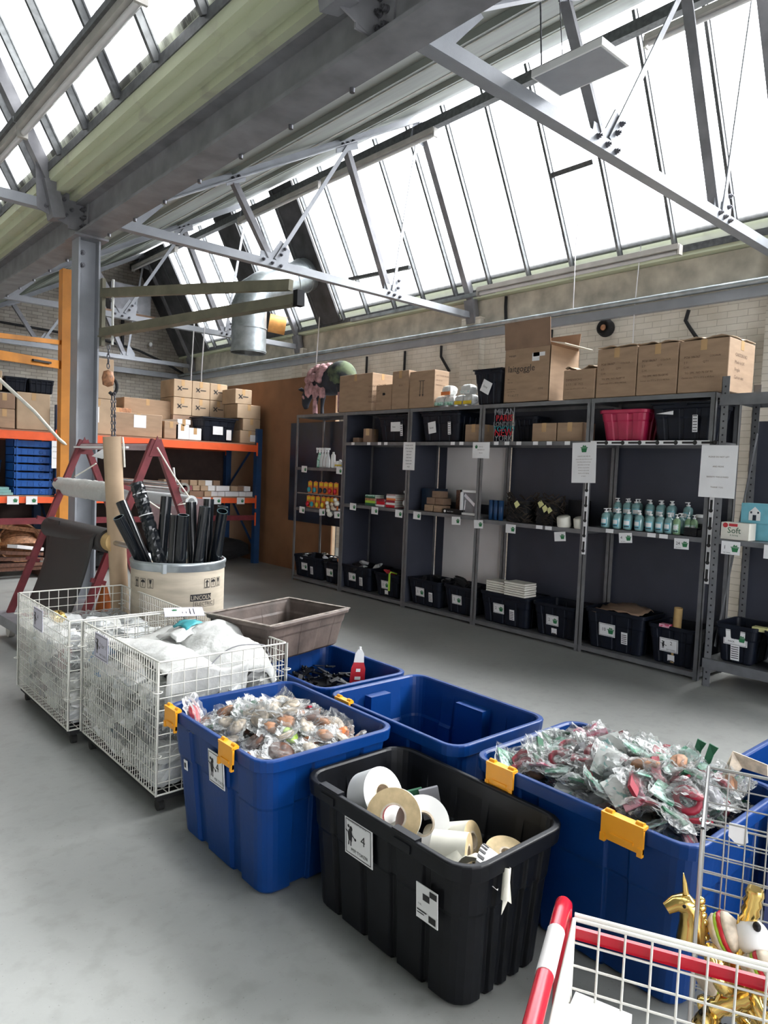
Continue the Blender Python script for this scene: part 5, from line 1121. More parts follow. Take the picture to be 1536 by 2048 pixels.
BL = [('horseg', (-.012, .05, .66), (0, 0, -.72), 'gold unicorn head bauble with its muzzle poking out left of the cage'), ('burger', (.15, .06, .56), (.9, .1, .3), 'pink and red burger bauble, largest, in the middle of the cage'), ('panda', (.12, .03, .62), (0, 0, .8), 'white ball bauble behind the burger in the cage'), ('tubeg', (.115, .02, .69), (.1, .1, 0), 'gold ribbed tube bauble standing highest in the cage'), ('burger', (.06, .03, .61), (1.1, .3, .2), 'burger bauble near the left post of the cage'), ('taco', (.035, .07, .50), (1.4, .2, 1.2), 'rainbow layered bauble near the left post'), ('ringg', (.16, .09, .48), (.8, .2, 0), 'gold ribbed ring bauble in the middle of the cage'), ('burger', (.24, .05, .56), (1.2, .0, .7), 'burger bauble with green edge at the right of the cage'), ('tubeg', (.09, .08, .46), (.9, .5, .2), 'gold ribbed tube bauble under the ring'), ('rings', (.20, .09, .43), (.5, .2, 0), 'silver ribbed ring bauble in the cage'), ('horses', (.22, .03, .63), (0, .4, 1.2), 'silver pony head bauble upper right in the cage'), ('tubes', (.14, .1, .40), (.9, .9, .4), 'silver tube bauble at middle height'),
 ('panda', (.085, .10, .33), (0, 0, .8), 'white panda bauble low in the cage behind the cart'), ('horseg', (.03, .08, .36), (.3, .2, .5), 'gold pony bauble low left in the cage'), ('tubes', (.05, .10, .28), (.6, .4, .2), 'silver tube bauble low left in the cage'), ('rings', (.13, .09, .28), (.4, .6, 0), 'silver ring bauble low in the cage'), ('horseg', (.17, .10, .34), (0, .5, .9), 'gold pony bauble low right in the cage'), ('tubes', (.145, .12, .24), (.2, .4, .2), 'silver tube bauble lowest in the cage'), ('ringg', (.21, .10, .25), (.9, .2, 0), 'gold ring bauble lowest right in the cage'), ('horseg', (.24, .08, .42), (.2, .3, 2.), 'gold pony bauble at the right edge'), ('rings', (.01, .06, .22), (.9, .2, 0), 'silver ring bauble at the bottom left of the cage'), ('tubeg', (.07, .05, .40), (1.2, .1, .2), 'gold tube bauble lying left of centre'), ('ringg', (.12, .04, .38), (.3, 1.2, 0), 'gold ring bauble standing on edge in the cage'), ('panda', (.19, .12, .18), (0, .4, .8), 'white panda bauble at the very bottom of the cage'), ('horseg', (.09, .03, .54), (0, .3, 2.2), 'gold pony bauble between the two burgers'), ('tubes', (.26, .1, .33), (.9, .1, .2), 'silver tube bauble at the right edge'), ('ringg', (.05, .11, .58), (.9, .7, 0), 'gold ribbed ring bauble behind the unicorn neck')]
for kd, a, ro, lb in BL: bauble(kd, cg(a[0], a[1]*1.5, .09+(a[2]-.22)*.79), ro, lb)
# shopping cart in the near right corner
U = Vector((.894, .448, 0)); V = Vector((.448, -.894, 0)); K = Vector((1.243, .769, .602))
t = thing('shopping_cart', 'white wire shopping cart with a red handle tube cut by the bottom right corner', 'shopping cart', (1.2, .4, 0))
for (o, u_, W_, n) in ((K, V, .50, 10), (K-U*.40, U, .40, 22), (K+V*.50-U*.40, U, .40, 22)):
    s = MB(); o = o-Z*.34; n2 = 7
    grid(s, o, u_, Z, W_, .34, n, n2, .0026, .0042); s.build('wire_panel', M['wire'], t)
s = MB(); grid(s, K-U*.40-Z*.34, U, V, .40, .50, 8, 10, .0026, .004); s.build('wire_floor', M['wire'], t)
s = MB(); s.bar(K-Z*.035+U*.012, K+V*.5-Z*.035+U*.012, .010, .024); s.build('red_band', M['red'], t)
s = MB(); s.tube([K+U*.010+Z*.002, K+V*.5+U*.010+Z*.002], .006, 6); s.build('top_rail', M['wire'], t)
A0 = Vector((1.23, .785, .645)); s = MB()
s.tube([A0-U*.55, A0-U*.06, A0-U*.02-Z*.003, A0+U*.004-Z*.018, A0+U*.010-Z*.05, A0+U*.02-Z*.30, A0+U*.02-Z*.56], .0155, 16); s.build('handle_tube', M['red'], t)
s = MB(); s.pipe(A0-U*.25, A0-U*.12, .0165, .0155, 16); o = s.build('worn_sleeve', M['wboard'], t); o['label'] = 'worn white patch on the red tube'
s = MB(); s.tube([A0+U*.02-Z*.555, A0+U*.02-Z*.56-U*.5], .012, 8); s.tube([A0+U*.02-Z*.555+V*.5, A0+U*.02-Z*.56-U*.5+V*.5], .012, 8); s.tube([A0+U*.02-Z*.56, A0+U*.02-Z*.56+V*.5], .012, 8); s.build('chassis', M['red'], t)
for a in (.03, .45):
    for b_ in (.0, .47): s = MB(); p = A0+U*.02-U*a+V*b_; s.cyl(Vector((p.x, p.y, .035))-V*.012, Vector((p.x, p.y, .035))+V*.012, .034, k=16); s.bar((p.x, p.y, .04), (p.x, p.y, .09), .02, .02, up=X); s.build('wheel', M['rubber'], t)
s = MB(); s.tube([K+V*.40-Z*.0+U*.01, K+V*.405-Z*.03-U*.005, K+V*.40-Z*.06-U*.01], .006, 6); s.build('cable_tie', M['white'], t)
for i, (a, b_, z, w, d_, h_, an, lb) in enumerate(((.058, .045, .385, .085, .09, .19, .15, 'white open carton in the cart, nearest the red handle'), (.175, .06, .36, .055, .06, .17, .9, 'small white folded carton in the middle of the cart'), (.13, .17, .31, .08, .10, .09, .5, 'white carton at the bottom of the cart'))):
    c = K+V*a-U*b_; c.z = z-.04; t = thing('white_carton', lb, 'carton', tuple(c)); e1 = U*cos(an)+V*sin(an); e2 = Z.cross(e1)
    s = MB(); s.obox(c, (w/1.6, d_/1.6, h_/2), (e1, e2, Z)); s.build('carton_body', M['white'], t)
    s = MB(); s.poly([c+Z*(h_/2+.001)-e1*w/1.6-e2*d_/1.6, c+Z*(h_/2+.001)-e1*w/1.6+e2*d_/1.6, c+Z*(h_/2+.02)-e1*w*.2+e2*d_/1.6, c+Z*(h_/2+.02)-e1*w*.2-e2*d_/1.6], 0, .002, (0, 0, 1)); s.build('flap', M['white'], t)
tag(MB().box(2.36, .35, 0, 2.56, .79, .47).build('lilac_box', mat('lilac_plastic', (.10, .12, .26), .4)), 'lilac blue plastic box behind the chrome cage at the right edge', 'box')

# ================================================================== CARTONS AND THINGS ON THE GREY SHELVES
def carton(label, x0, x1, y0, y1, z0, z1, mt='card', lines=None, tape=True, flaps=False, group=None, size=.03, rz=0, face='x', arrows=False, seam=True):
    cx, cy = (x0+x1)/2, (y0+y1)/2; t = thing('carton', label, 'cardboard box', (cx, cy, z0), rz, group)
    hx, hy = (x1-x0)/2, (y1-y0)/2; H_ = z1-z0
    s = MB(); s.box(-hx, -hy, 0, hx, hy, H_); b_ = s.build('box_body', M[mt], t, local=True)
    bv = b_.modifiers.new('b', 'BEVEL'); bv.width = .004; bv.segments = 1
    if tape:
        s = MB(); s.box(-hx-.0012, -.024, H_-.08, -hx, .024, H_); s.box(-hx-.001, -.024, H_, hx+.001, .024, H_+.0012); s.box(hx*-.12, -hy-.0012, H_-.07, hx*.12, -hy, H_); s.build('parcel_tape', M['tape'], t, local=True)
    if flaps:
        s = MB()
        for k in (-1, 1): s.obox((hx*.5*k, 0, H_+.010), (hx*.5, hy, .0025), (Vector((cos(.05*k), 0, sin(-.05*k))), Y, Vector((sin(.05*k), 0, cos(.05)))))
        s.build('top_flap', M['card2'], t, local=True)
    if lines:
        s = MB(); u = Vector((0, -1, 0)); v = Z
        for k, (tx, a, b2, sz) in enumerate(lines): s.text(tx, sz, (-hx-.0022, -a, b2), u, v, 0)
        s.build('printing', M['inkb'], t, local=True)
    if arrows:
        s = MB()
        for k in (-1, 1): s.box(-hx-.002, k*.022-.003, H_*.33, -hx-.001, k*.022+.003, H_*.72); s.poly([(-hx-.002, k*.022-.013, H_*.36), (-hx-.002, k*.022+.013, H_*.36), (-hx-.002, k*.022, H_*.30)])
        s.box(-hx-.002, -.045, H_*.72, -hx-.001, .045, H_*.735); s.build('arrow_print', M['ink'], t, local=True)
    return t
TZ = 2.185
ll = lambda hy, H_, sz=.026: [('CARTON', hy-.03 if 0 else -hy+.04, H_*.62, sz), ('FRAGILE', -hy+.04, H_*.50, sz), ('KEEP DRY', -hy+.04, H_*.38, sz), ('THIS SIDE UP', -hy+.04, H_*.26, sz)]
def L4(hy, H_, txs, sz=.024, top=.66): return [(tx, -hy+.05, H_*(top-.13*k), sz) for k, tx in enumerate(txs)]
carton('large cardboard box with four lines of print next to the sheep figure', 5.34, 5.66, 6.33, 6.95, TZ, TZ+.44, 'card', [('HANDLE WITH CARE', .25, .27, .032), ('THIS WAY UP', .25, .21, .032), ('KEEP DRY', .25, .15, .032), ('FRAGILE GOODS', .25, .09, .032)])
t = carton('small cardboard box with a hand hole in front of the larger printed one', 5.35, 5.60, 6.0, 6.27, TZ, TZ+.285, 'card', None, False)
s = MB(); s.cyl((5.3485, 6.12, TZ+.18), (5.3485-.002, 6.12, TZ+.18), .014, k=12); s.box(5.3465, 6.12, TZ+.166, 5.3485, 6.15, TZ+.194); s.build('hand_hole', M['blackm'], t)
carton('narrow upright cardboard box left of the one with two down arrows', 5.34, 5.62, 5.72, 5.985, TZ, TZ+.42, 'card', [('BOX', -.02, .25, .03)], True)
carton('cardboard box with two printed down arrows', 5.34, 5.56, 5.32, 5.70, TZ, TZ+.395, 'card', None, False, arrows=True)
s = MB(); 
for k, tx in enumerate(('NOT TO BE DROPPED', 'ON EDGE', 'THIS WAY UP')): s.text(tx, .022, (5.36, 5.3185, TZ+.33-.05*k), X, Z, 0)
o = s.build('side_printing', M['inkb']); tag(o, 'faded lettering on the lit side of the box with two arrows', 'printing')
def tissue(label, y0, y1, z0, x=5.36, mt='whitebag', band='yellowbag'):
    t = thing('paper_pack', label, 'paper pack', (x+.06, (y0+y1)/2, z0))
    hy = (y1-y0)/2; s = crumple(int(y0*100), .06, hy, .055, .06, 16, 8); s.v = [(a+x+.06, b_+(y0+y1)/2, c+z0+.062) for a, b_, c in s.v]; s.build('wrapped_rolls', M[mt], t)
    s = MB(); s.box(x-.006, y0+.008, z0+.015, x-.002, y1-.008, z0+.05); s.build('print_band', M[band], t)
for k, (y0, y1, z, b_) in enumerate(((5.19, 5.33, TZ, 'g1'), (5.05, 5.185, TZ, 'g1'), (4.93, 5.045, TZ, 'yellowbag'), (4.80, 4.925, TZ, 'yellowbag'), (5.10, 5.24, TZ+.105, 'b2'), (4.83, 4.97, TZ+.105, 'g5'))):
    tissue(('white paper pack with green print, leftmost on top of the shelves', 'white paper pack with green print, second from the left', 'white paper pack with yellow print, third from the left', 'white paper pack with yellow print nearest the lidded tub', 'paper pack stacked on the green printed ones', 'paper pack stacked on the yellow printed ones')[k], y0, y1, z, band=b_)
def lid_tote(label, x0, x1, y0, y1, z0, z1, mt='navy', card=None, rot=0, lid=True, bars=True):
    t = tub('plastic_tote', label, 'plastic tote', x0, x1, y0, y1, z1-z0, M[mt], .03, .014, .03, .03, 3, .008, .014, z=z0, th=.004)
    if lid: s = MB(); hx, hy = (x1-x0)/2, (y1-y0)/2; s.box(-hx, -hy, z1-z0+.002, hx, hy, z1-z0+.014); s.box(-hx-.004, -.05, z1-z0-.02, -hx, .05, z1-z0+.012); s.build('lid', M[mt], t, local=True)
    fx = x0+.014
    if card is not None: 
        cy, cz, w, h = card; sticker(t, (fx+.000, cy, cz), (0, -cos(rot), -sin(rot)), (-.03, -sin(rot), cos(rot)), w, h, [('text', ('box', h*.3, -w*.3, -h*.1))])
    if bars: sticker(t, (fx+.002, y0+.14, (z0+z1)/2-.01), (0, -1, 0), (-.08, 0, 1), .04, .13, [('rect', (-.016, -.055+.022*k, .016, -.049+.022*k)) for k in range(6)], name='slip_label')
    return t
lid_tote('black lidded tote with a tilted white card on top of the shelves', 5.34, 5.66, 4.42, 4.79, TZ, TZ+.33, 'navy', (4.62, TZ+.17, .12, .12), .45, bars=False)
# tall open carton with raised flap
t = thing('open_carton', 'tall open cardboard box lettered laitgoggle with its flaps raised', 'cardboard box', (5.55, 4.1, TZ))
s = MB()
for q in ((5.34, 3.87, 5.345, 4.385), (5.34, 3.87, 5.79, 3.876), (5.34, 4.38, 5.79, 4.385), (5.785, 3.87, 5.79, 4.385)): s.box(q[0], q[1], TZ, q[2], q[3], TZ+.50)
s.box(5.34, 3.87, TZ, 5.79, 4.385, TZ+.005); s.build('box_body', M['card'], t)
s = MB(); s.obox((5.325, 4.13, TZ+.62), (.003, .258, .125), (Vector((.99, 0, .1)), Y, Vector((-.1, 0, .99)))); s.build('front_flap', M['cardd'], t)
s = MB(); s.obox((5.80, 4.13, TZ+.585), (.003, .25, .085), (Vector((.98, 0, -.15)), Y, Vector((.15, 0, .98)))); s.build('rear_flap', M['cardd'], t)
s = MB(); s.obox((5.56, 3.80, TZ+.515), (.22, .08, .003), (X, Vector((0, .97, .2)), Vector((0, -.2, .97)))); s.build('side_flap', M['cream'], t)
s = MB(); s.text('laitgoggle', .085, (5.3385, 4.345, TZ+.285), -Y, Z, 0, sx=.98)
for k, (tx, a, b_, sz) in enumerate((('laitgoggle', 4.34, .43, .022), ('lait', 4.345, .215, .018), ('baby care', 4.345, .185, .016), ('size 40 x 30 x 50 cm', 4.345, .12, .013), ('gross weight 8 kg', 4.345, .10, .013), ('7 + 4 5 7 7', 4.335, .055, .028), ('CODE', 3.99, .11, .02))): s.text(tx, sz, (5.3385, a, TZ+b_), -Y, Z, 0)
s.build('lettering', M['ink'], t)
s = MB(); s.box(5.3375, 3.93, TZ+.41, 5.339, 4.06, TZ+.445); s.box(5.3375, 3.99, TZ+.37, 5.339, 4.07, TZ+.445); s.build('white_label', M['paper'], t)
t = carton('torn open cardboard box in front of the tall open one', 5.34, 5.60, 3.405, 3.72, TZ, TZ+.255, 'card', [('DIMENSIONS', -.13, .16, .028), ('2 7 7    18   PCS', -.13, .12, .026), ('Carton size 57.5 x 37.5 x 40 cm', -.14, .085, .017)], False)
def ft(a, b_): return (5.345+.25*a, 3.41+.30*b_, TZ+.262+.018*sin(9*b_)+.02*a*cos(5*b_))
o = drape('torn_flap', None, None, ft, 8, 14, M['card2'], th=.004, seed=3, parent=t, lumps=.02)
for (y0, y1, h, lb, sd) in ((3.03, 3.39, .405, 'printed cardboard carton, leftmost of three matching cartons', 2), (2.685, 3.02, .40, 'printed cardboard carton, middle of three matching cartons', 5), (2.30, 2.675, .395, 'printed cardboard carton, rightmost of three, next to the tall upright', 8)):
    hy = (y1-y0)/2
    t = carton(lb, 5.34, 5.80, y0, y1, TZ, TZ+h, 'card', [('PO# 186367', -hy+.04, h*.66, .024), ('2 7', -hy+.04, h*.56, .022), ('G.W.', -hy+.04, h*.47, .022), ('COLOUR', hy-.14, h*.66, .02), ('QTY', -.0, h*.56, .022), ('TG: 2PK  NO 76 OF 90', -hy+.05, h*.36, .022), ('Carton size 57.5 x 37.5 x 40.5cm', -hy+.03, h*.27, .0185)], True)
    def ft(a, b_, y0=y0, y1=y1, h=h): return (5.335+.47*a, y0+(y1-y0)*b_, TZ+h+.006+.012*abs(sin(7*b_+a)))
    drape('lid_flap', None, None, ft, 8, 12, M['card2'], th=.004, seed=sd, parent=t, lumps=.010)
s = MB()
for k, tx in enumerate(('CARTON NO', 'Made in UK', 'Fragile', 'Carton size')): s.text(tx, .035, (5.45, 2.298, TZ+.27-.055*k), X, Z, 0)
o = s.build('side_printing', M['inkb']); tag(o, 'dark lettering on the lit end of the rightmost matching carton', 'printing')
# sheep figure
t = thing('sheep_figure', 'grazing sheep figure with pink wool front and dark rump on top of the first bay', 'sheep ornament', (5.5, 7.30, TZ))
o_ = Vector((5.50, 7.30, TZ)); s = MB()     # faces +Y
s.ell(o_+Vector((0, 0, .37)), (.15, .33, .165), 22, 14); s.ell(o_+Vector((0, -.12, .385)), (.155, .21, .18), 20, 12); s.ell(o_+Vector((0, .30, .36)), (.10, .13, .12), 14, 10)
s.tube([o_+Vector(p) for p in ((0, .28, .36), (-.01, .40, .30), (-.02, .455, .21), (-.02, .475, .12), (-.02, .46, .075))], [.10, .075, .062, .042, .026], 14)
for sx, yy in ((-.07, .20), (.07, .27), (-.07, -.24), (.07, -.20)):
    s.tube([o_+Vector(p) for p in ((sx, yy, .30), (sx, yy, .18), (sx, yy+(.01 if yy > 0 else -.02), .10), (sx, yy, .0))], [.055, .028, .022, .024], 10)
body = s.build('body', M['sheepd'], t); rm = body.modifiers.new('remesh', 'REMESH'); rm.mode = 'VOXEL'; rm.voxel_size = .012; rm.use_smooth_shade = True; sm_ = body.modifiers.new('smooth', 'SMOOTH'); sm_.iterations = 4
s = MB(); r = random.Random(2)
for k in range(90):
    a = r.uniform(-1.7, 1.7); y = r.uniform(-.02, .34); rad = .155-.05*max(0, (y-.22)/.12); p = o_+Vector((-sin(a)*rad*1.0, y, .375+cos(a)*rad)); s.ell(p, (.035, .04, .04), 7, 5)
for k in range(26): y = r.uniform(0, .34); s.ell(o_+Vector((-.13+.02*r.random(), y, .26+r.uniform(-.06, .05))), (.022, .028, .05), 7, 5)
for k in range(22): f_ = k/21; s.ell(o_+Vector((-.02+r.uniform(-.04, .03), .34+.12*f_, .40-.22*f_+r.uniform(-.02, .03))), (.04, .035, .04), 7, 5)
w_ = s.build('wool_cape', M['wool'], t); rm = w_.modifiers.new('remesh', 'REMESH'); rm.mode = 'VOXEL'; rm.voxel_size = .010; rm.use_smooth_shade = True
for sx in (-1, 1): s = MB(); s.tube([o_+Vector((sx*.05, .44, .27)), o_+Vector((sx*.10, .46, .29)), o_+Vector((sx*.13, .47, .285))], [.012, .022, .004], 8); s.build('ear', M['sheepd'], t)
s = MB(); s.ell(o_+Vector((0, -.15, .40)), (.158, .19, .172), 18, 12); s.build('mossy_rump', M['sheepg'], t)
s = MB()
for sx, yy in ((-.072, .205), (-.072, -.245)): s.tube([o_+Vector(p) for p in ((sx, yy, .22), (sx-.004, yy+.008, .12), (sx-.004, yy, .01))], [.036, .027, .028], 10)
s.build('pale_leg_wool', M['wool'], t)

t.scale = (1.16,)*3; t.location = (5.50, 7.30, TZ)
# row under the top
RZ = 1.824
carton('small cardboard box leaning on the top row of the second bay', 5.40, 5.55, 6.42, 6.54, RZ, RZ+.16, 'cardd', None, True, rz=.3); carton('tiny cardboard box at the left of the top row in the second bay', 5.38, 5.48, 6.60, 6.70, RZ, RZ+.055, 'cardd', None, False)
lid_tote('black tote with white card in the top row of the second bay', 5.36, 5.72, 5.70, 6.24, RZ, RZ+.285, 'navy', (5.94, RZ+.17, .155, .105), 0)
lid_tote('black tote with tilted white card in the top row of the third bay', 5.36, 5.72, 4.97, 5.54, RZ, RZ+.30, 'navy', (5.36, RZ+.15, .11, .12), -.14)
carton('plain cardboard box in the top row of the third bay', 5.40, 5.60, 4.69, 4.91, RZ, RZ+.175)
carton('plain cardboard box, left one of two in the fourth bay', 5.38, 5.58, 3.80, 4.06, RZ, RZ+.165); carton('plain cardboard box, right one of two in the fourth bay', 5.38, 5.58, 3.525, 3.785, RZ, RZ+.165)
lid_tote('dark tote standing behind the lettered wire sign in the fourth bay', 5.52, 5.76, 4.12, 4.40, RZ, RZ+.25, 'navy', None, lid=False, bars=False)
t = thing('lettered_sign', 'openwork red grey and black sign of city names ending NEW YORK', 'sign', (5.37, 4.39, RZ))
for k, (tx, m_, sz, z) in enumerate((('MILAN', 'steel', .085, .255), ('PARIS', 'red', .085, .195), ('LONDON', 'steeld', .062, .145), ('TOKYO', 'teal', .075, .095), ('NEW', 'red', .10, .05), ('YORK', 'steel', .082, .002))):
    s = MB(); s.text(tx, sz, (5.37, 4.39, RZ+z-.0), -Y, Z, 0, 'CENTER', sx=.98); vs = list(s.v); n = len(vs); s.v += [(x+.004, y, z_) for x, y, z_ in vs]; fs = list(s.f); s.add([], [], 0)
    for f in fs: s.f.append(tuple(i+n for i in reversed(f))); s.m.append(0); s.sm.append(False)
    s.build('letters', M[m_], t)
s = MB(); 
for y in (4.27, 4.51): s.box(5.372, y-.002, RZ, 5.376, y+.002, RZ+.335)
s.box(5.372, 4.27, RZ+.331, 5.376, 4.51, RZ+.335); s.box(5.372, 4.27, RZ, 5.376, 4.51, RZ+.003); s.build('frame', M['steeld'], t)
tub('pink_tub', 'pink plastic tub in the top row of the fifth bay', 'plastic tub', 5.36, 5.72, 2.925, 3.385, .26, M['pink'], .035, .018, .03, .06, 2, .012, .02, z=RZ)
lid_tote('wide black tote at the right of the pink tub', 5.36, 5.74, 2.395, 2.90, RZ, RZ+.28, 'navy', None)
s = MB(); s.poly([(5.35, 2.84, RZ+.21), (5.35, 2.70, RZ+.23), (5.35, 2.70, RZ+.20)], 0, .002, (1, 0, 0)); tag(s.build('paper_scrap', M['paper']), 'torn white paper scrap on the wide black tote', 'paper')

# middle row ------------------------------------------------------
MZ = 1.084
r = random.Random(5)
def pile(name, cat, y0, y1, x0, x1, z, items, group, lab):
    for k, (h, mt) in enumerate(items):
        d = r.uniform(-.006, .006); t = MB(); t.box(x0, y0+d, z, x1, y1+d, z+h*.12); t.box(x0+.004, y0+d+.003, z+h*.12, x1-.002, y1+d-.003, z+h*.88, 1); t.box(x0, y0+d, z+h*.88, x1, y1+d, z+h); t.box(x0, y0+d, z+h*.12, x0+.002, y1+d, z+h*.88)
        tag(t.build(name, [M[mt], M['cream']]), lab[k], cat, group); z += h+.0006
pile('book', 'book', 6.22, 6.40, 5.36, 5.50, MZ, [(.030, 'g2'), (.028, 'b3'), (.026, 'b1'), (.022, 'g2'), (.016, 'g1')], 'stacked books in the second bay', ['dark green book at the bottom of the left pile', 'lime green book second in the left pile', 'brown book in the middle of the left pile', 'green book below the top of the left pile', 'pale mint book on top of the left pile'])
pile('book', 'book', 6.06, 6.20, 5.36, 5.50, MZ, [(.022, 'white'), (.035, 'red'), (.030, 'g3')], 'stacked books in the second bay', ['white book at the bottom of the middle pile', 'red book in the middle pile', 'crimson book topping the middle pile'])
pile('book', 'book', 5.88, 6.03, 5.36, 5.50, MZ, [(.030, 'red'), (.024, 'white'), (.028, 'g3'), (.022, 'b2'), (.026, 'white'), (.018, 'pinkroll')], 'stacked books in the second bay', ['red book at the bottom of the right pile', 'white book second in the right pile', 'crimson book third in the right pile', 'orange book fourth in the right pile', 'thick white book near the top of the right pile', 'dusty pink book on top of the right pile'])
t = thing('toy_bear', 'small dark blue and white soft toy at the right of the book piles', 'soft toy', (5.45, 5.78, MZ)); s = MB(); s.ell((5.45, 5.78, MZ+.055), (.05, .045, .055), 12, 8); s.ell((5.45, 5.78, MZ+.13), (.036, .036, .034), 12, 8); s.build('body', M['dboard'], t)
s = MB(); s.ell((5.415, 5.78, MZ+.06), (.022, .028, .035), 10, 8); s.ell((5.42, 5.78, MZ+.185), (.02, .02, .02), 8, 6); s.build('white_belly', M['white'], t)
for k, (y, z) in enumerate(((5.36, 0), (5.22, 0), (5.38, .075), (5.25, .075), (5.30, .148))):
    if k < 5: carton(['small brown carton, lower left of a group in the third bay', 'small brown carton, lower right of a group in the third bay', 'small brown carton, second layer left in the third bay', 'small brown carton, second layer right in the third bay', 'small brown carton on top of the group in the third bay'][k], 5.37 if k < 2 else 5.42, 5.50 if k < 2 else 5.54, y-.062, y+.062, MZ+z, MZ+z+.07, 'card' if k < 2 else 'cardd', [('BOX 12', -.05, .03, .014)], False)
tag(MB().box(5.50, 5.40, MZ, 5.7, 5.60, MZ+.24).build('dark_vase_pack', M['dboard']), 'dark blue ribbed pack behind the small brown cartons', 'pack'); tag(MB().box(5.56, 4.95, MZ, 5.7, 5.14, MZ+.24).build('dark_carton', M['b4']), 'dark brown carton behind the flat black box', 'box')
t = thing('flat_box', 'flat black box with a white disc in the third bay', 'box', (5.43, 4.98, MZ)); s = MB(); s.box(5.345, 4.87, MZ, 5.50, 5.12, MZ+.045); s.build('box_body', M['black'], t); s = MB(); s.cyl((5.3445, 5.09, MZ+.022), (5.342, 5.09, MZ+.022), .014, k=14); s.text('SELECT SERIES', .014, (5.3435, 5.06, MZ+.017), -Y, Z); s.build('white_print', M['white'], t)
t = thing('framed_box', 'white framed picture box showing dark shapes in the third bay', 'picture frame', (5.42, 4.78, MZ)); s = MB()
e1 = -Y; 
for q in ((5.36, 4.66, MZ+.0, 5.40, 4.90, MZ+.022), (5.36, 4.66, MZ+.228, 5.40, 4.90, MZ+.25), (5.36, 4.66, MZ, 5.40, 4.682, MZ+.25), (5.36, 4.878, MZ, 5.40, 4.90, MZ+.25)): s.box(*q)
s.build('white_frame', M['white'], t); s = MB(); s.box(5.385, 4.68, MZ+.02, 5.39, 4.88, MZ+.23); s.build('dark_picture', M['steeld'], t)
s = MB(); s.poly([(5.384, 4.87, MZ+.19), (5.384, 4.85, MZ+.215), (5.384, 4.72, MZ+.12), (5.384, 4.73, MZ+.09)]); s.poly([(5.384, 4.85, MZ+.03), (5.384, 4.865, MZ+.03), (5.384, 4.855, MZ+.15), (5.384, 4.84, MZ+.15)]); s.build('pale_strokes', M['silver'], t)
for k, y in enumerate((4.50, 4.44, 4.38)):
    t = thing('steel_beaker', ('blue grey beaker nearest the upright in the fourth bay', 'middle blue grey beaker in the fourth bay', 'blue grey beaker next to the left twig basket')[k], 'beaker', (5.38, y, 1.064), 0, 'blue grey beakers in the fourth bay'); s = MB(); s.lathe([(0, 0), (.024, 0), (.027, .19), (.025, .19), (.022, .006), (0, .006)], (5.38, y, 1.064), k=18); s.build('cup', M['rblue'], t)
def twig_basket(label, y0, y1, tags_):
    t = thing('twig_basket', label, 'basket', (5.47, (y0+y1)/2, 1.064)); s = MB(); r = random.Random(int(y0*50)); cy = (y0+y1)/2; hy = (y1-y0)/2
    for k in range(150):
        a = r.uniform(0, 2*pi); sq = 1/max(abs(cos(a)), abs(sin(a))); rx, ry = .10*min(sq, 1.15), hy*min(sq, 1.15); z = 1.064+r.uniform(0, .25); L = r.uniform(.04, .10)
        p = Vector((5.47+rx*cos(a), cy+ry*sin(a), z)); d = Vector((-sin(a)*.6, cos(a), r.uniform(-1.1, 1.1))).normalized(); q = p+d*L; q.z = max(q.z, 1.066); q.z = min(q.z, 1.35); s.tube([p, (p+q)/2+Vector((cos(a), sin(a), 0))*.008, q], .0045, 4)
    s.build('twigs', M['twig'], t); s = MB(); s.box(5.39, y0+.02, 1.066, 5.55, y1-.02, 1.26); s.build('liner', M['blackm'], t)
    for (a, b_, w) in tags_: s = MB(); s.poly([(5.352, a-w, b_), (5.352, a, b_+w*1.1), (5.352, a+w, b_+.01), (5.352, a+.01, b_-w)], 0, .002, (1, 0, 0)); s.build('yellow_tag', mat('pale_yellow_tag', (.62, .60, .28), .6) if 'ytag' not in M else M['ytag'], t)
M['ytag'] = mat('pale_yellow_tag', (.62, .60, .28), .6)
twig_basket('dark twig basket with one pale yellow tag, left one of two', 4.06, 4.33, [(4.17, 1.23, .035)]); twig_basket('dark twig basket with three pale yellow tags, right one of two', 3.76, 3.99, [(3.90, 1.25, .035), (3.85, 1.21, .035), (3.80, 1.20, .03)])
tag(MB().box(5.55, 3.60, 1.064, 5.70, 3.74, 1.30).build('dark_pouch', M['black']), 'dark pouch behind the round white pots', 'pouch')
for k, (y, x) in enumerate(((3.66, 5.40), (3.50, 5.42))):
    t = thing('round_pot', ('round white tilted pot, left one of two in the fourth bay', 'round white pot beside the upright in the fourth bay')[k], 'pot', (x, y, 1.064), 0, 'round white pots'); s = MB(); s.lathe([(0, 0), (.055, 0), (.062, .02), (.060, .09), (.05, .10), (0, .10)], (x-.01, y, 1.112-.05), (-.25, 0, 1), 24); s.build('pot_body', M['cream'], t)
    s = MB(); s.loops([s.ring((x-.035, y, 1.163), (-.25, 0, 1), .052, 20), s.ring((x-.0345, y, 1.163), (-.25, 0, 1), .047, 20)], 0); s.build('lid_ring', M['ink'], t)
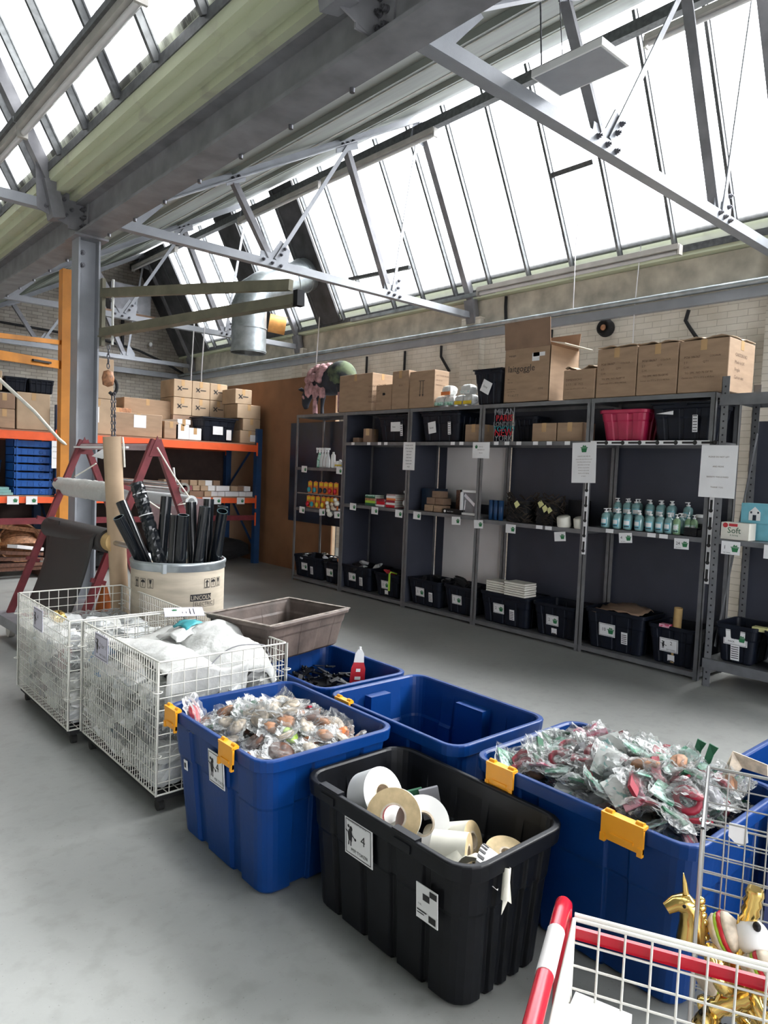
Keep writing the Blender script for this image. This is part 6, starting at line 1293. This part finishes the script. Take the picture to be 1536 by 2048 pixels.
# pump bottles
def pump_proto(name, label, h, rr_, liq, lab, cap='white', group='pump bottles in the fifth bay'):
    t = thing(name, label, 'pump bottle', (0, 0, -5), 0, group); MW[t.name] = Matrix.Identity(4)
    s = MB(); s.lathe([(0, 0), (rr_*.9, 0), (rr_, .01), (rr_, h*.62), (rr_*.8, h*.72), (rr_*.38, h*.77), (rr_*.38, h*.80)], (0, 0, 0), k=16); s.build('bottle', liq, t)
    s = MB(); s.cyl((0, 0, h*.79), (0, 0, h*.86), rr_*.42, k=12); s.cyl((0, 0, h*.86), (0, 0, h*.95), rr_*.14, k=8); s.box(-rr_*.8, -.006, h*.94, rr_*.3, .006, h*.985); s.build('pump', M[cap], t)
    s = MB(); L = []
    for k in range(9): a = radians(130+100*k/8); L.append((cos(a)*rr_*1.02, sin(a)*rr_*1.02))
    s.loops([[Vector((x, y, h*.10)) for x, y in L], [Vector((x, y, h*.50)) for x, y in L]], 0, closed=False)
    s.loops([[Vector((x*1.01, y*1.01, h*.24)) for x, y in L[1:-1]], [Vector((x*1.01, y*1.01, h*.44)) for x, y in L[1:-1]]], 1, closed=False); s.loops([[Vector((x*1.012, y*1.012, h*.13)) for x, y in L[1:-1]], [Vector((x*1.012, y*1.012, h*.18)) for x, y in L[1:-1]]], 2, closed=False); s.build('label_wrap', [lab, M['white'], M['dboard']], t)
    return t
M['liq'] = mat('aqua_liquid', (.20, .36, .36), .12, spec=.7); M['albl'] = mat('light_blue_label', (.16, .46, .56), .4); M['ggreen'] = mat('soft_green_bottle', (.22, .36, .20), .3)
PB = pump_proto('pump_bottle', 'x', .165, .037, M['liq'], M['albl'])
MB_Z = 1.0945
spots = [(3.25, 0), (3.14, 0), (3.045, 0), (2.945, 0), (2.85, 0), (2.765, 0), (2.69, 0)]
nm = ('first', 'second', 'third', 'fourth', 'fifth', 'sixth', 'seventh', 'eighth', 'ninth')
for i, (y, _) in enumerate(spots): dup(PB, (5.385, y, MB_Z), (0, 0, rnd.uniform(-.3, .3)), 'aqua pump bottle, %s from the left in the front row' % nm[i])
for i, y in enumerate((3.27, 3.18, 3.09, 3.0, 2.91, 2.82, 2.73, 2.64)): dup(PB, (5.475, y, MB_Z), (0, 0, rnd.uniform(-.5, .5)), 'aqua pump bottle, %s from the left in the second row' % nm[i])
tag(MB().box(5.53, 2.60, MB_Z, 5.74, 3.32, MB_Z+.085).build('tray_stack', M['navy']), 'low dark tray carrying the rear pump bottles', 'tray')
for i, y in enumerate((3.26, 3.17, 3.09, 2.96, 2.87, 2.78, 2.64)): dup(PB, (5.58, y, MB_Z+.087), (0, 0, rnd.uniform(-.5, .5)), 'aqua pump bottle, %s from the left in the raised rear row' % nm[i])
for i, y in enumerate((3.21, 3.12, 3.02, 2.91, 2.82)): dup(PB, (5.68, y, MB_Z+.087), (0, 0, rnd.uniform(-.5, .5)), 'aqua pump bottle, %s from the left at the very back' % nm[i])
for c in list(PB.children): bpy.data.objects.remove(c)
bpy.data.objects.remove(PB)
GB = pump_proto('pump_bottle', 'green labelled pump bottle at the right end of the front row', .16, .028, M['ggreen'], M['g1']); GB.location = (5.375, 2.625, MB_Z)
for i, y in enumerate((2.565, 2.52)): dup(GB, (5.44, y, MB_Z), (0, 0, 0), ('slim pump bottle right of the green labelled one', 'slim pump bottle with green neck furthest right')[i])
for i, (x, y, w, d_, z, h) in enumerate(((5.36, 2.51, .10, .12, 0, .03), (5.36, 2.51, .10, .12, .031, .03), (5.37, 2.43, .08, .10, 0, .05), (5.40, 2.42, .06, .14, .052, .035), (5.48, 2.46, .10, .1, 0, .09))):
    tag(MB().box(x, y-w/2, MB_Z+z, x+d_, y+w/2, MB_Z+z+h).build('black_pack', M['black']), ['black pack under the price card 24, lower', 'black pack on the lower one', 'black pack nearest the right upright', 'thin black pack on top near the upright', 'tall black pack behind the others'][i], 'pack')
for i, y in enumerate((2.52, 2.44)):
    t = thing('jar', ('dark jar with white lid, left one behind the black packs', 'dark jar with grey lid, right one behind the black packs')[i], 'jar', (5.56, y, MB_Z)); s = MB(); s.lathe([(0, 0), (.045, 0), (.047, .12), (.04, .135), (0, .135)], (5.56, y, MB_Z), k=20); s.build('glass', M['steeld'], t); s = MB(); s.cyl((5.56, y, MB_Z+.136), (5.56, y, MB_Z+.16), .044, k=20); s.build('lid', M['white' if i == 0 else 'steel'], t)
# first bay: sprays, pots, toy cards, soft toys
for i, y in enumerate((7.42, 7.36, 7.30, 7.24)):
    t = thing('spray_bottle', ('green based spray bottle, leftmost', 'clear spray bottle, second from the left', 'clear spray bottle, third from the left', 'white spray bottle, fourth from the left')[i]+' in the first bay', 'spray bottle', (5.42, y, 1.504)); s = MB(); s.lathe([(0, 0), (.032, 0), (.034, .02), (.032, .10), (.016, .17), (.013, .19), (.013, .20)], (5.42, y, 1.504), k=14); s.build('bottle', M['g1' if i == 0 else 'clearw'], t)
    s = MB(); s.cyl((5.42, y, 1.70), (5.42, y, 1.73), .016, k=10); s.box(5.37, y-.01, 1.73, 5.45, y+.01, 1.755); s.box(5.375, y-.005, 1.69, 5.385, y+.005, 1.735); s.build('trigger', M['white'], t)
for i, (y, x, h) in enumerate(((7.10, 5.40, .20), (7.02, 5.40, .09), (6.95, 5.40, .09), (6.89, 5.40, .09), (7.06, 5.48, .11), (6.98, 5.48, .12), (6.91, 5.48, .11))):
    t = thing('white_pot', ['tall white spray pot in the first bay', 'small white pot, front left of the group', 'small white pot, front middle of the group', 'small white pot, front right of the group', 'small white pot, rear left of the group', 'small white pot, rear middle of the group', 'small white pot, rear right of the group'][i], 'pot', (x, y, 1.504)); s = MB(); s.lathe([(0, 0), (.028, 0), (.03, .01), (.029, h*.8), (.014, h*.9), (.014, h)], (x, y, 1.504), k=14); s.build('pot', M['white'], t)
    s = MB(); s.pipe((x, y, 1.504+h*.3), (x, y, 1.504+h*.5), .0305, .029, 14); s.build('gold_band', M['yellowbag' if i else 'white'], t)
def toy(y, z, colr, lb, x=5.36):
    t = thing('carded_toy', lb, 'toy', (x, y, z), 0, 'carded toys in the first bay'); s = MB(); s.box(x, y-.045, z, x+.004, y+.045, z+.15); s.cyl((x+.002, y, z+.15), (x+.002, y, z+.158), .012, k=8); s.build('card', M['b2' if colr != 'ytag' else 'ytag'], t)
    s = MB(); s.ell((x-.018, y, z+.045), (.020, .030, .035), 10, 8); s.build('blister', M[colr], t); s = MB(); s.box(x-.002, y-.035, z+.10, x, y+.035, z+.14); s.build('print', M['yellowbag'], t)
for i, (y, c) in enumerate(((7.52, 'teal'), (7.40, 'teal'), (7.28, 'dboard'), (7.18, 'dboard'), (7.08, 'red'), (6.97, 'red'))): toy(y, 1.17, c, 'carded toy, %s from the left in the upper row' % nm[i])
for i, (y, c) in enumerate(((7.54, 'red'), (7.45, 'teal'), (7.34, 'yellowbag'), (7.22, 'yellowbag'), (7.12, 'b4'), (7.04, 'b4'), (6.96, 'b4'))): toy(y, .985, c, 'carded toy, %s from the left in the lower row' % nm[i])
for i, (y, z) in enumerate(((7.08, .99), (6.98, .98), (6.92, 1.04), (7.03, .90))):
    t = thing('plush_toy', ['pale fluffy toy, left one of the heap', 'brown and white fluffy toy in the heap', 'white fluffy toy topping the heap', 'cream fluffy toy dangling below the shelf edge'][i], 'soft toy', (5.34, y, z)); s = MB(); s.ell((5.345-.02*(i == 3), y, z+.03), (.035, .045, .035), 10, 8); s.ell((5.33-.02*(i == 3), y+.02, z+.075), (.025, .028, .026), 10, 8); s.build('plush', M['cream' if i != 1 else 'b5'], t)
# bottom row of black totes ----------------------------------------
BT_ = [(7.22, 7.86, .285, 'black tote at the far left of the bottom row'), (6.86, 7.20, .27, 'small black tote with an orange tag, second in the bottom row'), (6.26, 6.82, .285, 'black tote, left one in the second bay bottom row'), (5.76, 6.20, .27, 'black tote with a lime strap, right one in the second bay bottom row'),
       (5.12, 5.62, .285, 'black tote, left one in the third bay bottom row'), (4.66, 5.08, .29, 'black tote full of black cloth, right one in the third bay'), (3.98, 4.58, .30, 'black tote carrying books in the fourth bay'), (3.46, 3.94, .30, 'black tote, right one in the fourth bay bottom row'), (2.83, 3.39, .34, 'wide black tote with cardboard on top in the fifth bay'), (2.40, 2.81, .31, 'black tote with a paper tube at the right end of the fifth bay')]
for i, (y0, y1, h, lb) in enumerate(BT_):
    t = tub('black_tote', lb, 'plastic tote', 5.345, 5.735, y0, y1, h, M['navy'], .03, .014, .03, .035, 3, .008, .014, z=.062, th=.004)
    cy = (y0+y1)/2; w = .13 if i < 8 else .15
    big = i in (0, 2, 4, 6, 8)
    parts = [('frame', .005), ('emb', (w*.24, 0, w*.42)), ('text', (('10', '', '', '', '', '', '', '', '10', '')[i] or '2', .04, -w*.32, -.01))] if i < 9 else [('frame', .005), ('figure', (-.045, .0, .05)), ('text', ('2', .04, .01, .005)), ('text', ('PER TOKEN', .014, -.02, -.04))]
    sticker(t, (5.369, cy+(.06 if big else .02), .062+h*.5), (0, -1, 0), (-.1, 0, 1), w, w*.72, parts, label='white price card')
    if big or i in (3, 7, 9): sticker(t, (5.373 if big else 5.377, cy-(.10 if big else -.0), .062+h*(.38 if big else .18)), (0, -1, 0), (-.1, 0, 1), .055, .10 if big else .05, [('rect', (-.022, -.04+.016*k, .022, -.034+.016*k)) for k in range(5 if big else 2)], name='slip_label')
M['cloth'] = mat('black_cloth', (.006, .006, .008), .9)
def rubble(y0, y1, z, n, mts, sd, lb, nm_='loose_item', cat='item', sz=.05):
    r = random.Random(sd)
    for k in range(n):
        s = crumple(sd*9+k, sz*r.uniform(.6, 1.2), sz*r.uniform(.6, 1.2), sz*.4, .25, 8, 5); o = s.build(nm_, M[mts[k % len(mts)]]); o.location = (5.37+.28*r.random(), y0+.06+(y1-y0-.12)*(k+.5)/n, z+r.uniform(-.02, .03)); o.rotation_euler = (r.uniform(-.6, .6), r.uniform(-.6, .6), r.uniform(0, 3))
        tag(o, lb % nm[k], cat)
rubble(7.22, 7.86, .33, 5, ['silver', 'steel'], 11, 'grey crumpled item, %s from the right, in the far left tote')
rubble(6.86, 7.20, .32, 3, ['cloth', 'b2', 'cloth'], 12, 'small item, %s from the right, in the small black tote')
rubble(6.26, 6.82, .33, 5, ['clearw', 'silver', 'cloth', 'clearw', 'cloth'], 13, 'crumpled item, %s from the right, in the second bay left tote')
rubble(5.76, 6.20, .31, 4, ['cloth', 'cloth', 'b6', 'cloth'], 14, 'dark item, %s from the right, in the tote with the lime strap')
rubble(5.12, 5.62, .33, 4, ['cloth', 'steeld', 'cloth', 'cloth'], 15, 'dark cloth, %s from the right, in the third bay left tote')
rubble(4.66, 5.08, .35, 5, ['cloth'], 16, 'black cloth piece, %s from the right, in the third bay right tote', sz=.075)
rubble(3.46, 3.94, .22, 4, ['cloth'], 17, 'black cloth piece, %s from the right, low in the fourth bay right tote')
s = MB(); s.box(5.312, 5.86, .15, 5.318, 5.885, .34); s.tube([(5.31, 5.87, .34), (5.34, 5.88, .36), (5.45, 5.9, .33)], .010, 5); tag(s.build('lime_strap', M['b3']), 'lime yellow strap hanging over the front of a black tote', 'strap')
for k in range(5): tag(MB().box(5.36, 4.28, .366+.022*k, 5.53, 4.50, .383+.022*k).build('notebook', [M['cream']]), 'pale notebook, %s from the bottom of the left stack on the black tote' % nm[k], 'book', 'stacked pale notebooks')
for k in range(6): tag(MB().box(5.34, 4.02+.004*(k % 2), .366+.022*k, 5.52, 4.26+.004*(k % 2), .383+.022*k).build('notebook', [M['cream']]), 'pale notebook, %s from the bottom of the right stack on the black tote' % nm[k], 'book', 'stacked pale notebooks')
tag(MB().box(5.36, 4.01, .30, 5.64, 4.52, .364).build('notebook_tray', M['navy']), 'dark layer inside the tote under the notebook stacks', 'tray')
def fcb(a, b_): return (5.35+.28*a, 2.90+.42*b_, .385+.02*sin(4*b_)+.03*a)
drape('cardboard_sheet', 'crumpled brown cardboard sheet on the wide black tote', 'cardboard', fcb, 6, 10, M['cardd'], th=.004, seed=6, lumps=.03)
t = thing('paper_tube', 'short brown paper tube standing in the black tote of the fifth bay', 'tube', (5.42, 2.60, .08)); s = MB(); s.pipe((5.42, 2.60, .08), (5.40, 2.58, .52), .032, .027, 20); s.build('tube_wall', M['tan'], t)
s = MB(); s.obox((5.37, 2.66, .37), (.03, .04, .012)); tag(s.build('pink_note', M['g4']), 'pink paper note beside the paper tube', 'note')
# right edge unit
t = thing('tissue_box', 'white patterned tissue box lettered Soft', 'tissue box', (5.35, 2.10, 1.103)); s = MB(); s.box(5.28, 2.05, 1.103, 5.40, 2.245, 1.225); s.build('box_body', M['cream'], t)
s = MB(); s.text('Soft', .06, (5.2785, 2.20, 1.15), -Y, Z); s.text('& Strong', .016, (5.2785, 2.18, 1.13), -Y, Z); s.build('lettering', M['g2'], t)
s = MB(); s.box(5.278, 2.13, 1.198, 5.2795, 2.19, 1.218); s.cyl((5.2795, 2.215, 1.205), (5.278, 2.215, 1.205), .018, k=16); s.build('red_badge', M['b6'], t)
for i, (x0, y0, y1, z0, z1, lb) in enumerate(((5.42, 1.97, 2.2, 1.103, 1.225, 'turquoise house-print tissue box on the shelf behind the Soft box'), (5.40, 1.93, 2.16, 1.227, 1.37, 'turquoise house-print tissue box on top of the stack'))):
    t = thing('tissue_box', lb, 'tissue box', (x0+.06, (y0+y1)/2, z0)); s = MB(); s.box(x0, y0, z0, x0+.13, y1, z1); s.build('box_body', M['albl'], t)
    s = MB(); cy = (y0+y1)/2+.02; s.poly([(x0-.002, cy+.04, z0+.02), (x0-.002, cy-.04, z0+.02), (x0-.002, cy-.04, z0+.08), (x0-.002, cy, z0+.12), (x0-.002, cy+.04, z0+.08)]); s.build('house_print', M['white'], t)
    s = MB(); s.box(x0-.004, cy-.012, z0+.02, x0-.0025, cy+.012, z0+.06); s.box(x0-.004, cy-.03, z0+.07, x0-.0025, cy-.018, z0+.085); s.box(x0-.004, cy+.018, z0+.07, x0-.0025, cy+.03, z0+.085); s.build('window_print', M['dboard'], t)
for i, (y0, y1, lb) in enumerate(((1.93, 2.24, 'black tote with card and bar label on the low shelf at the right edge'), (1.55, 1.90, 'black tote cut by the right edge on the low shelf'))):
    t = tub('black_tote', lb, 'plastic tote', 5.24, 5.64, y0, y1, .28, M['navy'], .03, .014, .03, .035, 2, .008, .014, z=.214, th=.004)
    sticker(t, (5.264, (y0+y1)/2, .40), (0, -1, 0), (-.1, 0, 1), .165, .11, [('frame', .005), ('emb', (.045, 0, .055)), ('text', ('1', .05, -.02, -.01)), ('text', ('PACK', .018, -.05, -.035))], label='white price card'); sticker(t, (5.272, (y0+y1)/2, .29), (0, -1, 0), (-.1, 0, 1), .06, .11, [('rect', (-.025, -.04+.016*k, .025, -.034+.016*k)) for k in range(6)], name='slip_label')
s = MB(); s.obox((5.30, 1.93, .49), (.03, .05, .015)); tag(s.build('yellow_tape', M['ytag']), 'pale yellow strip lying on the totes at the right edge', 'tape')
tag(MB().box(5.3, 1.2, 2.285, 5.6, 1.95, 2.35).build('blue_pack', M['albl']), 'light blue pack on top of the right edge unit', 'pack')

# ================================================================== ORANGE PALLET RACKING
RY0, RY1 = 9.42, 10.35
t = thing('pallet_rack', 'orange beamed pallet racking with dark blue uprights', 'pallet racking', (4, 9.9, 0))
for x in (-1.2, 2.84, 5.72):
    for y in (RY0, RY1): s = MB(); s.box(x-.04, y-.04, 0, x+.05, y+.05, 2.05 if x > 5 else 2.15); s.build('upright', M['rblue'], t)
    s = MB(); s.bar((x, RY0, .2), (x, RY1, 1.1), .02, .03); s.bar((x, RY1, 1.1), (x, RY0, 1.9), .02, .03); s.build('brace', M['rblue'], t)
for (x0, x1) in ((-1.15, 2.80), (2.89, 5.68)):
    for z in (1.80, 1.0, .74):
        for y in (RY0-.02, RY1): 
            if z == .74 and y > 10: continue
            s = MB(); s.box(x0, y-.02, z-(.10 if z > 1.5 else .075), x1, y+.025, z); s.build('beam', M['orange'] if z > .8 else M['maroon'], t)
            for x in (x0, x1): s = MB(); s.box(x-.012, y-.03, z-.16, x+.012, y-.02, z+.04); s.build('beam_connector', M['orange'], t)
        if z > .8: s = MB(); s.box(x0, RY0, z, x1, RY1, z+.018); s.build('deck_board', M['cardd'], t)
tag(MB().box(-1.1, RY1+.08, .1, 5.7, RY1+.1, 1.75).build('rear_sheet', mat('dark_brown_sheet', (.05, .03, .025), .8)), 'dark brown sheet closing the back of the pallet racking', 'sheet')
DZ = 1.822
def rc(label, x0, x1, z0, z1, mt='card', y0=RY0+.02, d=.5, card=None, group=None, mark=False):
    t = thing('carton', label, 'cardboard box', ((x0+x1)/2, y0+d/2, z0), 0, group); s = MB(); s.box(x0, y0, z0, x1, y0+d, z1); b_ = s.build('box_body', M[mt], t); bv = b_.modifiers.new('b', 'BEVEL'); bv.width = .006; bv.segments = 1
    s = MB(); s.box((x0+x1)/2-.025, y0-.0015, z1-.09, (x0+x1)/2+.025, y0, z1); s.build('parcel_tape', M['tape'], t)
    if card: s = MB(); s.box(card[0], y0-.003, card[1], card[0]+card[2], y0-.0015, card[1]+card[3]); s.build('label_sheet', M['paper'], t)
    if mark: s = MB(); cx = (x0+x1)/2-.05; cz = (z0+z1)/2; s.bar((cx-.03, y0-.003, cz-.03), (cx+.03, y0-.003, cz+.03), .002, .014, up=Z); s.bar((cx-.03, y0-.003, cz+.03), (cx+.03, y0-.003, cz-.03), .002, .014, up=Z); s.bar((cx+.04, y0-.003, cz), (cx+.13, y0-.003, cz), .002, .012); s.build('cross_mark', M['ink'], t)
    return t
rc('tall double cardboard box, lower half, beside the column', 3.10, 3.56, DZ, DZ+.46, 'card2', card=(3.20, DZ+.15, .14, .2)); rc('tall upper cardboard box beside the column', 3.06, 3.52, DZ+.462, DZ+.98, 'card2')
rc('low wide cardboard box with a white sheet on its front', 3.53, 4.20, DZ, DZ+.31, 'card', card=(3.80, DZ+.12, .17, .17)); rc('flat orange brown box behind the low wide box', 3.55, 3.95, DZ+.32, DZ+.40, 'b1', y0=9.9, d=.35)
rc('cardboard box stacked behind and above the low wide one', 3.86, 4.55, DZ+.03, DZ+.56, 'card', y0=9.95, d=.38)
rc('narrow cardboard box with arrows right of the low wide box', 4.23, 4.44, DZ, DZ+.24, 'card')
for i, (x0, x1, z0, z1) in enumerate(((4.40, 4.60, DZ, DZ+.21), (4.60, 4.79, DZ, DZ+.17), (4.42, 4.62, DZ+.212, DZ+.28))): rc(('white speckled box, left one of three', 'white speckled box, right one of three', 'white speckled box on top of the left one')[i], x0, x1, z0, z1, 'paper')
for k in range(6):
    x0 = 4.55+.29*(k % 3); z0 = DZ+.37+(.26 if k > 2 else 0); rc('cross-marked cardboard box, %s %s of six on the rack' % (('lower', 'upper')[k > 2], ('left', 'middle', 'right')[k % 3]), x0, x0+.285, z0, z0+.255, 'card2', y0=9.86, d=.46, mark=True)
tag(MB().box(4.55, 9.86, DZ, 5.42, 10.32, DZ+.365).build('plinth_box', M['cardd']), 'dark base box carrying the six cross-marked boxes', 'box')
for k, (x0, x1, z0, z1) in enumerate(((5.42, 5.75, 0, .19), (5.46, 5.76, .192, .37), (5.36, 5.76, .372, .58), (5.32, 5.60, .582, .80))): rc('wrapped cardboard box, %s' % ('bottom of the right end stack', 'second of the right end stack', 'third of the right end stack', 'top of the right end stack')[k], x0, x1, DZ+z0, DZ+z1, 'card2', d=.4, card=(x1-.16, DZ+z0+.03, .13, .10) if k == 0 else None, mark=(k == 3))
t = tub('plastic_tote', 'black tote with white card on the upper rack level', 'plastic tote', 4.81, 5.36, RY0+.02, RY0+.42, .33, M['navy'], .03, .014, .03, .03, 3, .008, .014, z=DZ, th=.004); s = MB(); s.box(4.80, RY0+.01, DZ+.332, 5.38, RY0+.43, DZ+.35); s.build('lid', M['navy'], t); s = MB(); s.box(4.98, RY0+.035, DZ+.10, 5.14, RY0+.04, DZ+.22); s.build('label_card', M['paper'], t); s = MB(); s.box(5.20, RY0+.035, DZ+.03, 5.28, RY0+.04, DZ+.18); s.build('slip_label', M['paper'], t)
# left part of the rack, upper level
for i, (x0, x1, z0, z1, mt, lb) in enumerate(((1.75, 2.10, 0, .23, 'card', 'brown box cut by the left edge on the rack, lower'), (2.11, 2.34, 0, .23, 'card', 'taped brown box, lower of two left of the rope'), (2.11, 2.34, .232, .42, 'cardd', 'taped brown box, upper of two left of the rope'), (2.36, 2.74, 0, .45, 'card2', 'square cardboard box just left of the orange post'), (1.8, 2.2, .45, .68, 'card2', 'pale box cut by the left edge at the top of the rack'), (1.72, 2.10, .232, .44, 'navy', 'dark box cut by the left edge between brown ones'))): rc(lb, x0, x1, DZ+z0, DZ+z1, mt, y0=RY0+.02+(.01 if i in (4,) else 0), d=.45)
for k, (x0, x1) in enumerate(((2.22, 2.48), (2.49, 2.79))): 
    t = tub('folding_crate', ('dark folding crate, left one above the square box', 'dark folding crate, right one above the square box')[k], 'crate', x0, x1, RY0+.02, RY0+.40, .17, M['navy'], .01, .008, .02, .02, 4, .006, .02, z=DZ+.455, th=.004)
# blue crates stack
for k in range(7):
    x0, x1 = 2.33, 2.79; z = 1.02+.098*k
    t = thing('blue_crate', 'blue stacking crate, %s from the bottom of the stack on the rack' % nm[k], 'crate', (2.56, 9.6, z), 0, 'blue stacking crates on the rack')
    s = MB(); s.box(x0, RY0+.03, z, x1, RY0+.038, z+.08); s.box(x0, RY0+.39, z, x1, RY0+.40, z+.08); s.box(x0, RY0+.03, z, x0+.008, RY0+.40, z+.094); s.box(x1-.008, RY0+.03, z, x1, RY0+.40, z+.094); s.box(x0, RY0+.03, z, x1, RY0+.40, z+.006); s.build('crate_shell', M['bcrate'] if 'bcrate' in M else M.setdefault('bcrate', mat('bright_blue_crate', (.01, .10, .40), .4)), t)
    s = MB()
    for q in (x0+.03, x1-.05): s.box(q, RY0+.022, z, q+.02, RY0+.03, z+.09)
    for q in range(5): s.box(x0+.09+.07*q, RY0+.026, z+.012, x0+.094+.07*q, RY0+.03, z+.075)
    s.box(x0+.05, RY0+.026, z+.066, x1-.05, RY0+.03, z+.078); s.lathe([(.018, 0), (.024, 0), (.024, .004), (.018, .004)], (x0+.31, RY0+.030, z+.04), (0, -1, 0), 16); s.build('crate_ribs', M['bcrate'], t)
t = tub('blue_bin', 'dark blue bin cut by the left edge on the rack', 'crate', 1.75, 2.28, 9.75, 10.15, .42, M['rblue'], .02, .01, .03, .03, 3, .01, .02, z=1.02, th=.005)
for k in range(3): tag(MB().box(1.8, RY0-.01+.01*k, 1.02+.032*k, 2.32-.02*k, RY0+.28, 1.05+.032*k).build('mint_tray', M['g1'] if 0 else M.setdefault('mint', mat('mint_plastic', (.22, .42, .40), .4))), 'mint green tray, %s of the pile at the left edge' % ('bottom', 'middle', 'top')[k], 'tray')
t = thing('hanging_note', 'white notice hanging from the rack beside the orange post', 'notice', (2.80, 9.36, 1.5)); s = MB(); s.box(2.74, 9.355, 1.36, 2.86, 9.358, 1.70); s.build('sheet', M['paper'], t); s = MB(); s.text('PLEASE ASK', .018, (2.75, 9.352, 1.62), X, Z); s.text('STAFF', .018, (2.75, 9.352, 1.56), X, Z); s.text('THANK YOU', .018, (2.75, 9.352, 1.48), X, Z); s.build('printing', M['ink'], t)
def rcard(x, z, lb, w=.13):
    t = thing('price_card', lb, 'price card', (x, 9.37, z), 0, 'price cards on the rack beam'); s = MB(); s.box(x-w/2, 9.368, z-.06, x+w/2, 9.37, z+.04); s.build('card', M['paper'], t); s = MB(); emblem(s, Vector((x+w*.2, 9.365, z-.01)), X, Z, .055, 0); s.build('emblem', M['green'], t)
for x, lb in ((2.31, 'left one under the mint trays'), (2.52, 'under the blue crates'), (3.22, 'seen just right of the column'), (4.86, 'behind the pipe ends, left one'), (5.03, 'behind the pipe ends, right one'), (5.42, 'at the right end of the lower beam')): rcard(x, .97, 'green emblem price card on the orange beam, '+lb)
# lower level goods
r = random.Random(77); n_b = 0
for z_, xs in ((1.02, [4.18+.115*k for k in range(13)]), (1.10, [4.22+.12*k for k in range(12)]), (1.175, [4.3+.13*k for k in range(7)])):
    for ix_, x in enumerate(xs):
        if x > 5.58: continue
        wh = x > 4.85; h = .072; n_b += 1; y = RY0+.03+r.uniform(0, .04)+(0 if z_ < 1.15 else .1)
        tag(MB().box(x, y, z_, x+.108, y+.2, z_+h).build('small_packet', M['paper'] if wh and r.random() < .8 else M['card2' if r.random() < .6 else 'cardd']), 'small packet on the lower rack level, %s layer, %s from the left' % ('bottom' if z_ < 1.05 else 'middle' if z_ < 1.15 else 'top', (nm+('tenth', 'eleventh', 'twelfth', 'thirteenth'))[ix_]), 'packet', 'small packets on the lower rack level')
tag(MB().cyl((3.4, 9.5, 1.07), (4.15, 9.52, 1.07), .05, k=16).build('grey_roll', M['galv']), 'grey roll lying on the lower rack level behind the stand', 'roll'); tag(MB().cyl((3.3, 9.62, 1.16), (4.1, 9.62, 1.16), .045, k=16).build('grey_roll', M['silver']), 'shiny roll lying above the grey one on the rack', 'roll')
tag(MB().bar((4.42, 9.46, 1.2), (4.38, 9.44, 1.42), .02, .02).build('white_tube', M['white']), 'thin white tube standing among the packets', 'tube')
# floor level under the rack
for k, (x, rz_) in enumerate(((1.95, .1), (2.45, -.05))):
    t = thing('wicker_basket', ('large wicker basket on its side, left one under the rack', 'wicker basket lying right of the other under the rack')[k], 'basket', (x, 9.7, .15)); s = MB(); s.lathe([(.02, 0), (.20, 0), (.22, .05), (.24, .30), (.25, .32), (.23, .32), (.21, .05), (.0, .03)], (x, 9.85, .38), (rz_, -1, .15), 24)
    for q in range(10): s.pipe(Vector((x, 9.85-.03*q, .38+.0045*q)), Vector((x, 9.84-.03*q, .38)), .226+.002*q, .2, 20)
    s.build('wicker', M['tan'] if k == 0 else M['b1'], t)
t = thing('wooden_pallet', 'dark wooden pallet on the floor under the left rack', 'pallet', (2.2, 9.8, 0)); 
for k in range(5): s = MB(); s.box(1.5, 9.35+.2*k, .10, 2.75, 9.45+.2*k, .125); s.build('board', M['b4'], t)
for k in range(3): s = MB(); s.box(1.5+.57*k, 9.35, 0, 1.6+.57*k, 10.25, .10); s.build('bearer', M['b4'], t)
tag(MB().bar((1.7, 9.45, .72), (2.7, 9.6, .55), .07, .05).build('wooden_pole', M['b1']), 'brown wooden pole resting on the wicker baskets', 'pole')
o = crumple(9, .75, .42, .17, .08, 18, 8).build('black_bundle', M['blackm']); o.location = (5.05, 9.95, .19); tag(o, 'long dark wrapped bundle on the floor under the right end of the rack', 'bundle')
for k in range(3): o = crumple(19+k, .26, .2, .1, .15, 10, 6).build('dark_sack', M['blackm' if k % 2 else 'steeld']); o.location = (3.15+.36*k, 9.75+.05*(k % 2), .12+(.0 if k % 2 else .12)); tag(o, 'dark sack on the floor under the rack, %s from the left' % nm[k], 'sack')
